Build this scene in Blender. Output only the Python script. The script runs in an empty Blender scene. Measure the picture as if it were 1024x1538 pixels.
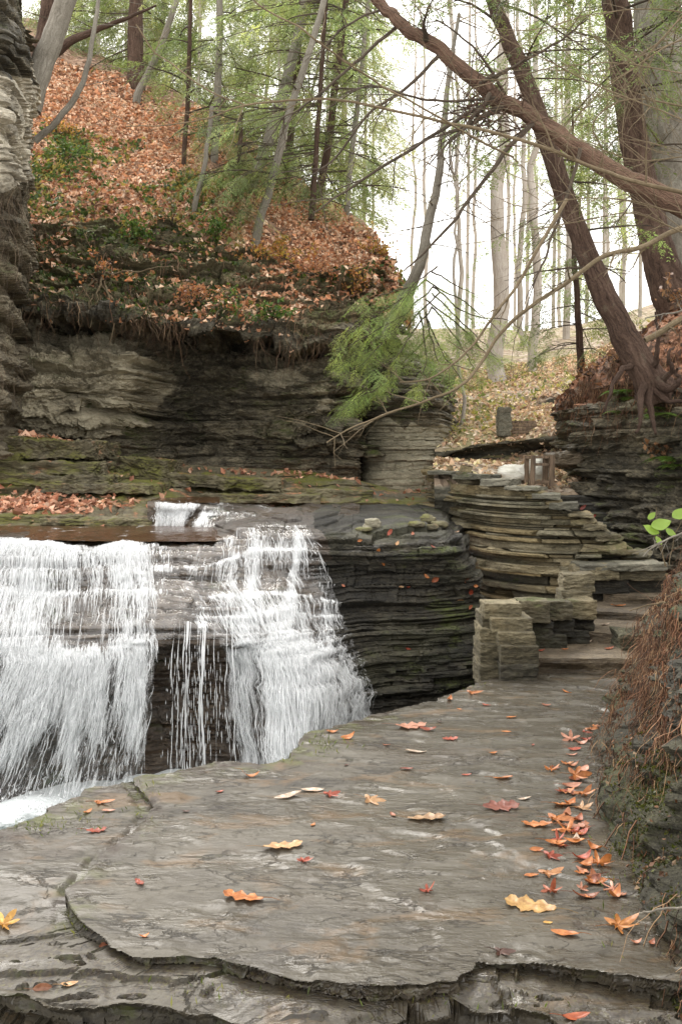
import bpy, math, random
import numpy as np
from mathutils import Vector, Matrix
from mathutils.bvhtree import BVHTree

rng = np.random.default_rng(7)
random.seed(7)
scene = bpy.context.scene
COL = scene.collection
PI = math.pi

# ------------------------------------------------------------------ camera geometry
# eye 1.55 m above the rock ledge; photograph 1024 x 1538, 1500 px focal length, horizon on row 690
F, CX, HY, EYE = 1500.0, 512.0, 690.0, 1.55
def W(px, py, Y):
    return np.stack(np.broadcast_arrays((np.asarray(px, float) - CX) / F * Y, np.asarray(Y, float),
                                        EYE + (HY - np.asarray(py, float)) / F * Y), -1)
def G(px, py, z=0.0):
    Y = F * (EYE - z) / (np.asarray(py, float) - HY)
    return W(px, py, Y)

# ------------------------------------------------------------------ numpy noise
def _h(ix, iy, iz, seed):
    h = (ix.astype(np.int64) * 374761393 + iy.astype(np.int64) * 668265263 + iz.astype(np.int64) * 2147483647 + seed * 974634777) & 0xffffffff
    h = ((h ^ (h >> 13)) * 1274126177) & 0xffffffff
    h = ((h ^ (h >> 16)) * 2246822519) & 0xffffffff
    h = h ^ (h >> 15)
    return (h & 0xffffff) / float(0xffffff) * 2 - 1
def vnoise(x, y, z=None, seed=0):
    x = np.asarray(x, float); y = np.asarray(y, float)
    z = np.zeros_like(x) if z is None else np.asarray(z, float)
    x, y, z = np.broadcast_arrays(x, y, z)
    fx, fy, fz = np.floor(x), np.floor(y), np.floor(z)
    tx, ty, tz = x - fx, y - fy, z - fz
    ix, iy, iz = fx.astype(np.int64), fy.astype(np.int64), fz.astype(np.int64)
    sx, sy, sz = [t * t * (3 - 2 * t) for t in (tx, ty, tz)]
    def c(a, b, d): return _h(ix + a, iy + b, iz + d, seed)
    def L(a, b, t): return a + (b - a) * t
    if not tz.any():
        return L(L(c(0, 0, 0), c(1, 0, 0), sx), L(c(0, 1, 0), c(1, 1, 0), sx), sy)
    return L(L(L(c(0, 0, 0), c(1, 0, 0), sx), L(c(0, 1, 0), c(1, 1, 0), sx), sy),
             L(L(c(0, 0, 1), c(1, 0, 1), sx), L(c(0, 1, 1), c(1, 1, 1), sx), sy), sz)
def fbm(x, y, z=None, octv=4, seed=0, gain=.5):
    s, a, t = 0, 1.0, 0
    for k in range(octv):
        f = 2.03 ** k
        s = s + a * vnoise(np.asarray(x) * f + k * 7.3, np.asarray(y) * f + k * 3.1, None if z is None else np.asarray(z) * f, seed + k)
        t += a; a *= gain
    return s / t
def sstep(a, b, x):
    t = np.clip((np.asarray(x, float) - a) / (b - a), 0, 1)
    return t * t * (3 - 2 * t)

def cr(vals, t):
    """Catmull-Rom through vals (K,...) at fractional indices t."""
    vals = np.asarray(vals, float); K = len(vals)
    t = np.clip(np.asarray(t, float), 0, K - 1 - 1e-9)
    i = np.floor(t).astype(int); f = t - i
    p0, p1, p2, p3 = vals[np.maximum(i - 1, 0)], vals[i], vals[np.minimum(i + 1, K - 1)], vals[np.minimum(i + 2, K - 1)]
    f = f.reshape(f.shape + (1,) * (vals.ndim - 1))
    return .5 * (2 * p1 + (p2 - p0) * f + (2 * p0 - 5 * p1 + 4 * p2 - p3) * f * f + (3 * p1 - p0 - 3 * p2 + p3) * f ** 3)

# ------------------------------------------------------------------ objects
def tag(o, label=None, cat=None, group=None, kind=None):
    for k, v in (('label', label), ('category', cat), ('group', group), ('kind', kind)):
        if v: o[k] = v
    return o
def empty(name, loc=(0, 0, 0), rz=0.0):
    o = bpy.data.objects.new(name, None); COL.objects.link(o)
    o.location = loc; o.rotation_euler = (0, 0, rz); o.empty_display_size = .1
    return o
def mesh_np(name, V, Fc, mat=None, parent=None, smooth=True, uv=None, col=None, local=False):
    """V (N,3); Fc array (M,3|4) or list of such arrays. uv / col are per vertex."""
    me = bpy.data.meshes.new(name)
    V = np.ascontiguousarray(V, dtype=np.float32)
    fl = [f for f in (Fc if isinstance(Fc, list) else [Fc]) if len(f)]
    loops = np.concatenate([np.asarray(f, np.int32).ravel() for f in fl])
    tot = np.concatenate([np.full(len(f), np.asarray(f).shape[1], np.int32) for f in fl])
    st = np.concatenate([[0], np.cumsum(tot)[:-1]]).astype(np.int32)
    me.vertices.add(len(V)); me.vertices.foreach_set('co', V.ravel())
    me.loops.add(len(loops)); me.loops.foreach_set('vertex_index', loops)
    me.polygons.add(len(tot)); me.polygons.foreach_set('loop_start', st); me.polygons.foreach_set('loop_total', tot)
    me.polygons.foreach_set('use_smooth', np.full(len(tot), smooth))
    me.update(calc_edges=True)
    if uv is not None:
        l = me.uv_layers.new(name='UVMap'); l.data.foreach_set('uv', np.asarray(uv, np.float32)[loops].ravel())
    if col is not None:
        c = np.asarray(col, np.float32)
        if c.shape[1] == 3: c = np.concatenate([c, np.ones((len(c), 1), np.float32)], 1)
        a = me.color_attributes.new('tint', 'FLOAT_COLOR', 'POINT'); a.data.foreach_set('color', c.ravel())
    if mat: me.materials.append(mat)
    o = bpy.data.objects.new(name, me); COL.objects.link(o)
    if parent:
        o.parent = parent
        if not local:
            o.matrix_parent_inverse = Matrix.Identity(4)
            M = Matrix.Translation(parent.location) @ parent.rotation_euler.to_matrix().to_4x4()
            o.matrix_local = M.inverted()
    return o
def grid_faces(nv, nu):
    a = np.arange(nv * nu).reshape(nv, nu)
    return np.stack([a[:-1, :-1], a[:-1, 1:], a[1:, 1:], a[1:, :-1]], -1).reshape(-1, 4)
def copy_thing(o, parent=None):
    c = o.copy(); COL.objects.link(c)
    if parent: c.parent = parent
    for ch in o.children: copy_thing(ch, c)
    return c

class MB:
    """collects pieces into one mesh"""
    def __init__(s): s.V, s.F, s.UV, s.C, s.n = [], [], [], [], 0
    def add(s, V, Fc, uv=None, col=None):
        V = np.asarray(V, float).reshape(-1, 3)
        for f in (Fc if isinstance(Fc, list) else [Fc]):
            s.F.append(np.asarray(f, np.int64) + s.n)
        s.V.append(V); s.n += len(V)
        s.UV.append(np.zeros((len(V), 2)) if uv is None else uv)
        s.C.append(np.ones((len(V), 3)) if col is None else np.broadcast_to(col, (len(V), 3)))
    def build(s, name, mat, parent=None, smooth=True, local=False):
        q = [f for f in s.F if f.shape[1] == 4]; t = [f for f in s.F if f.shape[1] == 3]
        fl = ([np.concatenate(q)] if q else []) + ([np.concatenate(t)] if t else [])
        return mesh_np(name, np.concatenate(s.V), fl, mat, parent, smooth, np.concatenate(s.UV), np.concatenate(s.C), local)

def tube(P, R, sides=8, rough=0.0, seed=0, cap=True, per=1.0):
    """swept tube along P (n,3) with radii R (n,): V, faces, uv"""
    P = np.asarray(P, float); R = np.broadcast_to(np.asarray(R, float), (len(P),))
    T = np.gradient(P, axis=0); T /= np.linalg.norm(T, axis=1, keepdims=True) + 1e-9
    ref = np.array([0, 1., 0]) if abs(T[0][1]) < .9 else np.array([1., 0, 0])
    Ns = []; n = np.cross(T[0], ref); n /= np.linalg.norm(n)
    for t in T:
        n = n - t * n.dot(t); n /= np.linalg.norm(n) + 1e-9; Ns.append(n)
    Ns = np.array(Ns); B = np.cross(T, Ns)
    a = np.linspace(0, 2 * PI, sides + 1)
    L = np.concatenate([[0], np.cumsum(np.linalg.norm(np.diff(P, axis=0), axis=1))])
    rr = R[:, None] * np.ones((1, sides + 1))
    if rough:
        rr = rr * (1 + rough * fbm(np.cos(a)[None] * 1.6 + seed, np.sin(a)[None] * 1.6, (L[:, None] * 2.0 + seed) * np.ones((1, sides + 1)), 3, seed)
                   + rough * .55 * fbm(np.cos(a)[None] * 5, np.sin(a)[None] * 5, L[:, None] * 5 * np.ones((1, sides + 1)), 3, seed + 5, .6))
    V = P[:, None] + rr[..., None] * (np.cos(a)[None, :, None] * Ns[:, None] + np.sin(a)[None, :, None] * B[:, None])
    uv = np.stack(np.broadcast_arrays(a[None] / (2 * PI), L[:, None]), -1).reshape(-1, 2)
    V = V.reshape(-1, 3); Fc = grid_faces(len(P), sides + 1)
    return V, Fc, uv
def path(pts, n, wob=0.0, seed=0):
    """smooth path through world points, optional wobble"""
    pts = np.asarray(pts, float); K = len(pts)
    P = cr(pts, np.linspace(0, K - 1, n))
    if wob:
        s = np.linspace(0, K * 2.2, n)
        P = P + wob * np.stack([fbm(s, s * 0 + 1.3, None, 3, seed), fbm(s, s * 0 + 5.3, None, 3, seed + 1), fbm(s, s * 0 + 9.3, None, 3, seed + 2)], -1)
    return P

BV = []
def register(o):
    me = o.data
    V = [v.co[:] for v in me.vertices]
    b = BVHTree.FromPolygons(V, [p.vertices[:] for p in me.polygons]); BV.append((o.name, b)); return b
def hit(px, py, only=None, dmax=80):
    d = Vector(((px - CX) / F, 1.0, (HY - py) / F)).normalized(); e = Vector((0, 0, EYE)); best = None
    for nm, b in BV:
        if only and nm not in only: continue
        r = b.ray_cast(e, d, dmax)
        if r[0] is not None and (best is None or r[3] < best[2]):
            n = r[1] if r[1].dot(d) < 0 else -r[1]
            best = (r[0], n, r[3])
    return best
def drop(x, y, only=None, top=40):
    best = None
    for nm, b in BV:
        if only and nm not in only: continue
        r = b.ray_cast(Vector((x, y, top)), Vector((0, 0, -1)), 80)
        if r[0] is not None and (best is None or r[0].z > best[0].z): best = (r[0], r[1])
    return best

# ------------------------------------------------------------------ materials
class NT:
    def __init__(s, name):
        s.m = bpy.data.materials.new(name); s.m.use_nodes = True
        s.t = s.m.node_tree; s.t.nodes.clear()
        s.out = s.t.nodes.new('ShaderNodeOutputMaterial')
    def n(s, typ, **kw):
        nd = s.t.nodes.new('ShaderNode' + typ)
        for k, v in kw.items():
            if k in ('ins',): continue
            setattr(nd, k, v)
        for k, v in kw.get('ins', {}).items():
            sock = nd.inputs[k]
            if isinstance(v, bpy.types.NodeSocket): s.t.links.new(v, sock)
            else: sock.default_value = v
        return nd
    def link(s, a, b): s.t.links.new(a, b)
    def obj(s):
        return s.n('TexCoord').outputs['Object']
    def map(s, v, scale=(1, 1, 1), loc=(0, 0, 0), rot=(0, 0, 0)):
        return s.n('Mapping', ins={'Vector': v, 'Scale': scale, 'Location': loc, 'Rotation': rot}).outputs[0]
    def noise(s, v, scale, detail=4, rough=.55, dist=0.0):
        return s.n('TexNoise', ins={'Vector': v, 'Scale': scale, 'Detail': detail, 'Roughness': rough, 'Distortion': dist}).outputs['Fac']
    def vor(s, v, scale, feature='F1', out='Distance', rnd=1.0):
        return s.n('TexVoronoi', feature=feature, ins={'Vector': v, 'Scale': scale, 'Randomness': rnd}).outputs[out]
    def math(s, op, a, b=0.0, c=0.0, clamp=False):
        nd = s.n('Math', operation=op, use_clamp=clamp)
        for i, v in enumerate((a, b, c)):
            if isinstance(v, bpy.types.NodeSocket): s.link(v, nd.inputs[i])
            else: nd.inputs[i].default_value = v
        return nd.outputs[0]
    def rng(s, v, a, b, c=0.0, d=1.0):
        return s.n('MapRange', interpolation_type='SMOOTHSTEP', ins={'Value': v, 'From Min': a, 'From Max': b, 'To Min': c, 'To Max': d}).outputs[0]
    def ramp(s, v, stops):
        nd = s.n('ValToRGB', ins={'Fac': v}); e = nd.color_ramp.elements
        while len(e) < len(stops): e.new(.5)
        for x, (p, c) in zip(e, stops): x.position = p; x.color = (*c, 1)
        return nd.outputs[0]
    def mix(s, f, a, b, typ='MIX'):
        nd = s.n('Mix', data_type='RGBA', blend_type=typ)
        for i, v in ((0, f), (6, a), (7, b)):
            if isinstance(v, bpy.types.NodeSocket): s.link(v, nd.inputs[i])
            else: nd.inputs[i].default_value = (*v, 1) if isinstance(v, tuple) else v
        return nd.outputs[2]
    def bump(s, h, strength, dist, normal=None):
        ins = {'Height': h, 'Strength': strength, 'Distance': dist}
        if normal is not None: ins['Normal'] = normal
        return s.n('Bump', ins=ins).outputs[0]
    def up(s):
        g = s.n('NewGeometry').outputs['Normal']
        return s.n('SeparateXYZ', ins={0: g}).outputs[2]
    def attr(s, name, out='Color'):
        return s.n('Attribute', attribute_name=name).outputs[out]
    def bsdf(s, col, rough=.8, normal=None, spec=.5, **kw):
        ins = {'Base Color': col if isinstance(col, bpy.types.NodeSocket) else (*col, 1), 'Roughness': rough, 'Specular IOR Level': spec}
        if normal is not None: ins['Normal'] = normal
        ins.update(kw)
        b = s.n('BsdfPrincipled', ins=ins)
        return b.outputs[0]
    def done(s, sh):
        s.link(sh, s.out.inputs['Surface']); return s.m

def S(r, g, b, k=1.0):
    return tuple(k * ((c / 255 / 12.92) if c / 255 <= .04045 else ((c / 255 + .055) / 1.055) ** 2.4) for c in (r, g, b))

def rock_mat(name, dark, mid, light, moss=0.0, mosscol=(.07, .085, .015), wet=0.0, zs=9.0, scale=1.0, bump=.6, litter=0.0, ochre=None, ochre_amt=.4, rough=(.55, .95), alt=None, objvar=0, blockvar=0):
    wm = lambda q: (q[0] * 1.06, q[1], q[2] * .84)
    dark, mid, light = wm(dark), wm(mid), wm(light)
    t = NT(name); o = t.obj()
    A1 = t.noise(t.map(o, (1.1 * scale, 1.1 * scale, zs * scale)), 1.5, 7, .62, .6)
    A2 = t.noise(t.map(o, (1.3 * scale, 1.3 * scale, 3.2 * scale), (5, 3, 2)), 4.5, 8, .72, .5)
    A = t.math('ADD', t.math('MULTIPLY', A1, .45), t.math('MULTIPLY', A2, .55))
    B = t.noise(o, .8 * scale, 5, .6)
    C = t.noise(t.map(o, (1, 1, 2.2)), 26 * scale, 6, .7)
    f = t.math('ADD', t.math('MULTIPLY', A, .5), t.math('ADD', t.math('MULTIPLY', B, .3), t.math('MULTIPLY', C, .28)))
    c = t.ramp(f, [(.43, dark), (.535, mid), (.63, light)])
    if alt:
        am = t.n('SeparateColor', ins={0: t.attr('tint')}).outputs[0]
        k = t.rng(t.math('ADD', am, t.math('MULTIPLY', t.math('SUBTRACT', t.noise(t.map(o, (1, 1, 2.5), (2, 2, 9)), 1.7, 7, .7, .5), .5), 1.5)), .38, .62)
        c = t.mix(k, c, t.ramp(f, [(.41, wm(alt[0])), (.515, wm(alt[1])), (.62, wm(alt[2]))]))
    if ochre:
        c = t.mix(t.math('MULTIPLY', t.rng(t.noise(t.map(o, (1, 1, 1.6), (3, 1, 7)), 1.1 * scale, 5, .65), .48, .64), ochre_amt), c, ochre)
    if objvar:
        rv = t.rng(t.n('ObjectInfo').outputs['Random'], 0, 1, 1 - objvar, 1 + objvar)
        c = t.mix(1.0, c, t.n('CombineColor', ins={0: rv, 1: rv, 2: rv}).outputs[0], 'MULTIPLY')
    if blockvar: c = t.mix(1.0, c, t.attr('tint'), 'MULTIPLY')
    up = t.up()
    if litter:
        k = t.math('MULTIPLY', t.rng(up, .35, .8), t.rng(t.noise(o, 2.3, 5, .7), .62 - .25 * litter, .72 - .2 * litter))
        v = t.vor(o, 14, 'F1', 'Color')
        lc = t.mix(t.math('MULTIPLY', v, 1.0), S(120, 78, 52), S(196, 140, 105))
        c = t.mix(k, c, lc)
    if moss:
        k = t.math('MULTIPLY', t.rng(up, -.25, .65, .15, 1), t.rng(t.noise(t.map(o, (1, 1, 1.4), (9, 4, 2)), 1.4, 6, .7), .60 - .22 * moss, .74 - .2 * moss))
        mc = t.mix(t.noise(o, 30, 3, .6), tuple(.45 * x for x in mosscol), tuple(1.5 * x for x in mosscol))
        c = t.mix(k, c, mc)
    h = t.math('ADD', t.math('MULTIPLY', A, .7), t.math('ADD', t.math('MULTIPLY', C, .5), t.math('MULTIPLY', t.vor(t.map(o, (1, 1, 3.5)), 7 * scale), .35)))
    nm = t.bump(h, bump, .06)
    r = t.rng(t.noise(t.map(o, (1, 1, .5)), 2.1, 5, .6), .35, .65, rough[0], rough[1])
    return t.done(t.bsdf(c, r, nm, .5 if not wet else .7))

M = {}
# albedo tuned so that the exposure below lands on the photograph's tones
M['grey_shale'] = rock_mat('grey_shale', (.06, .055, .044), (.29, .27, .225), (.52, .495, .42), moss=.25, bump=.9)
M['dark_shale'] = rock_mat('dark_shale', (.016, .0145, .011), (.068, .061, .046), (.23, .21, .165), moss=.35, bump=.9)
M['cliff_shale'] = rock_mat('cliff_shale', (.017, .0155, .0125), (.078, .071, .057), (.25, .23, .185), moss=.35, bump=.9, alt=((.07, .065, .052), (.30, .28, .235), (.52, .495, .43)))
M['mossy_shale'] = rock_mat('mossy_shale', (.03, .027, .02), (.12, .108, .078), (.28, .255, .19), moss=1.0, bump=.8, litter=.8)
M['shelf_shale'] = rock_mat('shelf_shale', (.03, .027, .019), (.105, .095, .068), (.22, .205, .15), moss=.75, mosscol=(.12, .12, .02), bump=.6, litter=.35)
M['wet_shale'] = rock_mat('wet_shale', (.005, .005, .0045), (.019, .017, .013), (.07, .064, .05), moss=.25, wet=0, zs=12, bump=.8, rough=(.5, .85), ochre=(.06, .06, .027), ochre_amt=.35)
M['fall_rock'] = rock_mat('fall_rock', (.012, .008, .006), (.038, .026, .018), (.10, .074, .054), wet=1, zs=7, bump=.6, rough=(.2, .55), moss=.15, mosscol=(.03, .06, .012))
for nm_, kw_ in (('masonry', dict(objvar=.32)), ('masonry_wall', dict(blockvar=1))): M[nm_] = rock_mat(nm_, (.028, .0245, .0165), (.118, .105, .072), (.26, .235, .175), moss=.25, zs=12, scale=1.4, bump=.8, ochre=(.20, .15, .075), ochre_amt=.4, **kw_)
M['masonry_grey'] = rock_mat('masonry_grey', (.05, .05, .044), (.13, .13, .115), (.26, .255, .23), moss=.2, zs=14, scale=1.4, bump=.7, objvar=.3)
M['step_stone'] = rock_mat('step_stone', (.028, .022, .016), (.10, .08, .06), (.22, .185, .145), zs=5, scale=1.6, bump=.5, rough=(.35, .8), objvar=.15)
M['bank_rock'] = rock_mat('bank_rock', (.012, .011, .008), (.048, .046, .032), (.14, .14, .10), moss=.5, mosscol=(.06, .07, .015), zs=6, scale=2.2, bump=1.0, rough=(.5, .9))
M['soil'] = rock_mat('soil', (.022, .014, .009), (.075, .042, .024), (.17, .095, .055), moss=.2, zs=2, scale=3, bump=.9, litter=1.0)
# ------------------------------------------------------------------ strata surfaces
class Strata:
    def __init__(s, seed, tmin, tmax, zmin=-3, zmax=14):
        r = np.random.default_rng(seed); z = [zmin]
        while z[-1] < zmax: z.append(z[-1] + tmin + (tmax - tmin) * r.random() ** 2.2)
        s.b = np.array(z); n = len(z); s.r = r.random(n); s.f = .5 + 2.2 * r.random(n); s.ph = r.random(n) * 99; s.seed = seed
        s.g = r.random(n)
    def __call__(s, a, z, big=.12, block=.10, fine=.03, groove=.05, warp=.05, fs=1.0):
        zz = z + warp * fbm(a * .6, z * .3, None, 3, s.seed) 
        i = np.clip(np.searchsorted(s.b, zz) - 1, 0, len(s.b) - 2)
        t = (zz - s.b[i]) / (s.b[i + 1] - s.b[i])
        ss = a * s.f[i] * fs + s.ph[i] + .35 * fbm(a * 3, z * 4, None, 2, s.seed + 3)
        cell = np.floor(ss); fr = ss - cell
        hb = _h(cell.astype(np.int64), i, i * 0, s.seed)
        hb2 = _h(np.floor(ss * 2.7).astype(np.int64), i, i * 0 + 1, s.seed)
        lay = .45 * (s.r[i] - .5) * 2 + .8 * vnoise(a * (.35 + .5 * s.g[i]) * fs + s.ph[i], i * 3.7, None, s.seed + 2)
        z2 = zz * 3.1 + .25 * fbm(a * 1.1, z * 2, None, 3, s.seed + 6); i2 = np.floor(z2 / (.5 * (s.b[1:] - s.b[:-1]).mean() * 3.1)).astype(np.int64)
        sub = vnoise(a * 1.3 * fs + i2 * 5.77, i2 * 1.0, None, s.seed + 4)
        gm = .35 + .9 * np.clip(.5 + 1.3 * vnoise(a * .8 + i * 2.3, z * 1.5, None, s.seed + 7), 0, 1)
        d = big * lay + block * (hb * .55 + hb2 * .35 + sub * .45) + fine * (1.2 * fbm(a * 7, z * 13, None, 5, s.seed + 9, .6) + 1.6 * fbm(a * 2.2, z * 5, None, 5, s.seed + 10, .6))
        d = d - groove * gm * (.4 + s.g[i]) * np.abs(2 * t - 1) ** 5 - groove * .4 * gm * np.maximum(0, np.abs(2 * fr - 1) - .9) * 10
        return d

def loft(U, rows, nu, nv, disp=None, vdens=None, flat=.6, name='rock', mat=None, parent=None, smooth=False, rawout=False, pxrows=None):
    """rows: (py list, Y list) over the columns U (px). disp(P, upx, v) -> outward offset."""
    U = np.asarray(U, float)
    upx = np.linspace(U[0], U[-1], nu); ti = np.interp(upx, U, np.arange(len(U)))
    R = []
    for k, (py, Y) in enumerate(rows):
        px = upx if pxrows is None or pxrows[k] is None else cr(pxrows[k], ti)
        R.append(W(px, cr(py, ti), cr(np.broadcast_to(Y, (len(U),)), ti)))
    R = np.array(R)
    K = len(rows)
    tv = np.linspace(0, K - 1, nv) if vdens is None else np.interp(np.linspace(0, 1, nv), np.linspace(0, 1, len(vdens)), vdens)
    P = cr(R, tv)
    if disp is not None:
        du = np.gradient(P, axis=1); dv = np.gradient(P, axis=0)
        N = np.cross(du, dv); N /= np.linalg.norm(N, axis=2, keepdims=True) + 1e-9
        eye = np.array([0, 0, EYE]); flip = np.sign(((eye - P) * N).sum(2)); flip[flip == 0] = 1
        mid = np.median(flip); N *= mid
        N[..., 2] *= flat; N /= np.linalg.norm(N, axis=2, keepdims=True) + 1e-9
        P = P + N * disp(P, upx[None] * np.ones((nv, 1)), tv[:, None] * np.ones((1, nu)))[..., None]
    if rawout: return P, upx, tv
    o = mesh_np(name, P.reshape(-1, 3), grid_faces(nv, nu), mat, parent, smooth)
    return o, P

# ------------------------------------------------------------------ the rock ledge in front
def poly_dist(x, y, L):
    """signed distance (positive on the left of the polyline's direction), the inward normal and the arc position"""
    L = np.asarray(L, float); best = np.full(x.shape, 1e9); sd = np.zeros(x.shape); nx = np.zeros(x.shape); ny = np.zeros(x.shape); arc = np.zeros(x.shape); acc = 0
    for (ax, ay), (bx, by) in zip(L[:-1], L[1:]):
        dx, dy = bx - ax, by - ay; l2 = dx * dx + dy * dy; l = math.sqrt(l2)
        t = np.clip(((x - ax) * dx + (y - ay) * dy) / l2, 0, 1)
        qx, qy = ax + t * dx, ay + t * dy
        d = np.hypot(x - qx, y - qy); m = d < best
        side = np.sign(dx * (y - ay) - dy * (x - ax)); side[side == 0] = 1
        best = np.where(m, d, best); sd = np.where(m, d * side, sd)
        nx = np.where(m, -dy / l, nx); ny = np.where(m, dx / l, ny); arc = np.where(m, acc + t * l, arc); acc += l
    return sd, nx, ny, arc
def gl(pts, z=0): 
    return [tuple(G(a, b, z)[:2]) for a, b in pts]
py = np.linspace(1640, 984, 640)
Yr = F * EYE / (py - HY)
Yr = np.concatenate([Yr, np.linspace(Yr[-1], 9.2, 40)[1:]])
Xc = np.concatenate([np.linspace(-5, -2.45, 40)[:-1], np.linspace(-2.45, 2.35, 760), np.linspace(2.35, 4.2, 30)[1:]])
X, Y = np.meshgrid(Xc, Yr)
Z = .012 * fbm(X * 1.1, Y * 1.1, None, 3, 3)
# shaly terraces: thin flakes broken off along the bedding
tz = fbm(X * 1.0 + .25 * Y, Y * 1.7, None, 5, 21) * 2.6
fl = np.floor(tz); Z += .009 * (fl + sstep(.0, .20, tz - fl))
tz = fbm(X * 1.7 - .3 * Y, Y * 3.1 + 4, None, 5, 31) * 2.4
fl = np.floor(tz); Z += .006 * (fl + sstep(.0, .32, tz - fl))
Z += .0016 * fbm(X * 14, Y * 22, None, 3, 41)
# three broken edges
EA = gl([(-700, 1300), (-300, 1270), (-20, 1250), (30, 1232), (62, 1222), (85, 1205), (110, 1196), (130, 1183), (170, 1176), (215, 1170), (262, 1163), (300, 1151), (345, 1147), (400, 1151), (432, 1143), (447, 1122), (462, 1106), (500, 1094), (535, 1086), (575, 1071), (605, 1064), (640, 1054), (668, 1046), (700, 1034), (724, 1026), (790, 1000), (800, 960)])
EA = EA + [(2.0, 8.6), (3.2, 9.5)]
EB = gl([(160, 1080), (205, 1180), (228, 1215), (212, 1243), (160, 1280), (128, 1312), (100, 1342), (108, 1368), (132, 1402), (158, 1422), (175, 1434), (215, 1447), (262, 1446), (325, 1440), (338, 1452), (352, 1456), (420, 1473), (482, 1483), (560, 1486), (610, 1488), (688, 1480), (704, 1462), (712, 1447), (760, 1452), (822, 1456), (900, 1466), (972, 1478), (1150, 1490), (1500, 1500)])
EC = gl([(-700, 1470), (-200, 1488), (-20, 1496), (25, 1500), (58, 1509), (110, 1520), (200, 1512), (262, 1516), (340, 1532), (400, 1545), (520, 1548), (600, 1530), (700, 1520), (760, 1522), (850, 1545), (1000, 1550), (1500, 1560)], -.06)
def carve(X, Y, Z, E, sgn, h, w, under, nz, seed):
    sd, nx, ny, arc = poly_dist(X, Y, E)
    sd *= sgn; nx *= sgn; ny *= sgn
    sd = sd + nz * fbm(arc * 7, sd * 9, None, 4, seed) + nz * .5 * vnoise(arc * 21, sd * 0, None, seed + 5)
    hh = h(arc, X, Y) if callable(h) else h
    t = np.clip(-sd / w, 0, 1)
    inz = (sd < 0) & (sd > -w)
    face = np.clip(t / .8, 0, 1)
    strat = .5 * _h(np.floor(face * 4).astype(np.int64), np.zeros(X.shape, np.int64), np.zeros(X.shape, np.int64), seed) + .4 * vnoise(arc * 6, np.floor(face * 4) * 3.3, None, seed + 8)
    prof = np.where(t < .8, (sstep(0, .25, face) * .75 + strat * np.minimum(face * 4, 1)), .75 * (1 - (t - .8) / .2))
    un = under(arc, X, Y) if callable(under) else under
    mv = np.where(inz, -sd + un * prof, 0)
    X2, Y2 = X + nx * mv, Y + ny * mv
    Z2 = Z - hh * np.where(t < .8, face, 1)
    return X2, Y2, Z2, sd
X1, Y1, Z1, sB = carve(X, Y, Z, EB, 1, lambda a, X, Y: .02 + .055 * sstep(3.75, 3.35, Y) * (1 + .4 * vnoise(a * 2.5, a * 0, None, 6)), .034, lambda a, X, Y: .01 + .05 * sstep(3.6, 3.3, Y), .016, 61)
X1, Y1, Z1, sC = carve(X1, Y1, Z1, EC, 1, .16, .045, .07, .03, 71)
X1, Y1, Z1, sA = carve(X1, Y1, Z1, EA, -1, 1.3, .16, .04, .03, 81)
# the flakes between the two front edges break into small steps
front = sstep(.0, -.02, sB) * sstep(-.02, .05, sC) * sstep(3.55, 3.3, Y)
tq = fbm(X * 1.1 + .6 * fbm(X * 3, Y * 3, None, 3, 92), Y * 4.5, None, 6, 91, .6) * 3.2; fq = np.floor(tq)
Z1 += front * (.016 * (fq + sstep(0, .10, tq - fq)) + .006 * fbm(X * 9, Y * 16, None, 4, 93)) - .03 * front * sstep(0, -.25, sB)
# pitted crack along the edge of the left slab
cr_m = sstep(.05, .0, np.abs(sB + .02)) * sstep(3.3, 3.6, Y)
Z1 -= cr_m * .02 * (.6 + fbm(X * 18, Y * 18, None, 3, 95))
# ---- ledge material
t = NT('wet_ledge_stone'); o = t.obj()
B1 = t.noise(t.map(o, (1, 1.6, 1)), 1.1, 6, .62, .4); B2 = t.noise(t.map(o, (1, 2.0, 1), (4, 2, 0)), 3.6, 6, .65, .5); C1 = t.noise(o, 60, 5, .7)
c = t.ramp(t.math('ADD', t.math('MULTIPLY', B1, .45), t.math('ADD', t.math('MULTIPLY', B2, .40), t.math('MULTIPLY', C1, .2))), [(.38, (.028, .023, .017)), (.47, (.056, .048, .035)), (.56, (.080, .070, .052)), (.68, (.110, .098, .076))])
c = t.mix(t.math('MULTIPLY', t.rng(t.noise(t.map(o, (1, 1.9, 1), (7, 7, 1)), 2.6, 5, .6, .6), .54, .66), .62), c, (.13, .078, .034))
c = t.mix(t.math('MULTIPLY', t.rng(t.noise(t.map(o, (1, 1, 1), (17, 3, 1)), 1.3, 4, .6), .56, .68), .5), c, (.085, .068, .052))
n1 = t.noise(t.map(o, (1, 2.6, 1), (2, 9, 0)), 1.7, 7, .58, .35)
n2 = t.noise(t.map(o, (1, 2.2, 1), (12, 5, 0), (0, 0, .35)), 3.1, 6, .6, .4)
br1 = t.rng(t.noise(o, 2.6, 4, .7), .46, .56); br2 = t.rng(t.noise(t.map(o, (1, 1, 1), (5, 5, 5)), 3.6, 4, .7), .47, .56)
l1 = t.math('MULTIPLY', t.rng(t.math('ABSOLUTE', t.math('SUBTRACT', n1, .5)), .0, .014, 1, 0), br1)
l2 = t.math('MULTIPLY', t.rng(t.math('ABSOLUTE', t.math('SUBTRACT', n2, .48)), .0, .009, 1, 0), br2)
crk = t.math('MAXIMUM', l1, l2)
c = t.mix(t.math('MULTIPLY', crk, .8), c, (.018, .015, .012))
g = t.n('SeparateXYZ', ins={0: t.n('NewGeometry').outputs['True Normal']}).outputs[2]
side = t.rng(g, .55, .93, 1, 0)
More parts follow.
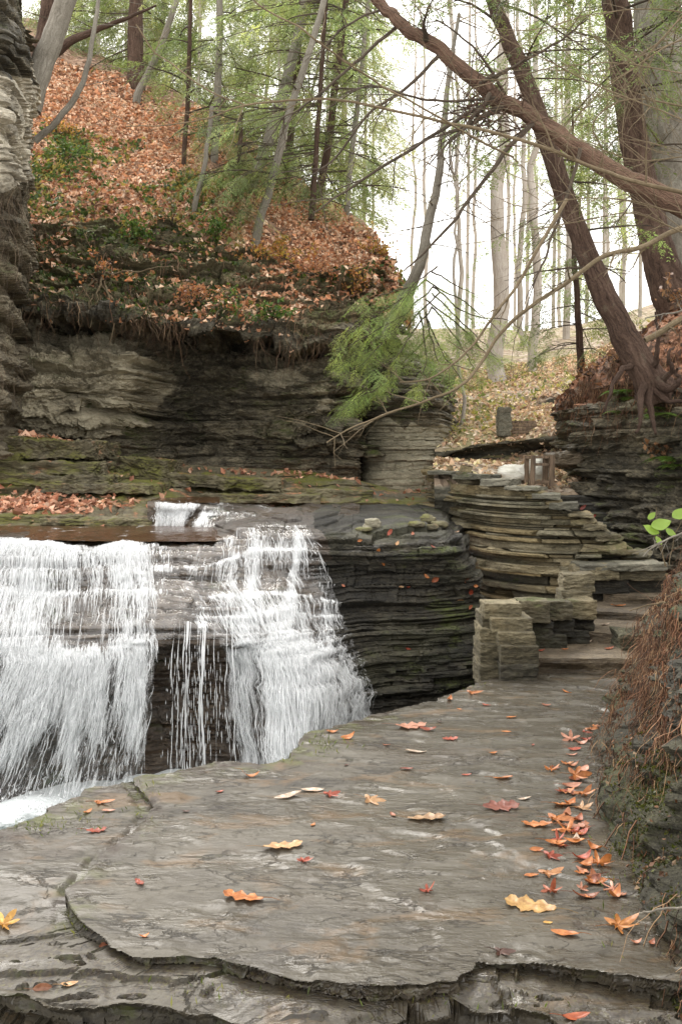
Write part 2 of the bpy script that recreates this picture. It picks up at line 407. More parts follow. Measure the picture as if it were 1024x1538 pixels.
sc = t.ramp(t.noise(t.map(o, (1, 1, 5)), 9, 6, .7), [(.35, (.016, .013, .009)), (.6, (.055, .047, .032)), (.75, (.14, .12, .085))])
sc = t.mix(t.math('MULTIPLY', t.rng(t.noise(t.map(o, (1, 1, 1), (8, 8, 3)), 5, 5, .7), .5, .62), .7), sc, (.05, .058, .012))
c = t.mix(side, c, sc)
# moss and dirt where the attribute says a crack holds soil
tm = t.attr('tint')
tr = t.n('SeparateColor', ins={0: tm})
mossk = t.math('MULTIPLY', tr.outputs[0], t.rng(t.noise(t.map(o, (1, 1, 1), (3, 3, 3)), 11, 5, .75), .42, .56))
c = t.mix(mossk, c, t.mix(t.rng(t.noise(o, 4, 3, .6), .45, .6), (.03, .018, .010), (.07, .075, .016)))
dirt = t.math('MULTIPLY', tr.outputs[1], t.rng(t.noise(o, 22, 6, .75), .40, .6))
c = t.mix(dirt, c, t.ramp(t.noise(o, 70, 3, .7), [(.35, (.012, .010, .007)), (.55, (.05, .035, .022)), (.7, (.10, .095, .03))]))
wet = t.rng(t.noise(t.map(o, (1, 2.6, 1), (1, 2, 3)), 1.5, 4, .6, .5), .40, .62)
wet = t.math('MAXIMUM', t.math('MULTIPLY', wet, .75), t.math('MULTIPLY', tr.outputs[2], t.rng(t.noise(t.map(o, (1, 3, 1), (6, 6, 6)), 3.2, 4, .6, .6), .36, .54)))
r = t.math('SUBTRACT', .60, t.math('MULTIPLY', wet, .50))
h = t.math('ADD', t.math('MULTIPLY', B2, .5), t.math('ADD', t.math('MULTIPLY', C1, .12), t.math('MULTIPLY', t.noise(t.map(o, (1, 2.5, 1)), 14, 5, .65), .35)))
h = t.math('SUBTRACT', h, t.math('MULTIPLY', crk, .45))
dk = t.math('MULTIPLY', wet, .32)
c = t.mix(dk, c, (.06, .05, .036))
M['ledge'] = t.done(t.bsdf(c, r, t.bump(h, .55, .03), .5))
crack = np.exp(-(sB / .07) ** 2) * sstep(3.25, 3.5, Y)
edgeA = np.exp(-((sA - .04) / .13) ** 2) * sstep(-.1, .02, sA) * (X < .35)
base_line = [(.90, 2.2), (.93, 2.6), (.96, 3.0), (1.0, 3.5), (1.02, 4.1), (1.19, 5.0), (1.62, 6.4), (2.06, 7.3), (2.6, 8.6)]
bx = np.interp(Y, [p[1] for p in base_line], [p[0] for p in base_line])
wetm = sstep(1.05, .25, np.abs(X - bx + .32)) * sstep(2.6, 3.0, Y) 
wetm = np.maximum(wetm, .75 * sstep(.45, .1, np.hypot((X - .40), (Y - 4.33) * .8)))
wetm = np.maximum(wetm, .8 * sstep(4.8, 6.0, Y))
mk = np.stack([np.clip(np.maximum(crack * 1.0, edgeA), 0, 1), np.clip(np.maximum(sstep(.16, -.12, bx - X), front * .9), 0, 1), np.clip(wetm, 0, 1)], -1)
V = np.stack([X1, Y1, Z1], -1)
ledge = mesh_np('rock_ledge', V.reshape(-1, 3), grid_faces(*X.shape), M['ledge'], None, False, col=mk.reshape(-1, 3))
tag(ledge, 'flat wet grey-brown rock ledge forming the footpath beside the waterfall', 'rock ledge', kind='structure')
register(ledge)

# ------------------------------------------------------------------ near bank on the right
SB = Strata(11, .05, .16)
bl = np.array([(.97, 2.2), (.99, 2.6), (1.02, 3.0), (1.06, 3.5), (1.12, 4.1), (1.33, 5.0), (1.80, 6.4), (2.22, 7.3), (2.75, 8.6)]); nb, nh = 420, 240
ty = np.linspace(0, len(bl) - 1, nb); BP = cr(bl, ty)
tn = np.gradient(BP, axis=0); tn /= np.linalg.norm(tn, axis=1, keepdims=True)
nrm = np.stack([tn[:, 1], -tn[:, 0]], -1)            # into the bank
hz = np.concatenate([np.linspace(-.06, 1.18, 200), np.linspace(1.18, 1.32, 41)[1:]])
rec = np.interp(hz, [-.06, .1, .25, .57, 1.0, 1.18, 1.25, 1.32], [-.03, .08, .16, .27, .50, .70, 1.3, 2.9])
Pb = np.zeros((nh, nb, 3))
Pb[..., :2] = BP[None] + nrm[None] * rec[:, None, None]; Pb[..., 2] = hz[:, None]
arc = np.concatenate([[0], np.cumsum(np.linalg.norm(np.diff(BP, axis=0), axis=1))])
A2 = arc[None] * np.ones((nh, 1)); Z2 = Pb[..., 2]; Y2 = Pb[..., 1]
d = SB(A2, Z2, .05, .06, .045, .03, .08, 1.6) + .09 * fbm(A2 * 2.2, Z2 * 3.4, None, 5, 5, .6) + .03 * fbm(A2 * 14, Z2 * 18, None, 4, 6)
d *= sstep(-.06, .12, Z2)
def blob(y0, z0, ry, rz): return np.exp(-(((Y2 - y0) / ry) ** 2 + ((Z2 - z0) / rz) ** 2) ** 2)
d -= .55 * blob(3.42, .31, .22, .15)                  # the dark hollow under the overhang
d += .07 * blob(3.5, .62, .6, .13)
d += .04 * blob(4.7, .12, .7, .12)
d += .05 * np.exp(-((Z2 - .08) / .09) ** 2) * (.5 + fbm(A2 * 3, Z2, None, 3, 8))
Pb[..., :2] -= nrm[None] * d[..., None]
bank = mesh_np('rock_bank', Pb.reshape(-1, 3), grid_faces(nh, nb), M['bank_rock'], None, False)
tag(bank, 'steep mossy shale bank rising along the right edge of the ledge', 'rock bank', kind='structure')
register(bank)

# ------------------------------------------------------------------ rock under and beside the waterfall
FU = [-160, -80, 0, 100, 200, 240, 300, 350, 420, 480, 560, 640, 700, 745, 800]
zb = lambda Y, z: 690 + (EYE - z) * F / np.asarray(Y, float)
FY0 = np.array([9.7] * 6 + [9.7, 9.8, 10.4, 11, 12, 12, 12, 12, 12]); FZ0 = np.array([.87] * 6 + [.88, .98, 1.04, 1.03, 1.0, 1.0, 1.0, 1.0, 1.0])
FY1 = np.array([8.3, 8.4, 8.5, 8.5, 8.5, 8.5, 8.5, 8.7, 9.0, 8.9, 8.8, 8.8, 8.8, 8.9, 9.0])
FY2 = np.array([7.6, 7.7, 7.8, 7.9, 7.9, 7.9, 8.0, 8.1, 8.3, 8.45, 8.5, 8.5, 8.6, 8.7, 8.8])
FY3 = np.array([7.0, 7.1, 7.2, 7.3, 7.4, 7.45, 7.5, 7.5, 7.6, 7.9, 8.2, 8.3, 8.4, 8.5, 8.6])
FY4 = np.array([7.0, 7.15, 7.3, 7.5, 7.62, 7.68, 7.7, 7.66, 7.35, 7.4, 8.0, 8.2, 8.3, 8.4, 8.5])
FY5 = np.array([6.7, 6.8, 7.0, 7.35, 7.55, 7.62, 7.62, 7.55, 6.8, 6.9, 7.5, 7.9, 8.1, 8.2, 8.3])
FP1 = [812, 812, 812, 816, 820, 822, 825, 805, 785, 790, 798, 800, 805, 830, 850]
FP2 = [880, 880, 880, 882, 885, 885, 880, 875, 862, 870, 880, 890, 900, 920, 940]
FP3 = [985, 985, 985, 985, 975, 962, 962, 962, 960, 960, 960, 960, 970, 990, 1000]
FP4 = [1010, 1010, 1012, 1010, 1000, 988, 988, 990, 1012, 1030, 1030, 1030, 1035, 1045, 1050]
frows = [(zb(FY0, FZ0), FY0), (FP1, FY1), (FP2, FY2), (FP3, FY3), (FP4, FY4), (zb(FY5, -1.0), FY5)]
SF = Strata(23, .025, .10)
FXR = [[-160, -80, 0, 100, 200, 240, 300, 350, 420, 480, 550, 610, 652, 668, 690], [-160, -80, 0, 100, 200, 240, 300, 350, 420, 480, 556, 622, 672, 696, 715], [-160, -80, 0, 100, 200, 240, 300, 350, 420, 480, 560, 638, 694, 730, 752], None, None, None]
def fdisp(P, u, v):
    a = P[..., 0]; z = P[..., 2]
    dry = sstep(455, 500, u)
    d = SF(a, z, .035, .03, .015, .02, .03, 1.2) * (1 - dry) + SF(a, z, .045, .055, .02, .03, .04, 1.8) * dry
    d += .06 * fbm(a * 1.3, z * 1.5, None, 4, 77)
    return d * (1 - .55 * sstep(1.0, .6, v))
fall_rock, FPts = loft(FU, frows, 620, 420, fdisp, np.concatenate([np.linspace(0, 1, 10), np.linspace(1, 5, 40)[1:]]), .7, 'stream_bed', None, pxrows=FXR)
fall_rock.data.materials.append(M['fall_rock']); fall_rock.data.materials.append(M['wet_shale'])
fu = np.linspace(FU[0], FU[-1], 620)[:-1]
rag = np.linspace(0, 1, 419)[:, None]
mi = (fu[None] + 40 * fbm(fu[None] * .02, rag * 20, None, 3, 12) > 455 + 70 * rag).astype(np.int32)
fall_rock.data.polygons.foreach_set('material_index', mi.ravel())
tag(fall_rock, 'stepped dark wet shale bed under and beside the waterfall', 'stream bed', kind='structure')
register(fall_rock)

# ------------------------------------------------------------------ shelves at the foot of the left cliff
def slab_shelf(outline, z0, z1, inset=.06, seed=0, n=220, name='shelf'):
    pass
# ---
SU = [-160, -60, 0, 60, 140, 230, 300, 380, 460, 540, 600, 680]
# rows from the back at the cliff foot to the front at the stream
R_back = ([652, 652, 656, 664, 682, 694, 699, 703, 708, 722, 735, 735], [13.4] * 7 + [13.6, 13.8, 14.0, 14.3, 14.6])
R_top = ([652, 654, 658, 664, 676, 696, 702, 708, 716, 730, 742, 742], [11.9, 11.9, 11.9, 12, 12.2, 13.0, 13.2, 13.3, 13.5, 13.6, 13.8, 14])
R_f1 = ([698, 698, 700, 702, 705, 712, 718, 724, 730, 739, 747, 747], [11.6, 11.6, 11.6, 11.7, 11.9, 12.5, 12.8, 13.0, 13.2, 13.3, 13.4, 13.4])
R_f2 = ([728, 728, 728, 729, 731, 736, 742, 746, 748, 750, 752, 752], [11.2, 11.2, 11.2, 11.3, 11.4, 11.8, 12.4, 12.8, 12.9, 13.0, 13.0, 13.0])
R_f3 = ([770, 770, 770, 770, 768, 764, 756, 754, 755, 756, 757, 757], [10.5, 10.5, 10.5, 10.5, 10.6, 10.7, 12.0, 12.5, 12.5, 12.5, 12.5, 12.5])
R_f4 = ([806, 806, 806, 806, 804, 802, 770, 768, 768, 768, 768, 768], [9.5, 9.5, 9.5, 9.5, 9.6, 9.8, 12.0, 12.3, 12.3, 12.3, 12.3, 12.3])
SS = Strata(35, .09, .26)
def sdisp(P, u, v):
    a, z = P[..., 0], P[..., 2]
    d = SS(a, z, .10, .05, .02, .09, .02, .8) + .05 * fbm(a * 1.2, z * 2, None, 4, 8)
    return d * sstep(.2, .9, v)
shelf, ShP = loft(SU, [R_back, R_top, R_f1, R_f2, R_f3, R_f4], 520, 260, sdisp, None, .35, 'rock_shelf', M['shelf_shale'])
tag(shelf, 'low mossy stone shelves with leaves between the dark cliff and the stream', 'rock shelf', kind='structure')
register(shelf)


CU = [-220, -60, 0, 60, 150, 200, 260, 320, 400, 480, 540, 580, 606]
def col(*v): return list(v)
c_base = ([650, 652, 660, 668, 690, 695, 699, 702, 707, 722, 735, 742, 744], [13.2, 13.3, 13.4, 13.5, 13.7, 13.8, 13.9, 13.9, 14.0, 14.2, 14.4, 14.6, 15.4])
c_low = ([628, 630, 632, 636, 642, 645, 655, 660, 668, 680, 690, 700, 705], [13.0, 13.0, 13.0, 13.1, 13.4, 13.8, 14.2, 14.2, 14.0, 14.2, 14.5, 14.8, 15.4])
c_mid = ([570, 572, 575, 580, 590, 595, 600, 605, 610, 615, 620, 625, 630], [12.7, 12.7, 12.7, 12.75, 12.9, 13.2, 14.2, 14.3, 13.9, 13.7, 13.9, 14.4, 15.4])
c_up = ([512, 513, 515, 520, 528, 532, 540, 548, 552, 558, 562, 565, 570], [13.3, 13.3, 13.3, 13.35, 13.3, 13.4, 14.5, 14.7, 14.3, 14.0, 14.0, 14.5, 15.4])
c_rec = ([480, 482, 485, 488, 495, 500, 508, 516, 522, 528, 525, 520, 515], [13.7, 13.8, 13.8, 13.9, 14.2, 14.5, 14.9, 15.0, 14.9, 14.7, 14.5, 14.6, 15.4])
c_brow = ([462, 464, 468, 470, 474, 480, 490, 500, 506, 508, 498, 480, 470], [12.7, 12.7, 12.7, 12.7, 12.7, 12.7, 12.75, 12.85, 13.1, 13.4, 13.8, 14.4, 15.4])
c_b2 = ([440, 440, 442, 440, 440, 445, 455, 466, 476, 482, 470, 450, 440], [13.0, 13.0, 13.0, 13.0, 13.0, 13.05, 13.1, 13.2, 13.4, 13.6, 13.9, 14.5, 15.4])
c_b3 = ([380, 380, 382, 385, 385, 390, 400, 415, 430, 440, 430, 410, 405], [13.4, 13.4, 13.4, 13.4, 13.4, 13.5, 13.6, 13.7, 13.9, 14.1, 14.3, 14.8, 15.5])
c_b4 = ([320, 320, 322, 325, 328, 332, 342, 360, 385, 405, 405, 390, 390], [14.0, 14.0, 14.0, 14.0, 14.1, 14.2, 14.2, 14.4, 14.4, 14.5, 14.6, 14.9, 15.5])
SC = Strata(47, .035, .34)
def cdisp(P, u, v):
    a, z = P[..., 0], P[..., 2]
    d = SC(a, z, .15, .18, .10, .07, .12, 1.0) + .22 * fbm(a * .9, z * 1.1, None, 5, 15, .6) + .07 * fbm(a * 4, z * 8, None, 5, 16, .6)
    lowz = sstep(.9, .3, v)                             # the soft shale at the foot is smooth
    return d * (1 - .6 * lowz)
lowx = [-220, -60, 0, 60, 150, 200, 260, 320, 400, 472, 518, 542, 556]
cu = np.linspace(CU[0], CU[-1], 700)[None]; cv = np.interp(np.arange(480), np.linspace(0, 479, 9), np.arange(9))[:, None]
cliff, ClP = loft(CU, [c_base, c_low, c_mid, c_up, c_rec, c_brow, c_b2, c_b3, c_b4], 700, 480, cdisp, None, .4, 'cliff_tmp', None, pxrows=[lowx, lowx, lowx, lowx, [*lowx[:-3], 530, 562, 580], None, None, None, None])
bpy.data.objects.remove(cliff)
pm = sstep(300, 200, cu + 60 * np.abs(cv - 2.4) - 25) * sstep(.6, .9, cv) * sstep(4.4, 3.9, cv) + .85 * np.exp(-((cu - 430) / 50) ** 2 - ((cv - 2.75) / .4) ** 2) + .5 * np.exp(-((cu - 500) / 40) ** 2 - ((cv - 2.2) / .5) ** 2)
cliff = mesh_np('cliff', ClP.reshape(-1, 3), grid_faces(480, 700), M['cliff_shale'], None, False, col=np.repeat(np.clip(pm, 0, 1).reshape(-1, 1), 3, 1)); cliff.data.materials.append(M['mossy_shale'])
mi = (cv[:-1] + .35 * fbm(cu[:, :-1] * .02, cv[:-1], None, 3, 19) > 5.4).astype(np.int32)
cliff.data.polygons.foreach_set('material_index', mi.ravel())
tag(cliff, 'dark overhanging shale cliff with a paler grey face at its left', 'cliff', kind='structure')
register(cliff)

# pale smooth buttress at the bend of the gorge
BU = [530, 552, 580, 610, 640, 660, 672, 685]
b0 = ([745, 746, 748, 750, 748, 742, 738, 735], [15.4, 14.9, 14.7, 14.6, 14.7, 15.0, 15.6, 17])
b1 = ([655, 655, 652, 650, 648, 648, 648, 648], [15.4, 15.0, 14.8, 14.8, 14.9, 15.1, 15.7, 17])
b2 = ([600, 600, 598, 596, 594, 594, 594, 594], [15.3, 14.9, 14.6, 14.6, 14.7, 15.0, 15.6, 17])
b3 = ([545, 545, 548, 550, 555, 560, 565, 565], [15.3, 15.0, 14.8, 14.9, 15.0, 15.2, 15.8, 17])
b4 = ([470, 480, 500, 520, 540, 552, 560, 560], [15.9, 15.9, 15.9, 16, 16.1, 16.2, 16.8, 18])
S5 = Strata(59, .04, .22)
def b5disp(P, u, v):
    a, z = P[..., 0], P[..., 2]
    return (S5(a, z, .06, .06, .02, .045, .05, .6) + .05 * fbm(a * 1.5, z * 2, None, 4, 4)) * (.55 + .6 * sstep(.8, 1.6, v))
butt, _ = loft(BU, [b0, b1, b2, b3, b4], 240, 300, b5disp, None, .4, 'cliff_buttress', None)
M['pale_shale'] = rock_mat('pale_shale', (.08, .075, .06), (.24, .23, .195), (.42, .41, .36), moss=.1, bump=.6)
for k in ('pale_shale', 'dark_shale'): butt.data.materials.append(M[k])
bu_ = np.linspace(530, 685, 240)[None, :-1]; bv_ = np.linspace(0, 4, 300)[:-1, None]
butt.data.polygons.foreach_set('material_index', (bv_ + .3 * fbm(bu_ * .05, bv_ * 2, None, 3, 3) > 1.25).astype(np.int32).ravel() * np.ones((299, 239), np.int32).ravel())
tag(butt, 'pale smooth shale buttress at the bend behind the stream', 'cliff', kind='structure')
register(butt)

# near outcrop high on the left edge
OU = [-200, -60, 0, 18, 28, 36, 44]
o0 = ([700, 700, 690, 680, 670, 660, 650], [10.5, 10.6, 10.8, 11.2, 11.8, 12.6, 13.6])
o1 = ([520, 520, 520, 520, 520, 520, 520], [10.3, 10.4, 10.6, 11.1, 11.7, 12.6, 13.6])
o2 = ([330, 330, 330, 330, 330, 330, 330], [10.1, 10.2, 10.5, 10.9, 11.6, 12.5, 13.6])
o3 = ([262, 262, 258, 254, 252, 250, 250], [9.6, 9.7, 9.9, 10.2, 10.8, 12.2, 13.6])
o4 = ([120, 120, 120, 120, 120, 130, 150], [9.6, 9.7, 9.9, 10.3, 10.9, 12.2, 13.6])
o5 = ([60, 58, 50, 45, 50, 70, 100], [9.7, 9.8, 10, 10.4, 11, 12.3, 13.6])
o6 = ([-60, -60, -60, -50, -20, 30, 60], [9.8, 9.9, 10.2, 10.8, 11.4, 12.5, 13.8])
S6 = Strata(67, .08, .3)
def o_disp(P, u, v):
    a, z = P[..., 0] + P[..., 1] * .6, P[..., 2]
    d = S6(a, z, .10, .12, .03, .06, .12, .8) + .12 * fbm(a * 1.6, z * 1.6, None, 4, 14)
    return d
outc, outc_P = loft(OU, [o0, o1, o2, o3, o4, o5, o6], 220, 420, o_disp, None, .5, 'cliff_outcrop', None)
M['root_rock'] = rock_mat('root_rock', (.03, .026, .02), (.12, .105, .08), (.28, .25, .2), moss=.3, zs=1.6, scale=1.6, bump=.9)
M['bright_shale'] = rock_mat('bright_shale', (.10, .095, .088), (.40, .385, .36), (.62, .60, .57), zs=4, bump=.7)
for k in ('root_rock', 'bright_shale', 'dark_shale'): outc.data.materials.append(M[k])
ov = np.linspace(0, 6, 420)[:-1, None]; ou = np.linspace(-200, 66, 220)[None, :-1]
mi = np.where(ov > 2.75, 1, 0) * np.ones_like(ou, int); mi = np.where(ov + .3 * fbm(ou * .05, ov * 3, None, 3, 3) > 4.1, 2, mi)
outc.data.polygons.foreach_set('material_index', mi.astype(np.int32).ravel())
tag(outc, 'pale grey rock outcrop jutting in at the upper left edge', 'cliff', kind='structure')
register(outc)

# ------------------------------------------------------------------ leaf covered hillside above the cliff
HU = [-220, -60, 0, 60, 110, 230, 330, 400, 480, 560, 592, 612]
h0 = ([375, 375, 375, 375, 375, 382, 402, 422, 442, 452, 474, 502], [13.9, 13.9, 13.9, 13.9, 13.9, 14.1, 14.2, 14.4, 14.5, 14.8, 15.2, 16])
h1 = ([260, 260, 260, 262, 262, 275, 310, 335, 375, 408, 420, 440], [15.0, 15.0, 15.0, 15.0, 15.0, 15.2, 15.3, 15.4, 15.5, 15.3, 15.4, 16.5])
h2 = ([160, 160, 160, 165, 175, 200, 245, 290, 330, 375, 412, 445], [17.2, 17.2, 17.2, 17.2, 17.2, 17.4, 17.2, 16.9, 16.5, 16, 15.7, 17])
h3 = ([40, 45, 50, 62, 84, 125, 180, 238, 292, 345, 405, 450], [20, 20, 20, 20, 20, 20, 19.5, 18.6, 17.6, 16.6, 16, 17.5])
h4 = ([0, 10, 20, 40, 80, 135, 200, 262, 315, 370, 425, 470], [26, 26, 26, 26, 26, 25, 24, 23, 21, 20, 18.5, 19])
h5 = ([10, 20, 30, 60, 110, 180, 260, 320, 370, 410, 440, 480], [38, 38, 38, 38, 38, 36, 34, 32, 30, 29, 28, 28])
def hdisp(P, u, v):
    a, z = P[..., 0], P[..., 2]
    return .22 * fbm(a * .8, P[..., 1] * .8, None, 4, 33) + .06 * fbm(a * 3, P[..., 1] * 3, z * 3, 3, 34)
t = NT('leaf_litter_ground'); o = t.obj()
v1 = t.vor(o, 11, 'F1', 'Color'); v2 = t.vor(t.map(o, (1, 1, 1), (3, 3, 3)), 17, 'F1', 'Color')
lc = t.ramp(t.n('SeparateColor', ins={0: v1}).outputs[0], [(.0, (.06, .034, .022)), (.35, (.20, .112, .07)), (.7, (.33, .20, .135)), (1, (.48, .34, .25))])
lc2 = t.ramp(t.n('SeparateColor', ins={0: v2}).outputs[1], [(.0, (.055, .033, .022)), (.5, (.25, .145, .09)), (1, (.42, .28, .20))])
c = t.mix(.5, lc, lc2)
c = t.mix(t.rng(t.noise(o, 1.3, 6, .7), .56, .7, 0, .8), c, (.035, .027, .017))
c = t.mix(t.math('MULTIPLY', t.rng(t.noise(t.map(o, (1, 1, 1), (9, 2, 5)), .9, 6, .72), .55, .66), .8), c, (.055, .07, .018))
M['litter'] = t.done(t.bsdf(c, .9, t.bump(t.math('ADD', t.vor(o, 11), t.noise(o, 6, 5, .7)), .8, .08), .25))
hill, HiP = loft(HU, [h0, h1, h2, h3, h4, h5], 360, 260, hdisp, np.concatenate([np.linspace(0, 3, 30), np.linspace(3, 5, 6)[1:]]), 1.0, 'hillside', M['litter'], smooth=True)
tag(hill, 'steep hillside carpeted with rust brown fallen leaves', 'hillside', kind='structure')
register(hill)

# ------------------------------------------------------------------ valley floor and far slope
VU = [652, 672, 700, 740, 790, 850, 900, 960, 1040, 1200, 1400]
v0 = ([712, 712, 716, 722, 735, 735, 730, 720, 710, 700, 700], [11.2, 11.2, 11.0, 11.0, 11.0, 11.2, 11.4, 11.8, 12, 12, 12])
v1 = ([698, 698, 698, 698, 698, 698, 690, 690, 690, 690, 690], 14.6)
v1b = ([690, 688, 686, 682, 678, 676, 676, 676, 676, 676, 676], 15.4)
v2 = ([680, 676, 668, 662, 657, 650, 640, 630, 620, 600, 580], 15.0)
v3 = ([650, 640, 632, 628, 622, 615, 600, 580, 560, 530, 500], 16.8)
v4 = ([625, 612, 606, 602, 596, 585, 570, 545, 520, 480, 440], 18.2)
v5 = ([570, 560, 556, 552, 545, 535, 520, 500, 470, 420, 380], 22)
v6 = ([505, 500, 500, 500, 500, 495, 485, 465, 440, 380, 330], 30)
v7 = ([500, 500, 500, 500, 505, 500, 490, 475, 455, 390, 350], 45)
v8 = ([520, 520, 520, 520, 520, 520, 520, 500, 480, 440, 400], 70)
SV = Strata(83, .08, .3)
def vdisp(P, u, v):
    a, z = P[..., 0], P[..., 2]
    st = SV(a, z, .12, .10, .05, .06, .1, .7)
    return st * (sstep(1.3, 2, v) * sstep(3.2, 2.6, v) * .4 + sstep(4.0, 4.4, v) * sstep(5.4, 4.9, v) * .9) + .14 * fbm(a * .9, P[..., 1] * .9, None, 4, 43) * sstep(0, .5, v)
VR = [(a, np.broadcast_to(b, (len(VU),))) for a, b in (([q + 90 for q in v0[0]], v0[1]), v0, v1, v1b, v2, v3, v4, v5, v6, v7, v8)]
M['woodland'] = None
t = NT('woodland_floor'); o = t.obj()
v1_ = t.vor(o, 9, 'F1', 'Color')
lc = t.ramp(t.n('SeparateColor', ins={0: v1_}).outputs[0], [(.0, (.20, .15, .11)), (.4, (.38, .29, .21)), (.75, (.48, .39, .30)), (1, (.56, .48, .40))])  # haze over the far slope put into these pale, desaturated tones
c = t.mix(t.math('MULTIPLY', t.rng(t.noise(o, .55, 6, .7), .46, .6), .75), lc, (.26, .245, .10))
c = t.mix(t.rng(t.noise(t.map(o, (1, 1, 1), (4, 4, 4)), 1.1, 6, .7), .57, .7, 0, .7), c, (.06, .045, .03))
c = t.mix(t.rng(t.up(), .35, .62, 1, 0), c, t.ramp(t.noise(t.map(o, (1, 1, 7)), 2.2, 6, .65), [(.38, (.02, .018, .014)), (.55, (.09, .085, .065)), (.68, (.22, .20, .15))]))
M['woodland'] = t.done(t.bsdf(c, .9, t.bump(t.math('ADD', t.vor(o, 9), t.noise(o, 5, 5, .7)), .8, .08), .25))
_fx = [540, 610, *VU[2:]]
valley, VaP = loft(VU, VR, 300, 350, lambda P, u, v: vdisp(P, u, np.maximum(v - 1, 0)), None, .8, 'valley_floor', M['woodland'], smooth=True, pxrows=[None] * 5 + [[635, 660, *VU[2:]], [600, 640, *VU[2:]]] + [_fx] * 4)
tag(valley, 'leaf strewn woodland slope rising behind the stone stairs', 'woodland slope', kind='structure')
register(valley)

gx, gy = np.meshgrid(np.linspace(-70, 70, 60), np.linspace(-2, 130, 60))
gnd = mesh_np('ground', np.stack([gx, gy, -1.6 + .2 * fbm(gx * .3, gy * .3, None, 3, 2)], -1).reshape(-1, 3), grid_faces(60, 60), M['soil'], None, True); tag(gnd, 'dark stony gorge floor', 'ground', kind='structure')
# ------------------------------------------------------------------ right cliff with the soil mound
RU = [836, 846, 858, 880, 920, 980, 1060, 1200, 1400]
r0 = ([745, 745, 748, 758, 790, 840, 880, 900, 920], [13.6, 12.4, 11.6, 11.0, 10.2, 9.4, 8.9, 8.5, 8.2])
r1 = ([690, 690, 690, 690, 690, 700, 720, 730, 740], [13.6, 12.4, 11.7, 11.2, 10.6, 9.9, 9.3, 8.9, 8.6])
r2 = ([652, 650, 648, 648, 646, 650, 655, 660, 660], [13.6, 12.2, 11.3, 10.8, 10.3, 9.7, 9.2, 8.8, 8.5])
r3 = ([634, 632, 630, 626, 620, 615, 610, 600, 590], [13.6, 12.3, 11.4, 10.9, 10.4, 9.8, 9.3, 8.9, 8.6])
r4 = ([620, 612, 602, 590, 575, 572, 560, 540, 520], [13.8, 12.6, 11.7, 11.1, 10.6, 10.0, 9.6, 9.2, 8.9])
r5 = ([610, 602, 590, 566, 542, 508, 470, 400, 320], [14, 12.8, 12.0, 11.4, 10.9, 10.5, 10.2, 9.9, 9.7])
r6 = ([606, 598, 584, 558, 528, 488, 430, 340, 250], [14.4, 13.4, 12.8, 12.2, 11.8, 11.4, 11.2, 11, 11])
r7 = ([610, 604, 590, 565, 535, 495, 440, 350, 260], [17, 16.6, 16, 15.6, 15.2, 15, 15, 15, 15])
S8 = Strata(97, .04, .2)
def rdisp(P, u, v):
    a, z = P[..., 0] - P[..., 1] * .7, P[..., 2]
    k = sstep(4.2, 3.6, v)
    return S8(a, z, .10, .11, .04, .06, .06, 1.2) * k + (.10 * fbm(a * 2, z * 2, None, 4, 55) + .05 * fbm(a * 7, z * 7, None, 3, 56)) * (1 - .3 * k)
rcl, RcP = loft(RU, [r0, r1, r2, r3, r4, r5, r6, r7], 330, 420, rdisp, None, .5, 'cliff_right', None)
rcl.name = 'cliff_bluff'
for k in ('dark_shale', 'soil'): rcl.data.materials.append(M[k])
ru = np.linspace(836, 1400, 330)[None, :-1]; rv = np.linspace(0, 7, 420)[:-1, None]
rcl.data.polygons.foreach_set('material_index', (rv + .45 * fbm(ru * .03, rv * 2, None, 3, 3) > 3.55).astype(np.int32).ravel())
tag(rcl, 'dark layered shale bluff topped by a brown soil mound', 'cliff', kind='structure')
register(rcl)
# ------------------------------------------------------------------ water
# pool and upper stream
t = NT('pool_water'); o = t.obj()
tc = t.attr('tint'); fo = t.n('SeparateColor', ins={0: tc}).outputs[0]
fn = t.noise(o, 9, 7, .75, .8)
fk = t.rng(t.math('ADD', fo, t.math('SUBTRACT', fn, .5)), .35, .75)
c = t.mix(fk, (.04, .068, .058), (.82, .86, .87))
h = t.noise(t.map(o, (1, 2, 1)), 14, 4, .6, .8)
M['pool'] = t.done(t.bsdf(c, t.rng(fk, 0, 1, .08, .6), t.bump(h, .4, .05), .5))
t = NT('stream_water'); o = t.obj()
h = t.noise(t.map(o, (1, 1.6, 1)), 8, 5, .6, .5)
nm = t.bump(h, .35, .03)
b = t.bsdf((.075, .038, .018), .12, nm, .5)
fk = t.rng(t.noise(t.map(o, (1, .7, 1), (4, 4, 0)), 6, 6, .7, .6), .60, .72, 0, .75)
b = t.n('MixShader', ins={0: fk, 1: b, 2: t.bsdf((.75, .78, .79), .5, nm)}).outputs[0]
M['stream'] = t.done(b)
px_ = np.linspace(-8, 3, 180); py_ = np.linspace(3.5, 9.5, 160)
X, Y = np.meshgrid(px_, py_)
fbx, fby = W(FU, zb(FY5, -.85), FY5)[:, 0], FY5
dist = np.interp(X, fbx, fby) - Y
foam = np.clip(1.15 - dist / 1.0, 0, 1) * sstep(1.2, -.6, X)
pool = mesh_np('pool_water', np.stack([X, Y, -.85 + .02 * fbm(X * 3, Y * 3, None, 3, 3) + .05 * foam * fbm(X * 7, Y * 7, None, 3, 4)], -1).reshape(-1, 3), grid_faces(*X.shape), M['pool'], None, True,
               col=np.repeat(foam.reshape(-1, 1), 3, 1))
tag(pool, 'green plunge pool with white foam at the foot of the waterfall', 'pool', kind='structure')
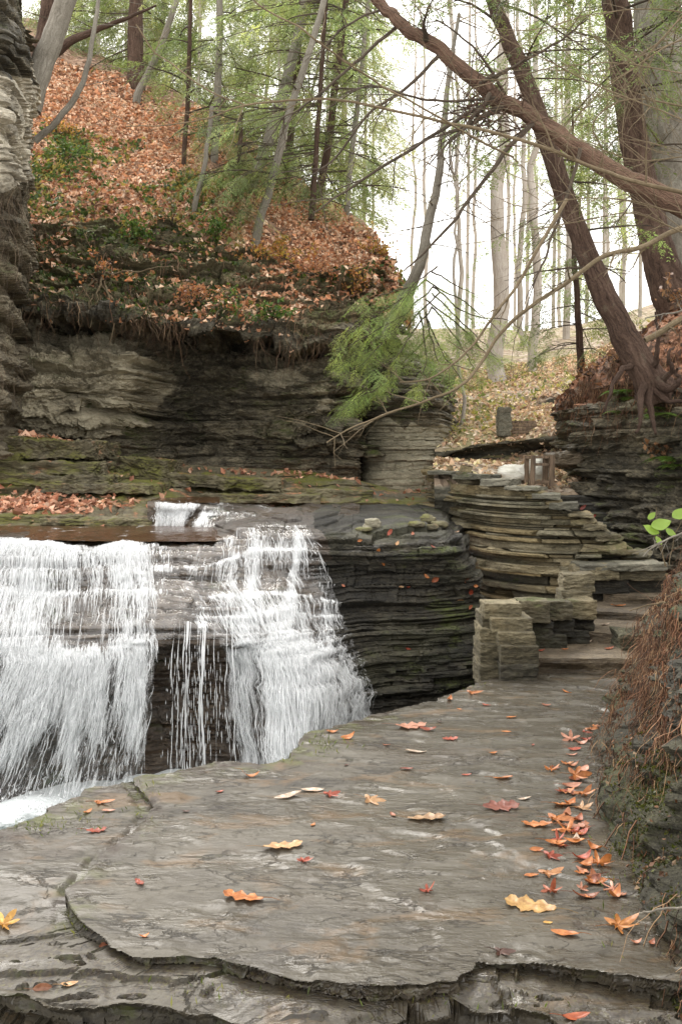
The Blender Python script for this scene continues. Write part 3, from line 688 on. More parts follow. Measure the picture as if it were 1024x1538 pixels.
# stream surface: flat reach above the main lip and the upper reach above the little fall
def strm(name, U, r, nv, seed, label):
    P, _, _ = loft(U, r, 160, nv, lambda P, u, v: .008 * fbm(P[..., 0] * 7, P[..., 1] * 5, None, 3, seed), rawout=True)
    o = mesh_np(name, P.reshape(-1, 3), grid_faces(*P.shape[:2]), M['stream'], None, True)
    return tag(o, label, 'stream', kind='structure')
strm('stream_water', [-160, -60, 60, 180, 240, 330, 380],
     [(zb(np.full(7, 9.85), .895), np.full(7, 9.85)), (zb(np.full(7, 9.1), .89), np.full(7, 9.1)), (zb(np.array([8.35, 8.45, 8.5, 8.52, 8.52, 8.55, 8.7]), np.array([.875, .875, .865, .85, .85, .85, .9])), [8.35, 8.45, 8.5, 8.52, 8.52, 8.55, 8.7])], 60, 3, 'shallow brown stream gliding towards the main waterfall lip')
strm('stream_water', [228, 240, 256, 275, 295, 312, 330],
     [(zb(np.full(7, 11.6), 1.115), np.full(7, 11.6)), (zb(np.full(7, 10.8), 1.115), np.full(7, 10.8)), (zb(np.full(7, 10.17), 1.105), np.full(7, 10.17))], 40, 4, 'thin upper stream reach sliding over the rock behind the small cascade')
# step of rock under the small upper cascade
CUu = [222, 236, 262, 300, 320, 350, 400, 470, 540]
cs = [([752, 752, 752, 753, 754, 757, 759, 760, 760], [11.5] * 9), ([757, 757, 757, 758, 762, 764, 766, 768, 770], [10.2, 10.15, 10.15, 10.1, 10.05, 10.1, 10.2, 10.4, 10.6]),
      ([775, 775, 776, 776, 776, 777, 778, 780, 782], [10.05, 10.0, 10.0, 9.9, 9.85, 9.7, 9.6, 9.6, 9.8]), ([798, 798, 797, 800, 806, 806, 806, 806, 808], [9.9, 9.9, 9.85, 9.7, 9.4, 9.1, 9.0, 8.9, 8.9])]
cr_o, CasP = loft(CUu, cs, 260, 90, lambda P, u, v: .045 * fbm(P[..., 0] * 3, P[..., 2] * 9, None, 4, 5) + .02 * fbm(P[..., 0] * 9, P[..., 2] * 20, None, 3, 6), None, .7, 'cascade_step', M['fall_rock'])
tag(cr_o, 'low wet rock step under the small upper cascade', 'rock step', kind='structure')

# ---- falling water: a thin broken sheet over the rock and thousands of separate threads of water
t = NT('white_water')
uvn = t.n('UVMap').outputs[0]
s1 = t.noise(t.map(uvn, (46, 3.2, 1)), 1, 7, .72, .7)
s2 = t.noise(t.map(uvn, (11, 6, 1), (3, 8, 0)), 1, 7, .75, 1.2)
s3 = t.noise(t.map(uvn, (70, 9, 1), (3, 2, 0)), 1, 3, .6, .2)
cov = t.n('SeparateColor', ins={0: t.attr('tint')})
f = t.math('ADD', t.math('MULTIPLY', s1, .42), t.math('ADD', t.math('MULTIPLY', s2, .33), t.math('MULTIPLY', s3, .25)))
k = t.rng(t.math('ADD', f, t.math('MULTIPLY', t.math('SUBTRACT', cov.outputs[0], .5), .34)), .46, .60)
hgt = t.math('ADD', s1, t.math('MULTIPLY', s2, .8))
nm = t.bump(hgt, .35, .02)
clear = t.n('MixShader', ins={0: .10, 1: t.n('BsdfTransparent').outputs[0], 2: t.n('BsdfGlossy', ins={'Roughness': .12, 'Normal': nm}).outputs[0]}).outputs[0]
white = t.n('MixShader', ins={0: .22, 1: t.bsdf((.93, .94, .95), .35, nm), 2: t.n('BsdfTranslucent', ins={'Color': (.93, .95, .96, 1)}).outputs[0]}).outputs[0]
M['sheet'] = t.done(t.n('MixShader', ins={0: k, 1: clear, 2: white}).outputs[0])
t = NT('water_thread')
M['thread'] = t.done(t.n('MixShader', ins={0: .58, 1: t.n('BsdfTransparent').outputs[0], 2: t.n('MixShader', ins={0: .3, 1: t.bsdf((.95, .96, .97), .25), 2: t.n('BsdfTranslucent', ins={'Color': (.93, .95, .96, 1)}).outputs[0]}).outputs[0]}).outputs[0])

def rock_at(px, v):
    """point of the bed loft (without its bumps the displaced grid is sampled)"""
    nv, nu = FPts.shape[:2]
    iu = np.clip((px - FU[0]) / (FU[-1] - FU[0]) * (nu - 1), 0, nu - 1.001)
    vd = np.concatenate([np.linspace(0, 1, 10), np.linspace(1, 5, 40)[1:]])
    iv = np.clip(np.interp(v, vd, np.linspace(0, 1, len(vd))) * (nv - 1), 0, nv - 1.001)
    a, b = np.floor(iu).astype(int), np.floor(iv).astype(int); fa, fb = (iu - a)[..., None], (iv - b)[..., None]
    return (FPts[b, a] * (1 - fa) + FPts[b, a + 1] * fa) * (1 - fb) + (FPts[b + 1, a] * (1 - fa) + FPts[b + 1, a + 1] * fa) * fb
def sheet(name, left, right, nu, nv, cover, push, seed, parent, v0=.95, v1=5.0, fallfrom=3.05, reach=.0):
    """left / right: px of the sheet's borders at v = 1,2,3,4,5"""
    vv = np.linspace(v0, v1, nv); uu = np.linspace(0, 1, nu)
    l = np.interp(vv, [1, 2, 3, 4, 5], left); r = np.interp(vv, [1, 2, 3, 4, 5], right)
    PX = l[:, None] + (r - l)[:, None] * uu[None]
    VV = vv[:, None] * np.ones((1, nu))
    P = rock_at(PX, VV)
    # where the rock is undercut the water leaves it and drops freely
    ie = min(np.searchsorted(vv, fallfrom), nv - 1); fallfrom = min(fallfrom, v1)
    edge = P[ie]
    zb_ = -.87
    tt = np.clip((VV - fallfrom) / max(v1 - fallfrom, 1e-6), 0, 1)
    fz = edge[None, :, 2] + (zb_ - edge[None, :, 2]) * tt
    hh = np.maximum(edge[None, :, 2] - fz, 0)
    fy = edge[None, :, 1] - reach - .16 * np.sqrt(hh / .8 + 1e-6)
    fx = (PX - CX) / F * (edge[None, :, 1] - .1)
    free = VV > fallfrom + .10 * fbm(PX * .03, PX * 0, None, 3, seed)
    P = np.where(free[..., None], np.stack([fx, np.minimum(fy, P[..., 1] - .03) if push else fy, fz], -1), P)
    P[..., 1] -= .03; P[..., 2] += .012
    P[..., 1] -= .02 * fbm(PX * .06, VV * 5, None, 4, seed)
    dl = np.concatenate([np.zeros((1, nu)), np.cumsum(np.linalg.norm(np.diff(P, axis=0), axis=2), axis=0)])
    uv = np.stack([np.broadcast_to(P[ie][None, :, 0], PX.shape), dl], -1)
    C = np.clip(cover(PX, VV, uu[None] * np.ones((nv, 1))), 0, 1)
    o = mesh_np(name, P.reshape(-1, 3), grid_faces(nv, nu), M['sheet'], parent, True, uv.reshape(-1, 2), np.repeat(C.reshape(-1, 1), 3, 1))
    return P, C, dl
wf = empty('waterfall', (-1.6, 7.3, -.85))
tag(wf, 'wide white waterfall spilling over the stepped shale bed', 'waterfall')
def bundles(px, v, k, seed):
    """strands of heavier and lighter flow side by side"""
    return .6 * fbm(px * k + 6 * vnoise(v * .7, px * .004, None, seed + 2) * k * 3, v * .5, None, 4, seed, .65) + .4 * fbm(px * k * .35, v * .9, None, 3, seed + 5)
def cov_left(px, v, u):
    c = .56 + .8 * bundles(px, v, .045, 5) - .22 * sstep(2.95, 3.25, v) - .66 * sstep(3.15, 4.7, v) + 1.25 * bundles(px + 14 * (v - 3) * sstep(160, 0, px) * 4, v * .25, .10, 55) * sstep(2.9, 3.3, v) + .55 * np.exp(-((px - 122) / 9) ** 2) * sstep(3.0, 3.3, v) + .3 * np.exp(-((px - 215) / 8) ** 2) * sstep(3, 3.3, v)
    c -= .30 * np.exp(-((px - 150 + 60 * (v - 2.4)) / 60) ** 2) * sstep(1.9, 2.5, v) * sstep(3.05, 2.8, v)
    c -= .2 * sstep(.93, 1.0, u) + .5 * sstep(1.0, .96, v) * 1
    c += .25 * np.exp(-((v - 2.05) / .08) ** 2) + .25 * np.exp(-((v - 1.22) / .08) ** 2) + .15 * np.exp(-((v - 2.9) / .12) ** 2) + .2 * sstep(1.3, 1.1, v)
    c += .25 * sstep(60, -60, px) * sstep(2.6, 3.4, v)
    return c
PL, CL, DL = sheet('water_sheet', [-190, -240, -300, -380, -460], [226, 234, 236, 229, 214], 300, 260, cov_left, True, 3, wf)
def cov_right(px, v, u):
    c = .36 + .95 * bundles(px, v, .05, 9) + .12 * np.exp(-((v - 1.5) / .15) ** 2) + .10 * sstep(2.9, 3.4, v)
    c += .12 * np.exp(-((u - .5) / .22) ** 2) - .35 * sstep(.88, 1, u) - .30 * sstep(.18, 0, u) - .5 * sstep(1.0, .96, v)
    c += .35 * (np.exp(-((v - 1.55) / .04) ** 2) + np.exp(-((v - 2.05 - .0006 * px) / .04) ** 2) + .8 * np.exp(-((v - 2.6) / .04) ** 2))
    return c
PR, CR, DR = sheet('water_sheet', [300, 275, 330, 350, 362], [462, 498, 530, 556, 572], 240, 260, cov_right, True, 13, wf, fallfrom=6)
def cov_mid(px, v, u):
    return .22 + .5 * bundles(px, v, .05, 29) + .35 * np.exp(-((v - 1.6) / .08) ** 2) + .2 * np.exp(-((v - 2.1) / .07) ** 2) + .25 * fbm(px * .03, v * 1.5, None, 3, 19) - .3 * sstep(.1, 0, u) - .3 * sstep(.9, 1, u) - .25 * sstep(2.7, 2.95, v)
PM, CM, DM = sheet('water_sheet', [222, 226, 230, 0, 0], [305, 290, 345, 0, 0], 140, 160, cov_mid, True, 23, wf, v1=3.0, fallfrom=9)

def threads(parent, sheets, n, seed, lmin, lmax, wmin, wmax, sel, name='water_threads', mat='thread'):
    r = np.random.default_rng(seed); mb = MB()
    for P, C, D, frac, free in sheets:
        nv, nu = P.shape[:2]; m = int(n * frac); done = 0
        iv = (r.random(m * 4) * (nv - 1)).astype(int); iu = (r.random(m * 4) * (nu - 1)).astype(int)
        vpos = iv / nv
        ok = r.random(m * 4) < np.clip((C[iv, iu] + .16 * sstep(.45, .6, vpos) * free) * 2.2 - .62, .03, 1) * sel(vpos, iu / nu)
        iv, iu = iv[ok][:m], iu[ok][:m]
        L = lmin + (lmax - lmin) * r.random(len(iv)) ** 2; wd = wmin + (wmax - wmin) * r.random(len(iv)) ** 2.5
        K = 5
        # follow the sheet downwards
        s0 = D[iv, iu]
        pts = []
        for k in range(K):
            tgt = s0 + L * k / (K - 1)
            i2 = np.clip(iv + ((tgt - s0) / (D[-1, iu] - D[0, iu]) * nv), 0, nv - 1.01)
            a = np.floor(i2).astype(int); f = (i2 - a)[:, None]
            pts.append(P[a, iu] * (1 - f) + P[a + 1, iu] * f)
        pts = np.stack(pts, 1)
        off = .012 + .07 * r.random((len(iv), 1)) ** 2 * (.3 + sstep(.5, .8, iv / nv))[:, None]
        pts[..., 1] -= off; pts[..., 2] += off * .4
        jx = .012 * r.standard_normal((len(iv), 1)); pts[..., 0] += jx + .006 * np.cumsum(r.standard_normal((len(iv), K)), 1)
        prof = np.array([.15, .8, 1, .8, .1])
        hw = wd[:, None] * prof[None]
        Lf = pts.copy(); Lf[..., 0] -= hw; Rt = pts.copy(); Rt[..., 0] += hw; Md = pts.copy(); Md[..., 1] -= hw * .9; Bk = pts.copy(); Bk[..., 1] += hw * .9
        V = np.stack([Lf, Md, Rt, Bk], 2)          # n,K,4,3
        base = np.arange(len(iv))[:, None, None] * (K * 4)
        q = []
        for k in range(K - 1):
            for j in range(4):
                j2 = (j + 1) % 4; q.append([k * 4 + j, k * 4 + j2, k * 4 + 4 + j2, k * 4 + 4 + j])
        q = np.array(q)
        mb.add(V.reshape(-1, 3), (q[None] + base).reshape(-1, 4))
    return mb.build(name, M[mat], parent, True)
def sel_main(v, u): return .25 + .9 * sstep(.45, .75, v)
th = threads(wf, [(PL, CL, DL, .66, 1), (PR, CR, DR, .34, .3)], 46000, 5, .03, .30, .0010, .0044, sel_main); th['kind'] = 'stuff'
t = NT('water_veil'); M['veil'] = t.done(t.n('MixShader', ins={0: .22, 1: t.n('BsdfTransparent').outputs[0], 2: t.n('MixShader', ins={0: .35, 1: t.bsdf((.95, .96, .97), .4), 2: t.n('BsdfTranslucent', ins={'Color': (.93, .95, .96, 1)}).outputs[0]}).outputs[0]}).outputs[0])
ve = threads(wf, [(PL, CL, DL, .66, 1), (PR, CR, DR, .34, .3)], 5500, 15, .10, .42, .006, .02, sel_main, 'water_veils', 'veil'); ve['kind'] = 'stuff'
# single ropes of water that fall clear of the dark recess in the middle
mb = MB()
for (px, w0, s) in [(263, .0022, 0), (279, .0035, 1), (283, .006, 2), (287, .003, 3), (303, .0035, 4), (307, .0075, 5), (310, .004, 6), (271, .002, 7), (324, .002, 8), (299, .0025, 11), (342, .0025, 13), (350, .003, 14)]:
    top = rock_at(np.array([px * 1.0]), np.array([2.72]))[0]; lip = rock_at(np.array([px * 1.0]), np.array([3.0]))[0]
    lip = lip + np.array([0, -.05, .02])
    zz = np.linspace(0, 1, 26); hh = zz * (lip[2] + .87)
    P = np.stack([lip[0] + (px - 285) * .0006 * hh + .035 * fbm(zz * 2.5 + s, zz * 0, None, 4, s) * sstep(0, .3, zz), lip[1] - .15 * np.sqrt(hh), lip[2] - hh], -1)
    P = np.concatenate([[top + np.array([0, -.03, .03])], P])
    R = w0 * np.clip(.9 + 1.5 * fbm(np.linspace(0, 7, 27), np.zeros(27) + s, None, 3, s), .12, 2) * np.linspace(1, .7, 27)
    mb.add(*tube(P, R, 6))
    for k in range(26):     # loose drops beside each rope
        a = random.randrange(2, 24); q = P[a] + np.array([random.gauss(0, .035), random.gauss(0, .015), 0]); l = .02 + .08 * random.random()
        mb.add(*tube(np.array([q, q - np.array([0, 0, l * .5]), q - np.array([0, 0, l])]), np.array([.0005, .0025, .0008]), 4))
mb.build('water_ropes', M['thread'], wf, True)
# splash at the foot of the left fall
mb = MB(); r = np.random.default_rng(9)
for k in range(900):
    x = -2.9 + 1.35 * r.random(); y = 6.75 + .5 * r.standard_normal() * .6; z = -.84 + abs(r.standard_normal()) * .07
    s = .002 + .008 * r.random() ** 3
    q = np.array([[1, 0, 0], [-1, 0, 0], [0, 1, 0], [0, -1, 0], [0, 0, 1.6], [0, 0, -1.6]]) * s + np.array([x, y, z])
    mb.add(q, np.array([[0, 2, 4], [2, 1, 4], [1, 3, 4], [3, 0, 4], [2, 0, 5], [1, 2, 5], [3, 1, 5], [0, 3, 5]]))
sp = mb.build('splash_drops', M['thread'], wf, True); sp['kind'] = 'stuff'

# ---- the small cascade upstream
cas = empty('cascade', (-1.7, 9.9, .88)); tag(cas, 'small white cascade dropping over a low rock step above the main fall', 'cascade')
def cas_pt(px, v):
    nv, nu = CasP.shape[:2]
    iu = np.clip((px - CUu[0]) / (CUu[-1] - CUu[0]) * (nu - 1), 0, nu - 1.001); iv = np.clip(v / 3 * (nv - 1), 0, nv - 1.001)
    return CasP[np.round(iv).astype(int), np.round(iu).astype(int)]
def csheet(l, r_, nu, nv, cover, seed):
    vv = np.linspace(.6, 3.0, nv); uu = np.linspace(0, 1, nu)
    a = np.interp(vv, [0, 1, 2, 3], l); b = np.interp(vv, [0, 1, 2, 3], r_)
    PX = a[:, None] + (b - a)[:, None] * uu[None]; VV = vv[:, None] * np.ones((1, nu))
    P = cas_pt(PX, VV); P[..., 1] -= .03; P[..., 2] += .015
    D = np.concatenate([np.zeros((1, nu)), np.cumsum(np.linalg.norm(np.diff(P, axis=0), axis=2), axis=0)])
    C = np.clip(cover(PX, VV, uu[None] * np.ones((nv, 1))), 0, 1)
    mesh_np('water_sheet', P.reshape(-1, 3), grid_faces(nv, nu), M['sheet'], cas, True, np.stack([P[..., 0], D], -1).reshape(-1, 2), np.repeat(C.reshape(-1, 1), 3, 1))
    return P, C, D
def cA(px, v, u): return .72 * sstep(.9, 1.1, v) - .25 * sstep(.8, 1, u) + .15 * fbm(px * .1, v, None, 2, 4)
def cB(px, v, u): return .30 + .45 * np.exp(-((v - 2.2) / .5) ** 2) * sstep(330, 290, px) + .25 * np.exp(-((v - 1.9) / .12) ** 2) + .35 * fbm(px * .03, v * 1.2, None, 3, 8) - .3 * sstep(.9, 1, u)
A1 = csheet([236, 236, 235, 234], [308, 306, 285, 276], 90, 60, cA, 1)
A2 = csheet([300, 312, 300, 290], [460, 455, 460, 466], 160, 60, cB, 2)
th2 = threads(cas, [(*A1, .6, 0), (*A2, .4, 0)], 1500, 8, .04, .16, .0015, .005, lambda v, u: .8 + 0 * v); th2['kind'] = 'stuff'

# ------------------------------------------------------------------ masonry: tall retaining wall, parapet piers and stairs
def rough_block(mb, c, size, rz=0.0, amp=.012, seed=0, n=13, tilt=0.0, bev=.05):
    """an uneven hand-cut stone"""
    g = np.linspace(-1, 1, n); faces = []; V = []
    sx, sy, sz = size
    for ax in range(3):
        for sg in (-1, 1):
            a, b = np.meshgrid(g, g); q = np.zeros((n, n, 3)); o2 = [k for k in range(3) if k != ax]
            q[..., ax] = sg; q[..., o2[0]] = a; q[..., o2[1]] = b
            V.append(q.reshape(-1, 3)); f = grid_faces(n, n) + (len(V) - 1) * n * n; faces.append(f)
    V = np.concatenate(V)
    l = np.linalg.norm(np.maximum(np.abs(V) - (1 - bev), 0), axis=1, keepdims=True)
    inner = np.clip(V, -(1 - bev), 1 - bev); dd = V - inner
    V = inner + np.where(l > 1e-6, dd / np.maximum(l, 1e-6) * np.minimum(l, bev), dd)
    P = V * np.array([sx, sy, sz]) / 2
    nn = V / np.linalg.norm(V, axis=1, keepdims=True)
    w_ = P + np.array([seed * 3.7, seed * 1.9, seed * 5.1])
    P = P + nn * (amp * (fbm(w_[:, 0] * 9, w_[:, 1] * 9, w_[:, 2] * 14, 3, 5) * 1.3 + .8 * fbm(w_[:, 0] * 24, w_[:, 1] * 24, w_[:, 2] * 50, 3, 6)))[:, None]
    P[:, 2] += tilt * P[:, 0]
    cs_, sn = math.cos(rz), math.sin(rz)
    P = np.stack([P[:, 0] * cs_ - P[:, 1] * sn, P[:, 0] * sn + P[:, 1] * cs_, P[:, 2]], -1) + np.array(c)
    mb.add(P, np.concatenate(faces))
def stone(name, c, size, mat, parent=None, **kw):
    mb = MB(); rough_block(mb, c, size, **kw); return mb.build(name, M[mat], parent, False)

rw = empty('retaining_wall', (1.6, 9.3, 0)); tag(rw, 'tall dry stone retaining wall of thin yellowish courses below the stairs', 'stone wall')
MU = [640, 665, 700, 740, 800, 860, 920, 1000]
mY = np.array([12.0, 11.2, 10.4, 9.7, 9.3, 9.15, 9.1, 9.1])
mtop = np.array([704, 706, 712, 722, 742, 772, 815, 845])
m0 = (mtop - 3, mY + .5); m1 = (mtop, mY + .06); m2 = (np.array([722, 722, 742, 770, 790, 810, 838, 852]), mY + .03); m3 = (np.array([770, 790, 815, 840, 850, 860, 870, 875]), mY - .05); m4 = (np.array([800, 840, 900, 925, 925, 925, 930, 935]), mY - .12)
class Masonry(Strata):
    pass
SM = Masonry(101, .022, .085)
def mdisp(P, u, v):
    a, z = P[..., 0] + .5 * P[..., 1], P[..., 2]
    zz = z + .02 * fbm(a * 1.2, z, None, 2, 3)
    i = np.clip(np.searchsorted(SM.b, zz) - 1, 0, len(SM.b) - 2); tt = (zz - SM.b[i]) / (SM.b[i + 1] - SM.b[i])
    ss = a * (2.2 + 2.5 * SM.r[i]) + SM.ph[i] + .25 * fbm(a * 4, z * 5, None, 2, 6); cell = np.floor(ss).astype(np.int64); fr = ss - cell
    hb = _h(cell, i, i * 0, 7); MT['hb'] = hb; MT['hc'] = _h(cell, i, i * 0, 17)
    d = .075 * hb + .05 * fbm(a * 1.4, z * 1.4, None, 3, 9) + .035 * fbm(a * 7, z * 14, None, 5, 10)
    gg = .5 + np.clip(1.4 * vnoise(a * 2.0 + i * 1.7, z * 3, None, 12), -.5, .8)
    d -= gg * (.04 * np.abs(2 * tt - 1) ** 5 + .07 * np.maximum(0, np.abs(2 * fr - 1) - .9) * 10)
    return d
MT = {}
MwP, _, _ = loft(MU, [m0, m1, m2, m3, m4], 560, 400, mdisp, np.concatenate([np.linspace(0, 1, 5), np.linspace(1, 4, 40)[1:]]), .3, rawout=True)
tv_ = np.clip(1 + .42 * MT['hb'] + .12 * MT['hc'], .45, 1.7)[..., None] * np.stack([1 + .08 * MT['hc'], 1 + 0 * MT['hc'], 1 - .16 * MT['hc']], -1)
mw = mesh_np('wall', MwP.reshape(-1, 3), grid_faces(400, 560), M['masonry_wall'], None, False, col=tv_.reshape(-1, 3))
mw.parent = rw; mw.matrix_parent_inverse = Matrix.Translation(rw.location).inverted(); register(mw)
# coping courses that step down to the right
cop = [(676, 706, 40), (716, 712, 44), (752, 720, 40), (790, 729, 44), (820, 741, 36), (846, 755, 36), (868, 769, 32), (888, 786, 30), (908, 802, 32), (928, 822, 36), (900, 846, 64), (955, 846, 62)]
for i, (px, py, wpx) in enumerate(cop):
    Yc = float(np.interp(px, MU, mY)); c = W(px, py + 4, Yc + .12)
    if i >= 10: c = W(px, py + 3, 8.95)
    ang = -math.atan2(np.interp(px + 10, MU, mY) - np.interp(px - 10, MU, mY), -20 / F * Yc) 
    ang = math.atan2(np.interp(px + 10, MU, mY) - np.interp(px - 10, MU, mY), 20 / F * Yc) if i < 10 else 0
    stone('coping_stone', c, (wpx / F * Yc * 1.15, .40, .034 + .014 * (i % 3)), 'masonry_grey' if i < 6 or i >= 10 else 'masonry', rw, rz=ang * .6, seed=i, tilt=.02 * (i % 3 - 1), amp=.014)

# stairs: a first flight of broad slabs, then a turn to the left behind the coping
st = empty('stone_stairs', (1.75, 7.2, 0)); tag(st, 'worn stone stairs climbing from the ledge beside the stepped parapet', 'stairs')
def slabq(name, quad, z1, z0, mat, parent, seed):
    """a step from four plan corners (front left, front right, back right, back left)"""
    n1, n2 = 26, 14
    fl_, fr_, br_, bl_ = [np.array(q, float) for q in quad]
    a = np.linspace(0, 1, n1)[None, :, None]; b = np.linspace(0, 1, n2)[:, None, None]
    top = ((fl_ * (1 - a) + fr_ * a) * (1 - b) + (bl_ * (1 - a) + br_ * a) * b)
    x, y = top[..., 0], top[..., 1]
    edge = .02 * fbm(x * 5, x * 0 + seed, None, 3, seed); y = y + edge * (1 - b[..., 0])
    z = z1 + .010 * fbm(x * 4, y * 6, None, 3, seed) - .012 * np.exp(-((b[..., 0]) / .08) ** 2)
    rows = [np.stack([x, y, z], -1)]
    nf = 9
    f = np.linspace(0, 1, nf)[1:, None]
    fx = np.repeat(x[:1], nf - 1, 0); fz = z[:1] * (1 - f) + z0 * f
    fy = y[:1] + .012 * fbm(fx * 7, fz * 22, None, 3, seed + 1) + .03 * sstep(.25, .6, f) * (.6 + fbm(fx * 3, fz * 0, None, 2, seed + 2))
    R = np.concatenate([np.stack([fx, fy, fz], -1)[::-1], rows[0]])
    return mesh_np(name, R.reshape(-1, 3), grid_faces(*R.shape[:2]), M[mat], parent, False)
def pz(px, py, z): 
    q = G(px, py, z); return (q[0], q[1])
zs = [.134, .222, .293, .375]
slabq('step', [pz(800, 985, zs[0]), pz(960, 987, zs[0]), pz(985, 960, zs[0]), pz(800, 958, zs[0])], zs[0], -.02, 'step_stone', st, 3)
slabq('step', [pz(858, 943, zs[1]), pz(985, 958, zs[1]), pz(1000, 925, zs[1]), pz(862, 925, zs[1])], zs[1], zs[0] - .02, 'step_stone', st, 5)
slabq('step', [pz(882, 914, zs[2]), pz(1020, 924, zs[2]), pz(1020, 900, zs[2]), pz(886, 902, zs[2])], zs[2], zs[1] - .02, 'step_stone', st, 7)
slabq('step', [pz(905, 889, zs[3]), pz(1040, 899, zs[3]), pz(1040, 876, zs[3]), pz(905, 876, zs[3])], zs[3], zs[2] - .02, 'step_stone', st, 9)
# mossy block at the right end of the second step
stone('kerb_stone', W(945, 962, 7.55), (.22, .3, .15), 'bank_rock', st, seed=4, amp=.03)
ups = [(960, 832), (940, 817), (922, 801), (904, 786), (884, 772), (862, 758), (838, 746)]
for i, (px, py) in enumerate(ups):
    Yc = 9.5 + .23 * i; z1 = EYE + (HY - py + 2) / F * Yc; x0 = (px - CX) / F * Yc
    slabq('step', [(x0 - .15, Yc), (x0 + 1.1, Yc - .25), (x0 + 1.3, Yc + .8), (x0 - .1, Yc + .9)], z1, z1 - .2, 'wet_shale', st, 20 + i)

# stepped parapet: two piers joined by low walls
pr = empty('parapet_wall', (1.2, 7.1, 0)); tag(pr, 'low stepped parapet of squared stone blocks at the foot of the stairs', 'stone wall')
def pier_stone(x0, x1, y0, y1, Yf, depth, mat, seed, amp=.011):
    a = W(x0, y1, Yf); b = W(x1, y0, Yf)
    c = ((a[0] + b[0]) / 2, Yf + depth / 2, (a[2] + b[2]) / 2)
    return stone('block', c, (b[0] - a[0], depth, b[2] - a[2]), mat, pr, seed=seed, amp=amp * .8, n=17, bev=.05, tilt=random.uniform(-.03, .02), rz=random.uniform(-.04, .02))
pier_stone(752, 808, 999, 1030, 6.93, .5, 'wet_shale', 1, .016)
pier_stone(751, 809, 971, 1000, 6.96, .5, 'masonry', 2)
pier_stone(748, 804, 950, 972, 7.02, .5, 'masonry', 3)
pier_stone(737, 799, 929, 951, 7.10, .5, 'masonry', 4)
pier_stone(727, 783, 907, 930, 7.18, .26, 'masonry', 5)
# side face stones behind the pier's front
for i, (x0, x1, y0, y1, Y_, d_) in enumerate([(720, 752, 1000, 1034, 7.05, .4), (721, 752, 968, 1001, 7.08, .4), (722, 750, 945, 969, 7.14, .4), (724, 742, 925, 946, 7.2, .4), (728, 745, 926, 1030, 7.32, .3)]):
    pier_stone(x0, x1, y0, y1, Y_, d_, 'masonry', 10 + i, .02)
# parapet running back from the pier
for i, (x0, x1, y0, y1, Y_) in enumerate([(778, 826, 903, 935, 7.46), (824, 858, 904, 932, 7.6), (856, 896, 902, 930, 7.74), (786, 832, 934, 966, 7.5), (830, 862, 931, 956, 7.64), (858, 892, 929, 950, 7.78), (800, 850, 955, 985, 7.5), (846, 884, 948, 975, 7.68)]):
    pier_stone(x0, x1, y0, y1, Y_, .2, 'masonry' if i < 3 else 'wet_shale', 30 + i, .018)
for i, (x0, x1, y0, y1, Y_) in enumerate([(846, 892, 862, 889, 7.98), (843, 890, 888, 906, 7.92), (862, 930, 850, 872, 8.75), (926, 1000, 848, 872, 8.78), (880, 945, 870, 892, 8.8), (940, 1005, 871, 896, 8.84), (888, 960, 890, 920, 8.9)]):
    pier_stone(x0, x1, y0, y1, Y_, .22, 'masonry' if i < 4 else 'wet_shale', 50 + i, .016)

# rubble filling between the ledge, the dark wall and the pier
for i, (px, py, Y_, s) in enumerate([(700, 1035, 7.15, .16), (712, 1008, 7.4, .2), (690, 1050, 6.9, .1), (735, 1010, 7.5, .22)]):
    pass

def shelf_slab(x0, x1, y0, y1, Yf, depth, seed, tilt=0.0, mat='shelf_shale', amp=.05):
    a = W(x0, y1, Yf); b = W(x1, y0, Yf); mb = MB()
    rough_block(mb, ((a[0] + b[0]) / 2, Yf + depth / 2, (a[2] + b[2]) / 2), (b[0] - a[0], depth, b[2] - a[2]), seed=seed, amp=amp, n=60, bev=.03, tilt=tilt)
    o = mb.build('rock_shelf', M[mat], None, False); o['kind'] = 'structure'; o['label'] = 'flat layered shale slab at the foot of the left cliff'; register(o)
shelf_slab(-220, 30, 656, 691, 11.35, 1.6, 1); shelf_slab(22, 139, 662, 688, 11.4, 1.5, 2, -.02); shelf_slab(-220, 143, 693, 711, 11.25, 1.6, 3, -.015)
shelf_slab(-220, 165, 713, 727, 11.1, 1.8, 4, -.01); shelf_slab(60, 225, 728, 741, 10.95, 1.6, 5, -.02, amp=.03); shelf_slab(146, 250, 690, 712, 12.3, 1.5, 6, -.05)
shelf_slab(200, 420, 716, 733, 12.3, 1.2, 7, -.05); shelf_slab(330, 560, 735, 748, 12.6, 1.2, 8, -.03, amp=.03); shelf_slab(240, 480, 743, 755, 12.1, 1.0, 9, -.01, amp=.03); shelf_slab(-220, 120, 775, 784, 10.2, .8, 10, 0, amp=.03); shelf_slab(60, 228, 781, 790, 9.95, .8, 11, -.01, amp=.03)
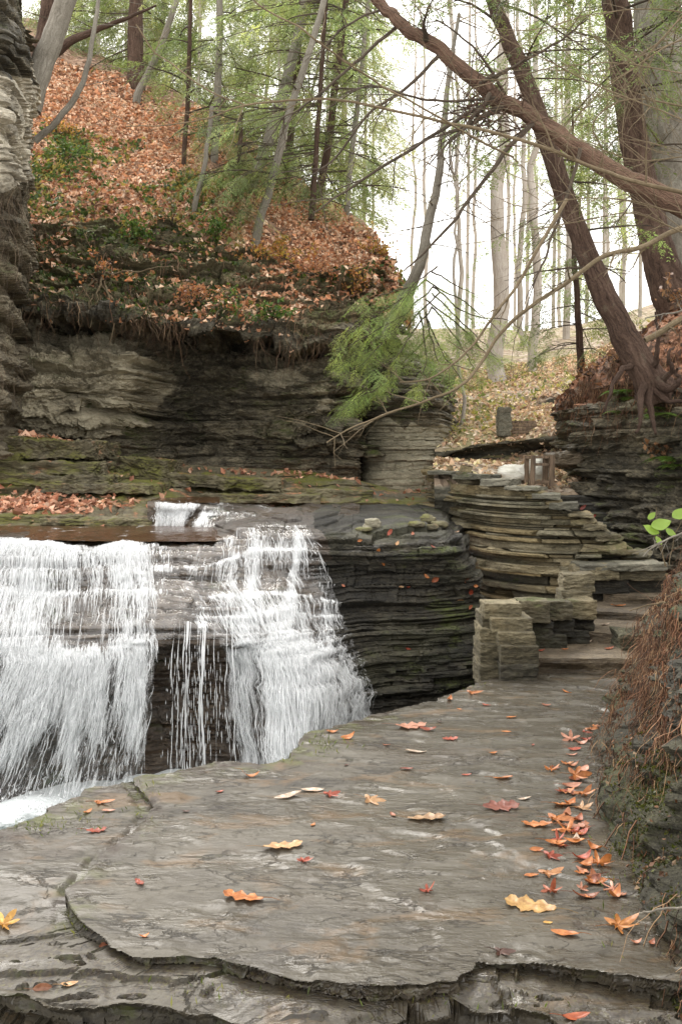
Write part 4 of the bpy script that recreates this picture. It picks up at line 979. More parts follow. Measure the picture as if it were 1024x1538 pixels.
# ------------------------------------------------------------------ loose rocks
def rock_thing(px, py, Y_, size, label, mat, seed, group=None, only=None):
    hh = hit(px, py, only)
    p = np.array(hh[0]) if hh else W(px, py, Y_)
    mb = MB(); rough_block(mb, (p[0], p[1], p[2] + size[2] * .3), size, rz=random.uniform(-1, 1), amp=min(size) * .28, seed=seed, n=9, bev=.75)
    o = mb.build('loose_rock', M['shelf_shale' if seed != 3 else mat], None, False); return tag(o, label, 'rock', group)
rock_thing(559, 793, 9, (.14, .10, .10), 'rounded pale grey rock on the shelf beside the falls', 'pale_shale', 3)
for i, (px, py, s, lb) in enumerate([(625, 790, (.15, .12, .05), 'flat grey rock at the left of the rubble heap'), (643, 786, (.13, .1, .09), 'upright grey rock topping the rubble heap on the shelf'), (660, 790, (.16, .1, .05), 'low brownish rock at the right of the rubble heap'), (650, 794, (.1, .08, .05), 'small pale rock in front of the rubble heap'), (545, 797, (.15, .1, .04), 'flat dark rock left of the rounded pale rock')]):
    rock_thing(px, py, 9, s, lb, 'grey_shale', 20 + i, 'loose rocks on the shelf')

# ------------------------------------------------------------------ wooden frame, bags, far timber stack
t = NT('weathered_wood'); o = t.obj()
wv = t.noise(t.map(o, (14, 14, 1.5)), 3, 6, .65, .3)
M['wood'] = t.done(t.bsdf(t.ramp(wv, [(.35, (.05, .033, .021)), (.55, (.17, .115, .072)), (.72, (.30, .215, .145))]), .75, t.bump(wv, .5, .02)))
def beam(mb, a, b, w_, d_):
    a, b = np.array(a, float), np.array(b, float); z = b - a; z /= np.linalg.norm(z)
    x = np.cross([0, 1, 0], z); x = np.array([1, 0, 0.]) if np.linalg.norm(x) < 1e-6 else x / np.linalg.norm(x); y = np.cross(z, x)
    e = .12; cs_ = [(-1, -1 + e), (-1 + e, -1), (1 - e, -1), (1, -1 + e), (1, 1 - e), (1 - e, 1), (-1 + e, 1), (-1, 1 - e)]
    V = [a + x * u * w_ / 2 + y * v * d_ / 2 for u, v in cs_] + [b + x * u * w_ / 2 + y * v * d_ / 2 for u, v in cs_]
    f = np.array([[k, (k + 1) % 8, 8 + (k + 1) % 8, 8 + k] for k in range(8)])
    f2 = np.array([[0, 7, 6, 1], [1, 6, 5, 2], [2, 5, 4, 3], [8, 9, 14, 15], [9, 10, 13, 14], [10, 11, 12, 13]])
    mb.add(np.array(V), np.concatenate([f, f2]))
fp = W(813, 731, 11.0)
fr0 = empty('wooden_frame', (fp[0], fp[1], fp[2])); tag(fr0, 'small weathered open timber frame standing at the top of the wall', 'wooden frame')
hw = .105; Hh = .345; dd = .2
for sx in (-1, 1):
    for sy in (0, 1):
        mb = MB(); beam(mb, (sx * hw - .03 * sy, sy * dd, 0), (sx * hw - .03 * sy + .01, sy * dd, Hh), .052 if sx < 0 else .058, .055); mb.build('leg', M['wood'], fr0, False, True)
for (zz, hh_) in ((Hh - .02, .055), (Hh - .1, .045), (.05, .07)):
    mb = MB(); beam(mb, (-hw + .019, -.004, zz), (hw - .03, -.004, zz), .03, hh_ * .9); mb.build('rail', M['wood'], fr0, False, True)
mb = MB(); beam(mb, (-hw - .03, dd + .003, Hh - .02), (hw - .055, dd + .003, Hh - .02), .03, .04); mb.build('rail', M['wood'], fr0, False, True)
for sx in (-1, 1):
    mb = MB(); beam(mb, (sx * hw - .004, .02, Hh - .022), (sx * hw - .03, dd - .02, Hh - .022), .03, .04); mb.build('side_rail', M['wood'], fr0, False, True)
t = NT('white_bag_cloth'); o = t.obj()
nz0 = t.noise(t.map(o, (1, 1, 2.0)), 9, 5, .6, .8)
M['bag'] = t.done(t.bsdf(t.ramp(nz0, [(.3, (.58, .56, .47)), (.7, (.78, .77, .71))]), .6, t.bump(nz0, .8, .05)))
def bag(px, py, Y_, size, rz, label, seed, peak=0.0):
    n1, n2 = 40, 24
    th_, ph_ = np.meshgrid(np.linspace(0, 2 * PI, n1), np.linspace(0, PI, n2))
    q = np.stack([np.cos(th_) * np.sin(ph_), np.sin(th_) * np.sin(ph_), np.cos(ph_)], -1)
    q = np.sign(q) * np.abs(q) ** .8
    d = 1 + .22 * fbm(q[..., 0] * 1.5 + seed, q[..., 1] * 1.5, q[..., 2] * 2.5, 3, seed) + .07 * fbm(q[..., 0] * 4 + seed, q[..., 1] * 4, q[..., 2] * 3, 3, seed + 2)
    P = q * d[..., None] * np.array(size) / 2
    P[..., 2] += peak * np.clip(q[..., 2], 0, 1) ** 2 * (1 + q[..., 0]) * .5
    P[..., 2] = np.maximum(P[..., 2], -size[2] * .38)
    cs_, sn = math.cos(rz), math.sin(rz); P = np.stack([P[..., 0] * cs_ - P[..., 1] * sn, P[..., 0] * sn + P[..., 1] * cs_, P[..., 2]], -1)
    c = W(px, py, Y_); P += c + np.array([0, 0, size[2] * .38])
    o = mesh_np('white_bag', P.reshape(-1, 3), grid_faces(n2, n1), M['bag'], None, True); return tag(o, label, 'bag', 'white bags by the wooden frame')
bag(772, 721, 11.3, (.36, .28, .20), .1, 'rounded off-white bag lying left of the wooden frame', 3)
bag(800, 722, 11.55, (.30, .26, .22), -.1, 'white bag with a raised corner just behind the wooden frame', 8, .16)
bag(818, 722, 11.7, (.2, .2, .30), 0, 'upright white bag seen through the wooden frame', 12)

hs_ = hit(787, 650, ['valley_floor']); Ys = hs_[0][1] - .12
sp_ = empty('timber_steps', tuple(W(787, 650, Ys))); tag(sp_, 'short stack of dark weathered timber slats set into the far slope', 'timber steps')
for k in range(4):
    a = W(768, 649 - k * 5, Ys + .07 * k); b = W(807 - k, 649 - k * 5, Ys + .07 * k)
    mb = MB(); beam(mb, a, b, .045, .06); mb.build('slat', M['wood'], sp_, False)
stp = stone('stone_post', W(756, 634, Ys + .05), (.19, .25, .42), 'masonry_grey', None, seed=8, amp=.03); tag(stp, 'pale mossy stone post left of the far timber slats', 'stone post')
fs = stone('flat_boulder', W(846, 690, 11.6), (.42, .4, .16), 'step_stone', None, seed=12, amp=.03, bev=.3); tag(fs, 'brown flat layered boulder right of the wooden frame', 'boulder')
# ------------------------------------------------------------------ bark, twig and foliage materials
def bark_mat(name, a, b, c3, zs=1.5, bump=.8):
    t = NT(name); uvn = t.n('UVMap').outputs[0]; o = t.obj()
    w1 = t.noise(o, 7, 4, .6)
    uvd = t.n('VectorMath', operation='ADD', ins={0: t.map(uvn, (13, 1.5 * zs, 1)), 1: t.n('CombineXYZ', ins={0: t.math('MULTIPLY', w1, 1.6), 1: t.math('MULTIPLY', w1, .5), 2: 0.0}).outputs[0]}).outputs[0]
    n1 = t.noise(t.map(uvd, (2.4, 1.2, 1)), 1, 9, .78, .9); n2 = t.noise(o, 3, 5, .65)
    v = t.vor(uvd, 1.3, 'DISTANCE_TO_EDGE'); vk = t.rng(v, .0, .22)
    n3 = t.noise(o, 45, 4, .7)
    f = t.math('ADD', t.math('MULTIPLY', n1, .49), t.math('ADD', t.math('MULTIPLY', n2, .22), t.math('ADD', t.math('MULTIPLY', vk, .05), t.math('MULTIPLY', n3, .24))))
    c = t.ramp(f, [(.38, a), (.53, b), (.68, c3)])
    c = t.mix(t.rng(t.noise(t.map(o, (1, 1, 1), (6, 1, 4)), 2.2, 6, .75), .60, .70, 0, .55), c, tuple(.5 * (x + y) for x, y in zip(c3, (.14, .16, .10))))
    return t.done(t.bsdf(c, .9, t.bump(t.math('ADD', t.math('MULTIPLY', vk, .35), t.math('ADD', n1, t.math('MULTIPLY', n3, .4))), bump, .035), .2))
M['bark_hemlock'] = bark_mat('bark_hemlock', (.03, .018, .013), (.100, .064, .047), (.20, .140, .108))
M['bark_dead'] = bark_mat('bark_dead', (.055, .034, .024), (.165, .102, .071), (.28, .188, .138))
M['bark_pale'] = bark_mat('bark_pale', (.10, .088, .07), (.22, .20, .165), (.36, .335, .29), bump=.4)
M['bark_haze'] = bark_mat('bark_haze', (.27, .235, .20), (.42, .38, .33), (.54, .50, .45), bump=.3)  # distant bark paled so its colour carries the haze; no haze volume
M['twig'] = bark_mat('twig', (.06, .045, .026), (.15, .115, .07), (.30, .25, .175), bump=.2)
M['twig_dark'] = bark_mat('twig_dark', (.03, .024, .018), (.075, .058, .042), (.13, .10, .075), bump=.3)
def leafy(name, tr=.35, rough=.55, tintmul=(1, 1, 1), trc=1.5):
    t = NT(name); c = t.attr('tint'); 
    c = t.mix(1.0, c, tintmul, 'MULTIPLY')
    c2 = t.mix(1.0, c, (trc, trc, trc * .7), 'MULTIPLY')
    return t.done(t.n('MixShader', ins={0: tr, 1: t.bsdf(c, rough, None, .3), 2: t.n('BsdfTranslucent', ins={'Color': c2}).outputs[0]}).outputs[0])
M['needles'] = leafy('needles', .5)
M['leaf'] = leafy('fallen_leaf', .22, .5, trc=1.0)
M['litter_leaf'] = leafy('litter_leaf', .15, .6, trc=1.0)
M['green_leaf'] = leafy('green_leaf', .35, .4)
M['strand'] = leafy('dry_strand', .0, .8)

def diamonds(C, D, Nn, L, Wd):
    """flat diamond leaflets: centres, directions, normals, lengths, widths -> verts, quads"""
    D = D / (np.linalg.norm(D, axis=1, keepdims=True) + 1e-9); S_ = np.cross(D, Nn); S_ /= np.linalg.norm(S_, axis=1, keepdims=True) + 1e-9
    L = np.asarray(L).reshape(-1, 1); Wd = np.asarray(Wd).reshape(-1, 1)
    V = np.stack([C, C + D * L * .45 + S_ * Wd * .5, C + D * L, C + D * L * .45 - S_ * Wd * .5], 1)
    n = len(C); return V.reshape(-1, 3), (np.arange(n)[:, None] * 4 + np.arange(4)[None])
def spray(seed, L=.8, step=.05, twl=.055, tww=.0105):
    """one flat drooping hemlock spray along +x"""
    r = np.random.default_rng(seed); C, D, Ln = [], [], []
    nst = int(L / step)
    for i in range(1, nst + 1):
        x = i * step; z = -.22 * x * x / L
        side = 1 if i % 2 else -1
        l = (.10 + .30 * math.sin(min(1, x / L * .9 + .18) * PI)) * L * (.7 + .5 * r.random())
        ang = math.radians(52 + 14 * r.standard_normal()) * side
        d = np.array([math.cos(ang), math.sin(ang), -.18 + .12 * r.standard_normal()])
        m = max(2, int(l / (twl * .55)))
        for j in range(m):
            f = (j + .5) / m; p = np.array([x, 0, z]) + d * l * f + np.array([0, 0, -.25 * l * f * f])
            for sg in (-1, 1):
                a2 = ang + sg * math.radians(42 + 10 * r.standard_normal())
                C.append(p); D.append([math.cos(a2), math.sin(a2), -.2 + .2 * r.standard_normal()]); Ln.append(twl * (.7 + .6 * r.random()) * (1 - .4 * f))
    C, D, Ln = np.array(C), np.array(D), np.array(Ln)
    Nn = np.array([0, 0, 1.0]) + .35 * r.standard_normal((len(C), 3))
    return diamonds(C, D, Nn, Ln, Ln * (tww / twl) * (1 + .5 * r.random(len(C))))
SPR = [spray(s, .8, .05) for s in range(4)]
SPRF = [spray(10 + s, .9, .085, .085, .024) for s in range(4)]        # coarser ones for distant crowns
def place_sprays(mb, pts, dirs, scales, seed, lib, base=(.045, .085, .028), var=.35, flat=.8):
    r = np.random.default_rng(seed)
    for p, d, s in zip(pts, dirs, scales):
        V, Fc = lib[r.integers(len(lib))]
        d = np.array(d, float); d /= np.linalg.norm(d) + 1e-9
        up = np.array([0, 0, 1.0]) + (1 - flat) * r.standard_normal(3); yv = np.cross(up, d); yv /= np.linalg.norm(yv) + 1e-9; zv = np.cross(d, yv)
        Wv = (V[:, :1] * d + V[:, 1:2] * yv + V[:, 2:3] * zv) * s + p
        k = 1 + var * r.standard_normal(); k = max(.45, k); yel = .35 * r.random() ** 2
        c = np.array(base) * k * np.array([1 + yel, 1 + .25 * yel, 1 - .3 * yel])
        mb.add(Wv, Fc, None, c)

def limb(mb, rr, p0, d, L, r0, n=9, droop=.15, wob=.06, sides=5, kids=0, kidlen=.4, out=None, level=0):
    """a bare branch with sub-branches; collects the points of its outer half in out"""
    d = np.array(d, float); d /= np.linalg.norm(d); s = np.linspace(0, 1, n)
    P = p0 + d * L * s[:, None] + np.array([0, 0, -1.0]) * droop * L * (s ** 2)[:, None]
    P = P + wob * L * s[:, None] * np.stack([fbm(s * 3, s * 0 + rr.random() * 99, None, 2, 1), fbm(s * 3, s * 0 + rr.random() * 99, None, 2, 2), .6 * fbm(s * 3, s * 0 + rr.random() * 99, None, 2, 3)], -1)
    mb.add(*tube(P, r0 * (1 - .85 * s) + .0006, sides))
    if out is not None: out.append(P)
    for k in range(kids):
        f = .25 + .7 * rr.random(); i = int(f * (n - 1)); t = P[min(i + 1, n - 1)] - P[max(i - 1, 0)]; t /= np.linalg.norm(t) + 1e-9
        sd = rr.standard_normal(3); sd -= t * sd.dot(t); sd /= np.linalg.norm(sd) + 1e-9
        if level == 0: sd[2] *= .5
        limb(mb, rr, P[i], t * .75 + sd * .75, L * kidlen * (1.15 - f) * (.6 + .7 * rr.random()) + .03, r0 * .45 * (1 - .6 * f), max(4, n - 3), droop * .8, wob, max(3, sides - 1), max(0, kids - 3) if level < 1 else 0, kidlen, out, level + 1)

def tree(name, label, cat, pts, radii, bark, seed, group=None, rough=.12, n=40, sides=12, limbs=None, crown=None, limbmat='twig_dark', wob=.02):
    """pts: world points from the root up. limbs: dict(n, h0, h1, len, droop, r, kids, az) crown: dict(lib, scale, base, per)"""
    rr = np.random.default_rng(seed); b = np.array(pts[0], float)
    root = empty(name, tuple(b)); tag(root, label, cat, group)
    P = path(pts, n, wob, seed); K = len(pts); R = np.interp(np.linspace(0, K - 1, n), np.arange(K), radii)
    V, Fc, uv = tube(P, R, sides, rough, seed); mbt = MB(); mbt.add(V, Fc, uv); mbt.build('trunk', M[bark], root, True)
    outs = []
    if limbs:
        ml = MB(); LS = limbs if isinstance(limbs, list) else [limbs]; few = sum(L['n'] for L in LS) <= 9
        for L in LS:
            for k in range(L['n']):
                f = L['h0'] + (L['h1'] - L['h0']) * (k + rr.random()) / L['n']; i = min(int(f * (n - 1)), n - 1)
                a0, a1 = L.get('az', (0, 2 * PI)); az = a0 + (a1 - a0) * rr.random()
                d = np.array([math.cos(az), math.sin(az), L.get('rise', .2) + .15 * rr.standard_normal()])
                ln = L['len'] * (.6 + .6 * rr.random()) * (1 - L.get('taper', .4) * (f - L['h0']) / max(L['h1'] - L['h0'], .01))
                limb(ml, rr, P[i], d, ln, L['r'] * (.6 + .6 * rr.random()), 9, L['droop'], .10, 5, L['kids'], L.get('kidlen', .45), outs)
                if few: ml.build('limb', M[limbmat], root, True); ml = MB()
        if not few: ml.build('limbs', M[limbmat], root, True)
    if crown and outs:
        mc = MB(); pts_, dr_, sc_ = [], [], []
        for P_ in outs:
            ln = np.linalg.norm(P_[-1] - P_[0]); m = max(1, int(ln * crown['per']))
            for j in range(m):
                f = .15 + .85 * (j + rr.random()) / m; x = f * (len(P_) - 1); i = min(int(x), len(P_) - 2); q = P_[i] + (P_[i + 1] - P_[i]) * (x - i)
                t = P_[i + 1] - P_[i]; t /= np.linalg.norm(t) + 1e-9; sd = np.cross(t, [0, 0, 1.0]); sg = 1 if rr.random() < .5 else -1
                if 'keep' in crown and not crown['keep'](q, rr): continue
                pts_.append(q); dr_.append(t * (.35 + .5 * rr.random()) + sd * sg * .8 * rr.random() + np.array([0, 0, -.15 - .2 * rr.random()])); sc_.append(crown['scale'] * (.6 + .7 * rr.random()))
        if pts_:
            place_sprays(mc, pts_, dr_, sc_, seed, crown.get('lib', SPRF), crown.get('base', (.045, .085, .028)), crown.get('var', .3)); mc.build('crown', M['needles'], root, False)
    return root
def pline(pix, Y):
    Yv = np.broadcast_to(Y, (len(pix),)); return [W(a, b, y) for (a, b), y in zip(pix, Yv)]
def wr(px, Y): return px / F * Y / 2          # pixel width -> radius

GREEN, HAZEG, DARKG = (.12, .165, .07), (.185, .235, .12), (.045, .08, .032)  # second green lightened: haze and overexposure put into the needle colour
# ---- the two large trees at the right, the fallen trunk and the young hemlock
lt = tree('hemlock_tree', 'leaning reddish brown hemlock rooted on the soil mound of the bluff', 'tree',
          pline([(985, 590), (968, 560), (925, 480), (885, 395), (840, 270), (800, 150), (768, 70), (740, 0), (705, -110)], [9.55, 9.5, 9.55, 9.6, 9.65, 9.75, 9.8, 9.9, 10]),
          [wr(a, 9.6) for a in (66, 45, 37, 32, 28, 25, 23, 21, 20)], 'bark_hemlock', 3, sides=40, n=260, rough=.2, wob=.016,
          limbs=[dict(n=9, h0=.33, h1=.6, len=1.1, droop=.12, r=.013, kids=5, rise=-.1), dict(n=16, h0=.6, h1=1, len=1.7, droop=.18, r=.016, kids=5, rise=.05)],
          crown=dict(scale=.42, per=2.6, lib=SPRF, base=GREEN, keep=lambda q, r: q[2] > 3.6 and r.random() < (.75 if q[2] > 4.9 else .35)))
# roots that grip the mound
rr = np.random.default_rng(5)
for pix in ([(975, 565), (1000, 585), (1018, 575), (1016, 555)], [(970, 570), (960, 600), (962, 625), (955, 650)], [(985, 560), (985, 530), (988, 500), (984, 470)], [(978, 580), (1000, 600), (1040, 606)], [(950, 545), (930, 560), (915, 590), (905, 622)], [(985, 575), (1005, 560), (1003, 535), (1012, 520)], [(972, 580), (975, 620), (985, 650)]):
    P = path(pline(pix, [9.42, 9.3, 9.2, 9.2][:len(pix)]), 24, .03, int(rr.integers(99))); mb = MB(); mb.add(*tube(P, np.linspace(.045, .012, 24) * (.7 + .5 * rr.random()), 8, .15)); mb.build('root', M['bark_hemlock'], lt, True)

log_ = tree('dead_tree', 'fallen dead trunk slanting across the leaning hemlock', 'dead tree',
            pline([(1120, 352), (1024, 310), (940, 268), (850, 212), (790, 172), (740, 142), (700, 108), (640, 62), (600, 34), (562, -6), (530, -60)], [8.6, 8.75, 8.9, 9.0, 9.1, 9.15, 9.2, 9.25, 9.3, 9.4, 9.5]),
            [wr(a, 9) for a in (34, 32, 29, 26, 25, 25, 22, 20, 18, 16, 14)], 'bark_dead', 8, sides=36, n=260, rough=.22, wob=.03)
dead = [([(745, 150), (690, 178), (600, 235), (512, 292), (470, 320)], 9, 7), ([(800, 185), (745, 245), (690, 320), (640, 375), (605, 408)], 8.9, 8), ([(660, 82), (612, 130), (560, 165), (505, 235), (470, 262)], 9.2, 6), ([(640, 60), (636, 40), (642, 8)], 9.2, 9),
        ([(755, 155), (700, 190), (650, 205)], 9.0, 10), ([(760, 150), (735, 100), (700, 60), (655, 30)], 9.3, 5), ([(735, 140), (700, 190), (672, 215), (655, 240)], 8.9, 7), ([(720, 125), (770, 100), (840, 60), (880, 30)], 9, 6), ([(600, 35), (540, 90), (470, 150), (420, 180)], 9.4, 6), ([(870, 225), (850, 300), (820, 380), (800, 430)], 8.8, 6), ([(745, 146), (650, 150), (560, 130), (520, 140)], 9.0, 5), ([(580, 10), (520, 40), (470, 90)], 9.4, 4)]
mb = MB(); rr = np.random.default_rng(12); outs = []
for pix, Y_, w_ in dead:
    P = path(pline(pix, Y_ + np.linspace(0, -.35, len(pix))), 26, .02, int(rr.integers(999)))
    mb.add(*tube(P, np.linspace(wr(w_, Y_), wr(2, Y_), 26), 7, .12))
    for k in range(9):
        i = rr.integers(5, 25); t = P[i] - P[i - 1]; t /= np.linalg.norm(t); sd = rr.standard_normal(3); sd[1] *= .5
        limb(mb, rr, P[i], t * .7 + sd * .5, .25 + .5 * rr.random(), .005, 7, .1, .1, 4, 3, .5)
mb.build('dead_branches', M['twig_dark'], log_, True)
# tangle of snapped boughs hung up where the trunks cross
mb = MB()
for k in range(70):
    p = W(rr.normal(735, 28), rr.normal(168, 20), 9.0 + .15 * rr.standard_normal())
    limb(mb, rr, p, rr.standard_normal(3) * np.array([1, .4, .45]) + np.array([.0, 0, .1]), .15 + .35 * rr.random(), .007, 6, .1, .1, 5, 2, .4)
mb.build('snapped_boughs', M['bark_dead'], log_, True)

tree('hemlock_tree', 'thick dark hemlock trunk curving up behind the right soil mound', 'tree',
     pline([(1025, 470), (1000, 425), (982, 350), (966, 280), (950, 200), (938, 120), (928, 40), (920, -60), (915, -160)], 11.6), [wr(a, 11.6) for a in (74, 54, 44, 42, 41, 40, 38, 36, 34)], 'bark_hemlock', 21, sides=36, n=220, rough=.2,
     limbs=[dict(n=10, h0=.35, h1=.6, len=1.2, droop=.15, r=.014, kids=4, rise=-.05), dict(n=16, h0=.6, h1=1, len=2.2, droop=.2, r=.02, kids=6, rise=.05)],
     crown=dict(scale=.5, per=3.0, lib=SPRF, base=GREEN, keep=lambda q, r: q[2] > 5.2 and r.random() < .9))
tree('hardwood_tree', 'broad pale mottled trunk at the upper right edge', 'tree',
     pline([(1035, 440), (1012, 330), (1000, 200), (992, 100), (985, 0), (980, -120)], 12.6), [wr(a, 12.6) for a in (80, 72, 70, 68, 66, 62)], 'bark_pale', 23, sides=30, n=150, rough=.16,
     limbs=dict(n=12, h0=.3, h1=1, len=2.0, droop=-.05, r=.02, kids=6, rise=.4), limbmat='twig')
# young hemlock at the bend with fresh green boughs reaching over the pale buttress
def boughs(name_root, specs, lib, base, Y, scale, per, seed):
    rr = np.random.default_rng(seed); mbw = MB(); mc = MB()
    for pix, y0, y1 in specs:
        P = path(pline(pix, np.linspace(y0, y1, len(pix))), 22, .03, int(rr.integers(999))); mbw.add(*tube(P, np.linspace(.012, .002, 22), 5))
        pts_, dr_, sc_ = [], [], []
        ln = np.linalg.norm(np.diff(P, axis=0), axis=1).sum()
        for j in range(int(ln * per)):
            f = .12 + .88 * rr.random(); x = f * 21; i = min(int(x), 20); q = P[i] + (P[i + 1] - P[i]) * (x - i); t = P[i + 1] - P[i]; t /= np.linalg.norm(t)
            sd = np.cross(t, [0, 0, 1.0]); sg = 1 if rr.random() < .5 else -1
            pts_.append(q + rr.standard_normal(3) * .03); dr_.append(t * (.5 + .5 * rr.random()) + sd * sg * rr.random() * .9 + np.array([0, 0, -.12 - .25 * rr.random()])); sc_.append(scale * (.6 + .7 * rr.random()) * (1.1 - .4 * f))
        place_sprays(mc, pts_, dr_, sc_, int(rr.integers(999)), lib, base, .5)
    mbw.build('boughs', M['twig_dark'], name_root, True); mc.build('crown', M['needles'], name_root, False)
yh = tree('hemlock_tree', 'young slender hemlock with fresh green boughs over the pale buttress', 'tree',
          pline([(585, 500), (610, 440), (628, 405), (640, 350), (655, 280), (664, 210), (672, 130), (690, 20)], [13.2, 12.6, 12.3, 12.2, 12.1, 12, 12, 12]), [wr(a, 12) for a in (26, 20, 17, 15, 12, 10, 8, 5)], 'bark_pale', 31, n=50,
          limbs=dict(n=12, h0=.35, h1=1, len=.9, droop=.2, r=.008, kids=4, rise=.0))
boughs(yh, [([(640, 420), (600, 450), (550, 480), (500, 510)], 12.2, 11.4), ([(650, 430), (610, 470), (560, 500), (505, 530)], 12.2, 11.2), ([(660, 440), (610, 490), (560, 525), (510, 545)], 12.2, 11.3), ([(650, 460), (620, 500), (590, 540), (555, 560)], 12.1, 11.1), ([(645, 500), (590, 560), (545, 590), (512, 615)], 12.1, 11.2), ([(620, 540), (570, 580), (530, 600)], 12.0, 11.2), ([(640, 420), (690, 450), (730, 480), (760, 505)], 12.1, 11.5), ([(650, 440), (690, 480), (720, 510), (745, 535)], 12.1, 11.4), ([(650, 460), (680, 500), (700, 530), (715, 560)], 12.1, 11.4), ([(640, 470), (650, 520), (660, 550)], 12.1, 11.4), ([(640, 450), (700, 500), (735, 535), (760, 540)], 12.1, 11.3), ([(640, 480), (670, 540), (700, 580)], 12.1, 11.2), ([(630, 470), (640, 540), (620, 590)], 12.1, 11.1), ([(650, 430), (700, 470), (760, 480), (790, 500)], 12.1, 11.5), ([(620, 430), (580, 440), (540, 455)], 12.2, 11.6), ([(655, 400), (620, 430), (590, 470)], 12.1, 11.5), ([(650, 410), (690, 430), (725, 450)], 12.1, 11.6), ([(610, 480), (570, 520), (530, 560)], 12, 11.1)],
       SPR, (.23, .315, .115), 11.6, .46, 21, 3)
# dark green boughs hanging below the leaning hemlock's lower limbs, over the far slope
hb = tree('hemlock_tree', 'small dark hemlock with drooping boughs left of the leaning trunk', 'tree', pline([(872, 560), (868, 480), (862, 380), (858, 280), (860, 160)], [15.2, 15, 15, 15, 15]), [wr(a, 15) for a in (12, 10, 8, 6, 3)], 'bark_hemlock', 41, n=40,
          limbs=[dict(n=22, h0=.12, h1=.5, len=1.25, droop=.25, r=.010, kids=4, rise=.0), dict(n=14, h0=.5, h1=1, len=1.0, droop=.2, r=.008, kids=3, rise=.05)], crown=dict(scale=.42, per=3.4, lib=SPRF, base=GREEN, keep=lambda q, r: r.random() < .7))

# ---- trees on the leaf covered hillside
def on(px, py, names, Yd):
    h_ = hit(px, py, names); return np.array(h_[0]) if h_ else W(px, py, Yd)
def hill_tree(label, pix, wpx, bark, seed, limbs, crown, Yfix=None, name='hemlock_tree', group=None, lean=0.0):
    b = on(pix[0][0], pix[0][1] + 5, ['hillside'], Yfix or 19); Y_ = b[1]
    pts = [b - np.array([0, -.1, .7]), W(*pix[0], Y_)] + [W(a, c, Y_ + lean * k) for k, (a, c) in enumerate(pix[1:], 1)]
    rad = np.linspace(wr(wpx, Y_) * 1.15, wr(wpx, Y_) * .75, len(pts))
    return tree(name, label, 'tree', pts, rad, bark, seed, group, limbs=limbs, crown=crown, n=36, sides=10)
kp = lambda lo, pr: (lambda q, r: q[2] > lo and r.random() < pr)
HL = lambda n, h0, ln: dict(n=n, h0=h0, h1=1, len=ln, droop=.22, r=.016, kids=4, rise=.05)
hill_tree('dark hemlock trunk on the crest of the leafy hillside', [(205, 98), (204, 40), (206, -30), (208, -140)], 24, 'bark_hemlock', 51, HL(20, .25, 1.7), dict(scale=.62, per=2.6, base=GREEN, keep=kp(8.2, .7)))
hill_tree('pale leaning young tree on the hillside crest', [(206, 150), (226, 105), (246, 58), (266, 0), (290, -80)], 11, 'bark_pale', 52, dict(n=7, h0=.4, h1=1, len=1.0, droop=0, r=.01, kids=4, rise=.3), None, name='hardwood_tree')
hill_tree('slim straight hemlock in the middle of the hillside', [(322, 238), (327, 150), (330, 60), (330, -40), (330, -120)], 11, 'bark_pale', 53, HL(22, .35, 1.5), dict(scale=.6, per=3.0, base=HAZEG, keep=kp(7.0, .75)))
hill_tree('pale grey leaning tree with a mossy trunk at the right of the hillside', [(378, 278), (402, 215), (428, 130), (446, 60), (462, -10), (480, -90)], 17, 'bark_pale', 54, HL(16, .35, 1.7), dict(scale=.6, per=2.6, base=HAZEG, keep=kp(6.0, .55)), lean=.1)
hill_tree('thin pale tree leaning right low on the hillside', [(384, 362), (404, 285), (420, 225), (436, 160), (470, 60), (500, -60)], 12, 'bark_pale', 55, HL(16, .35, 1.2), dict(scale=.5, per=2.6, base=GREEN, keep=kp(5.2, .5)))
hill_tree('dark slender trunk in front of the hillside brow', [(276, 246), (281, 170), (284, 90), (286, 0), (288, -90)], 7, 'bark_hemlock', 56, HL(16, .3, 1.1), dict(scale=.5, per=2.6, base=GREEN, keep=kp(7.5, .6)))
hill_tree('slender hemlock at the right brow of the hillside', [(478, 298), (492, 220), (505, 120), (518, 20), (528, -80)], 11, 'bark_hemlock', 57, HL(26, .2, 1.3), dict(scale=.55, per=2.8, base=GREEN, keep=kp(5.2, .7)))
hill_tree('dark hemlock with low drooping boughs on the hillside brow', [(430, 262), (440, 170), (448, 80), (455, -20), (460, -100)], 10, 'bark_hemlock', 58, HL(26, .2, 1.6), dict(scale=.6, per=2.8, base=GREEN, keep=kp(5.8, .7)))
hill_tree('bare sapling standing alone low on the leafy slope', [(292, 318), (303, 270), (312, 215), (318, 160)], 8, 'bark_pale', 59, dict(n=8, h0=.3, h1=1, len=.9, droop=0, r=.008, kids=3, rise=.35), None, name='sapling')
hill_tree('slim trunk close to the right end of the hillside', [(520, 318), (528, 230), (540, 130), (550, 30), (556, -70)], 8, 'bark_pale', 60, HL(20, .3, 1.2), dict(scale=.55, per=2.4, base=HAZEG, keep=kp(5.5, .6)))
hill_tree('low green hemlock bush with pale boughs on the hillside', [(352, 300), (356, 262), (360, 220), (364, 170)], 8, 'bark_hemlock', 61, HL(22, .1, 1.2), dict(scale=.5, per=3.4, lib=SPR, base=HAZEG, keep=kp(0, .8)))
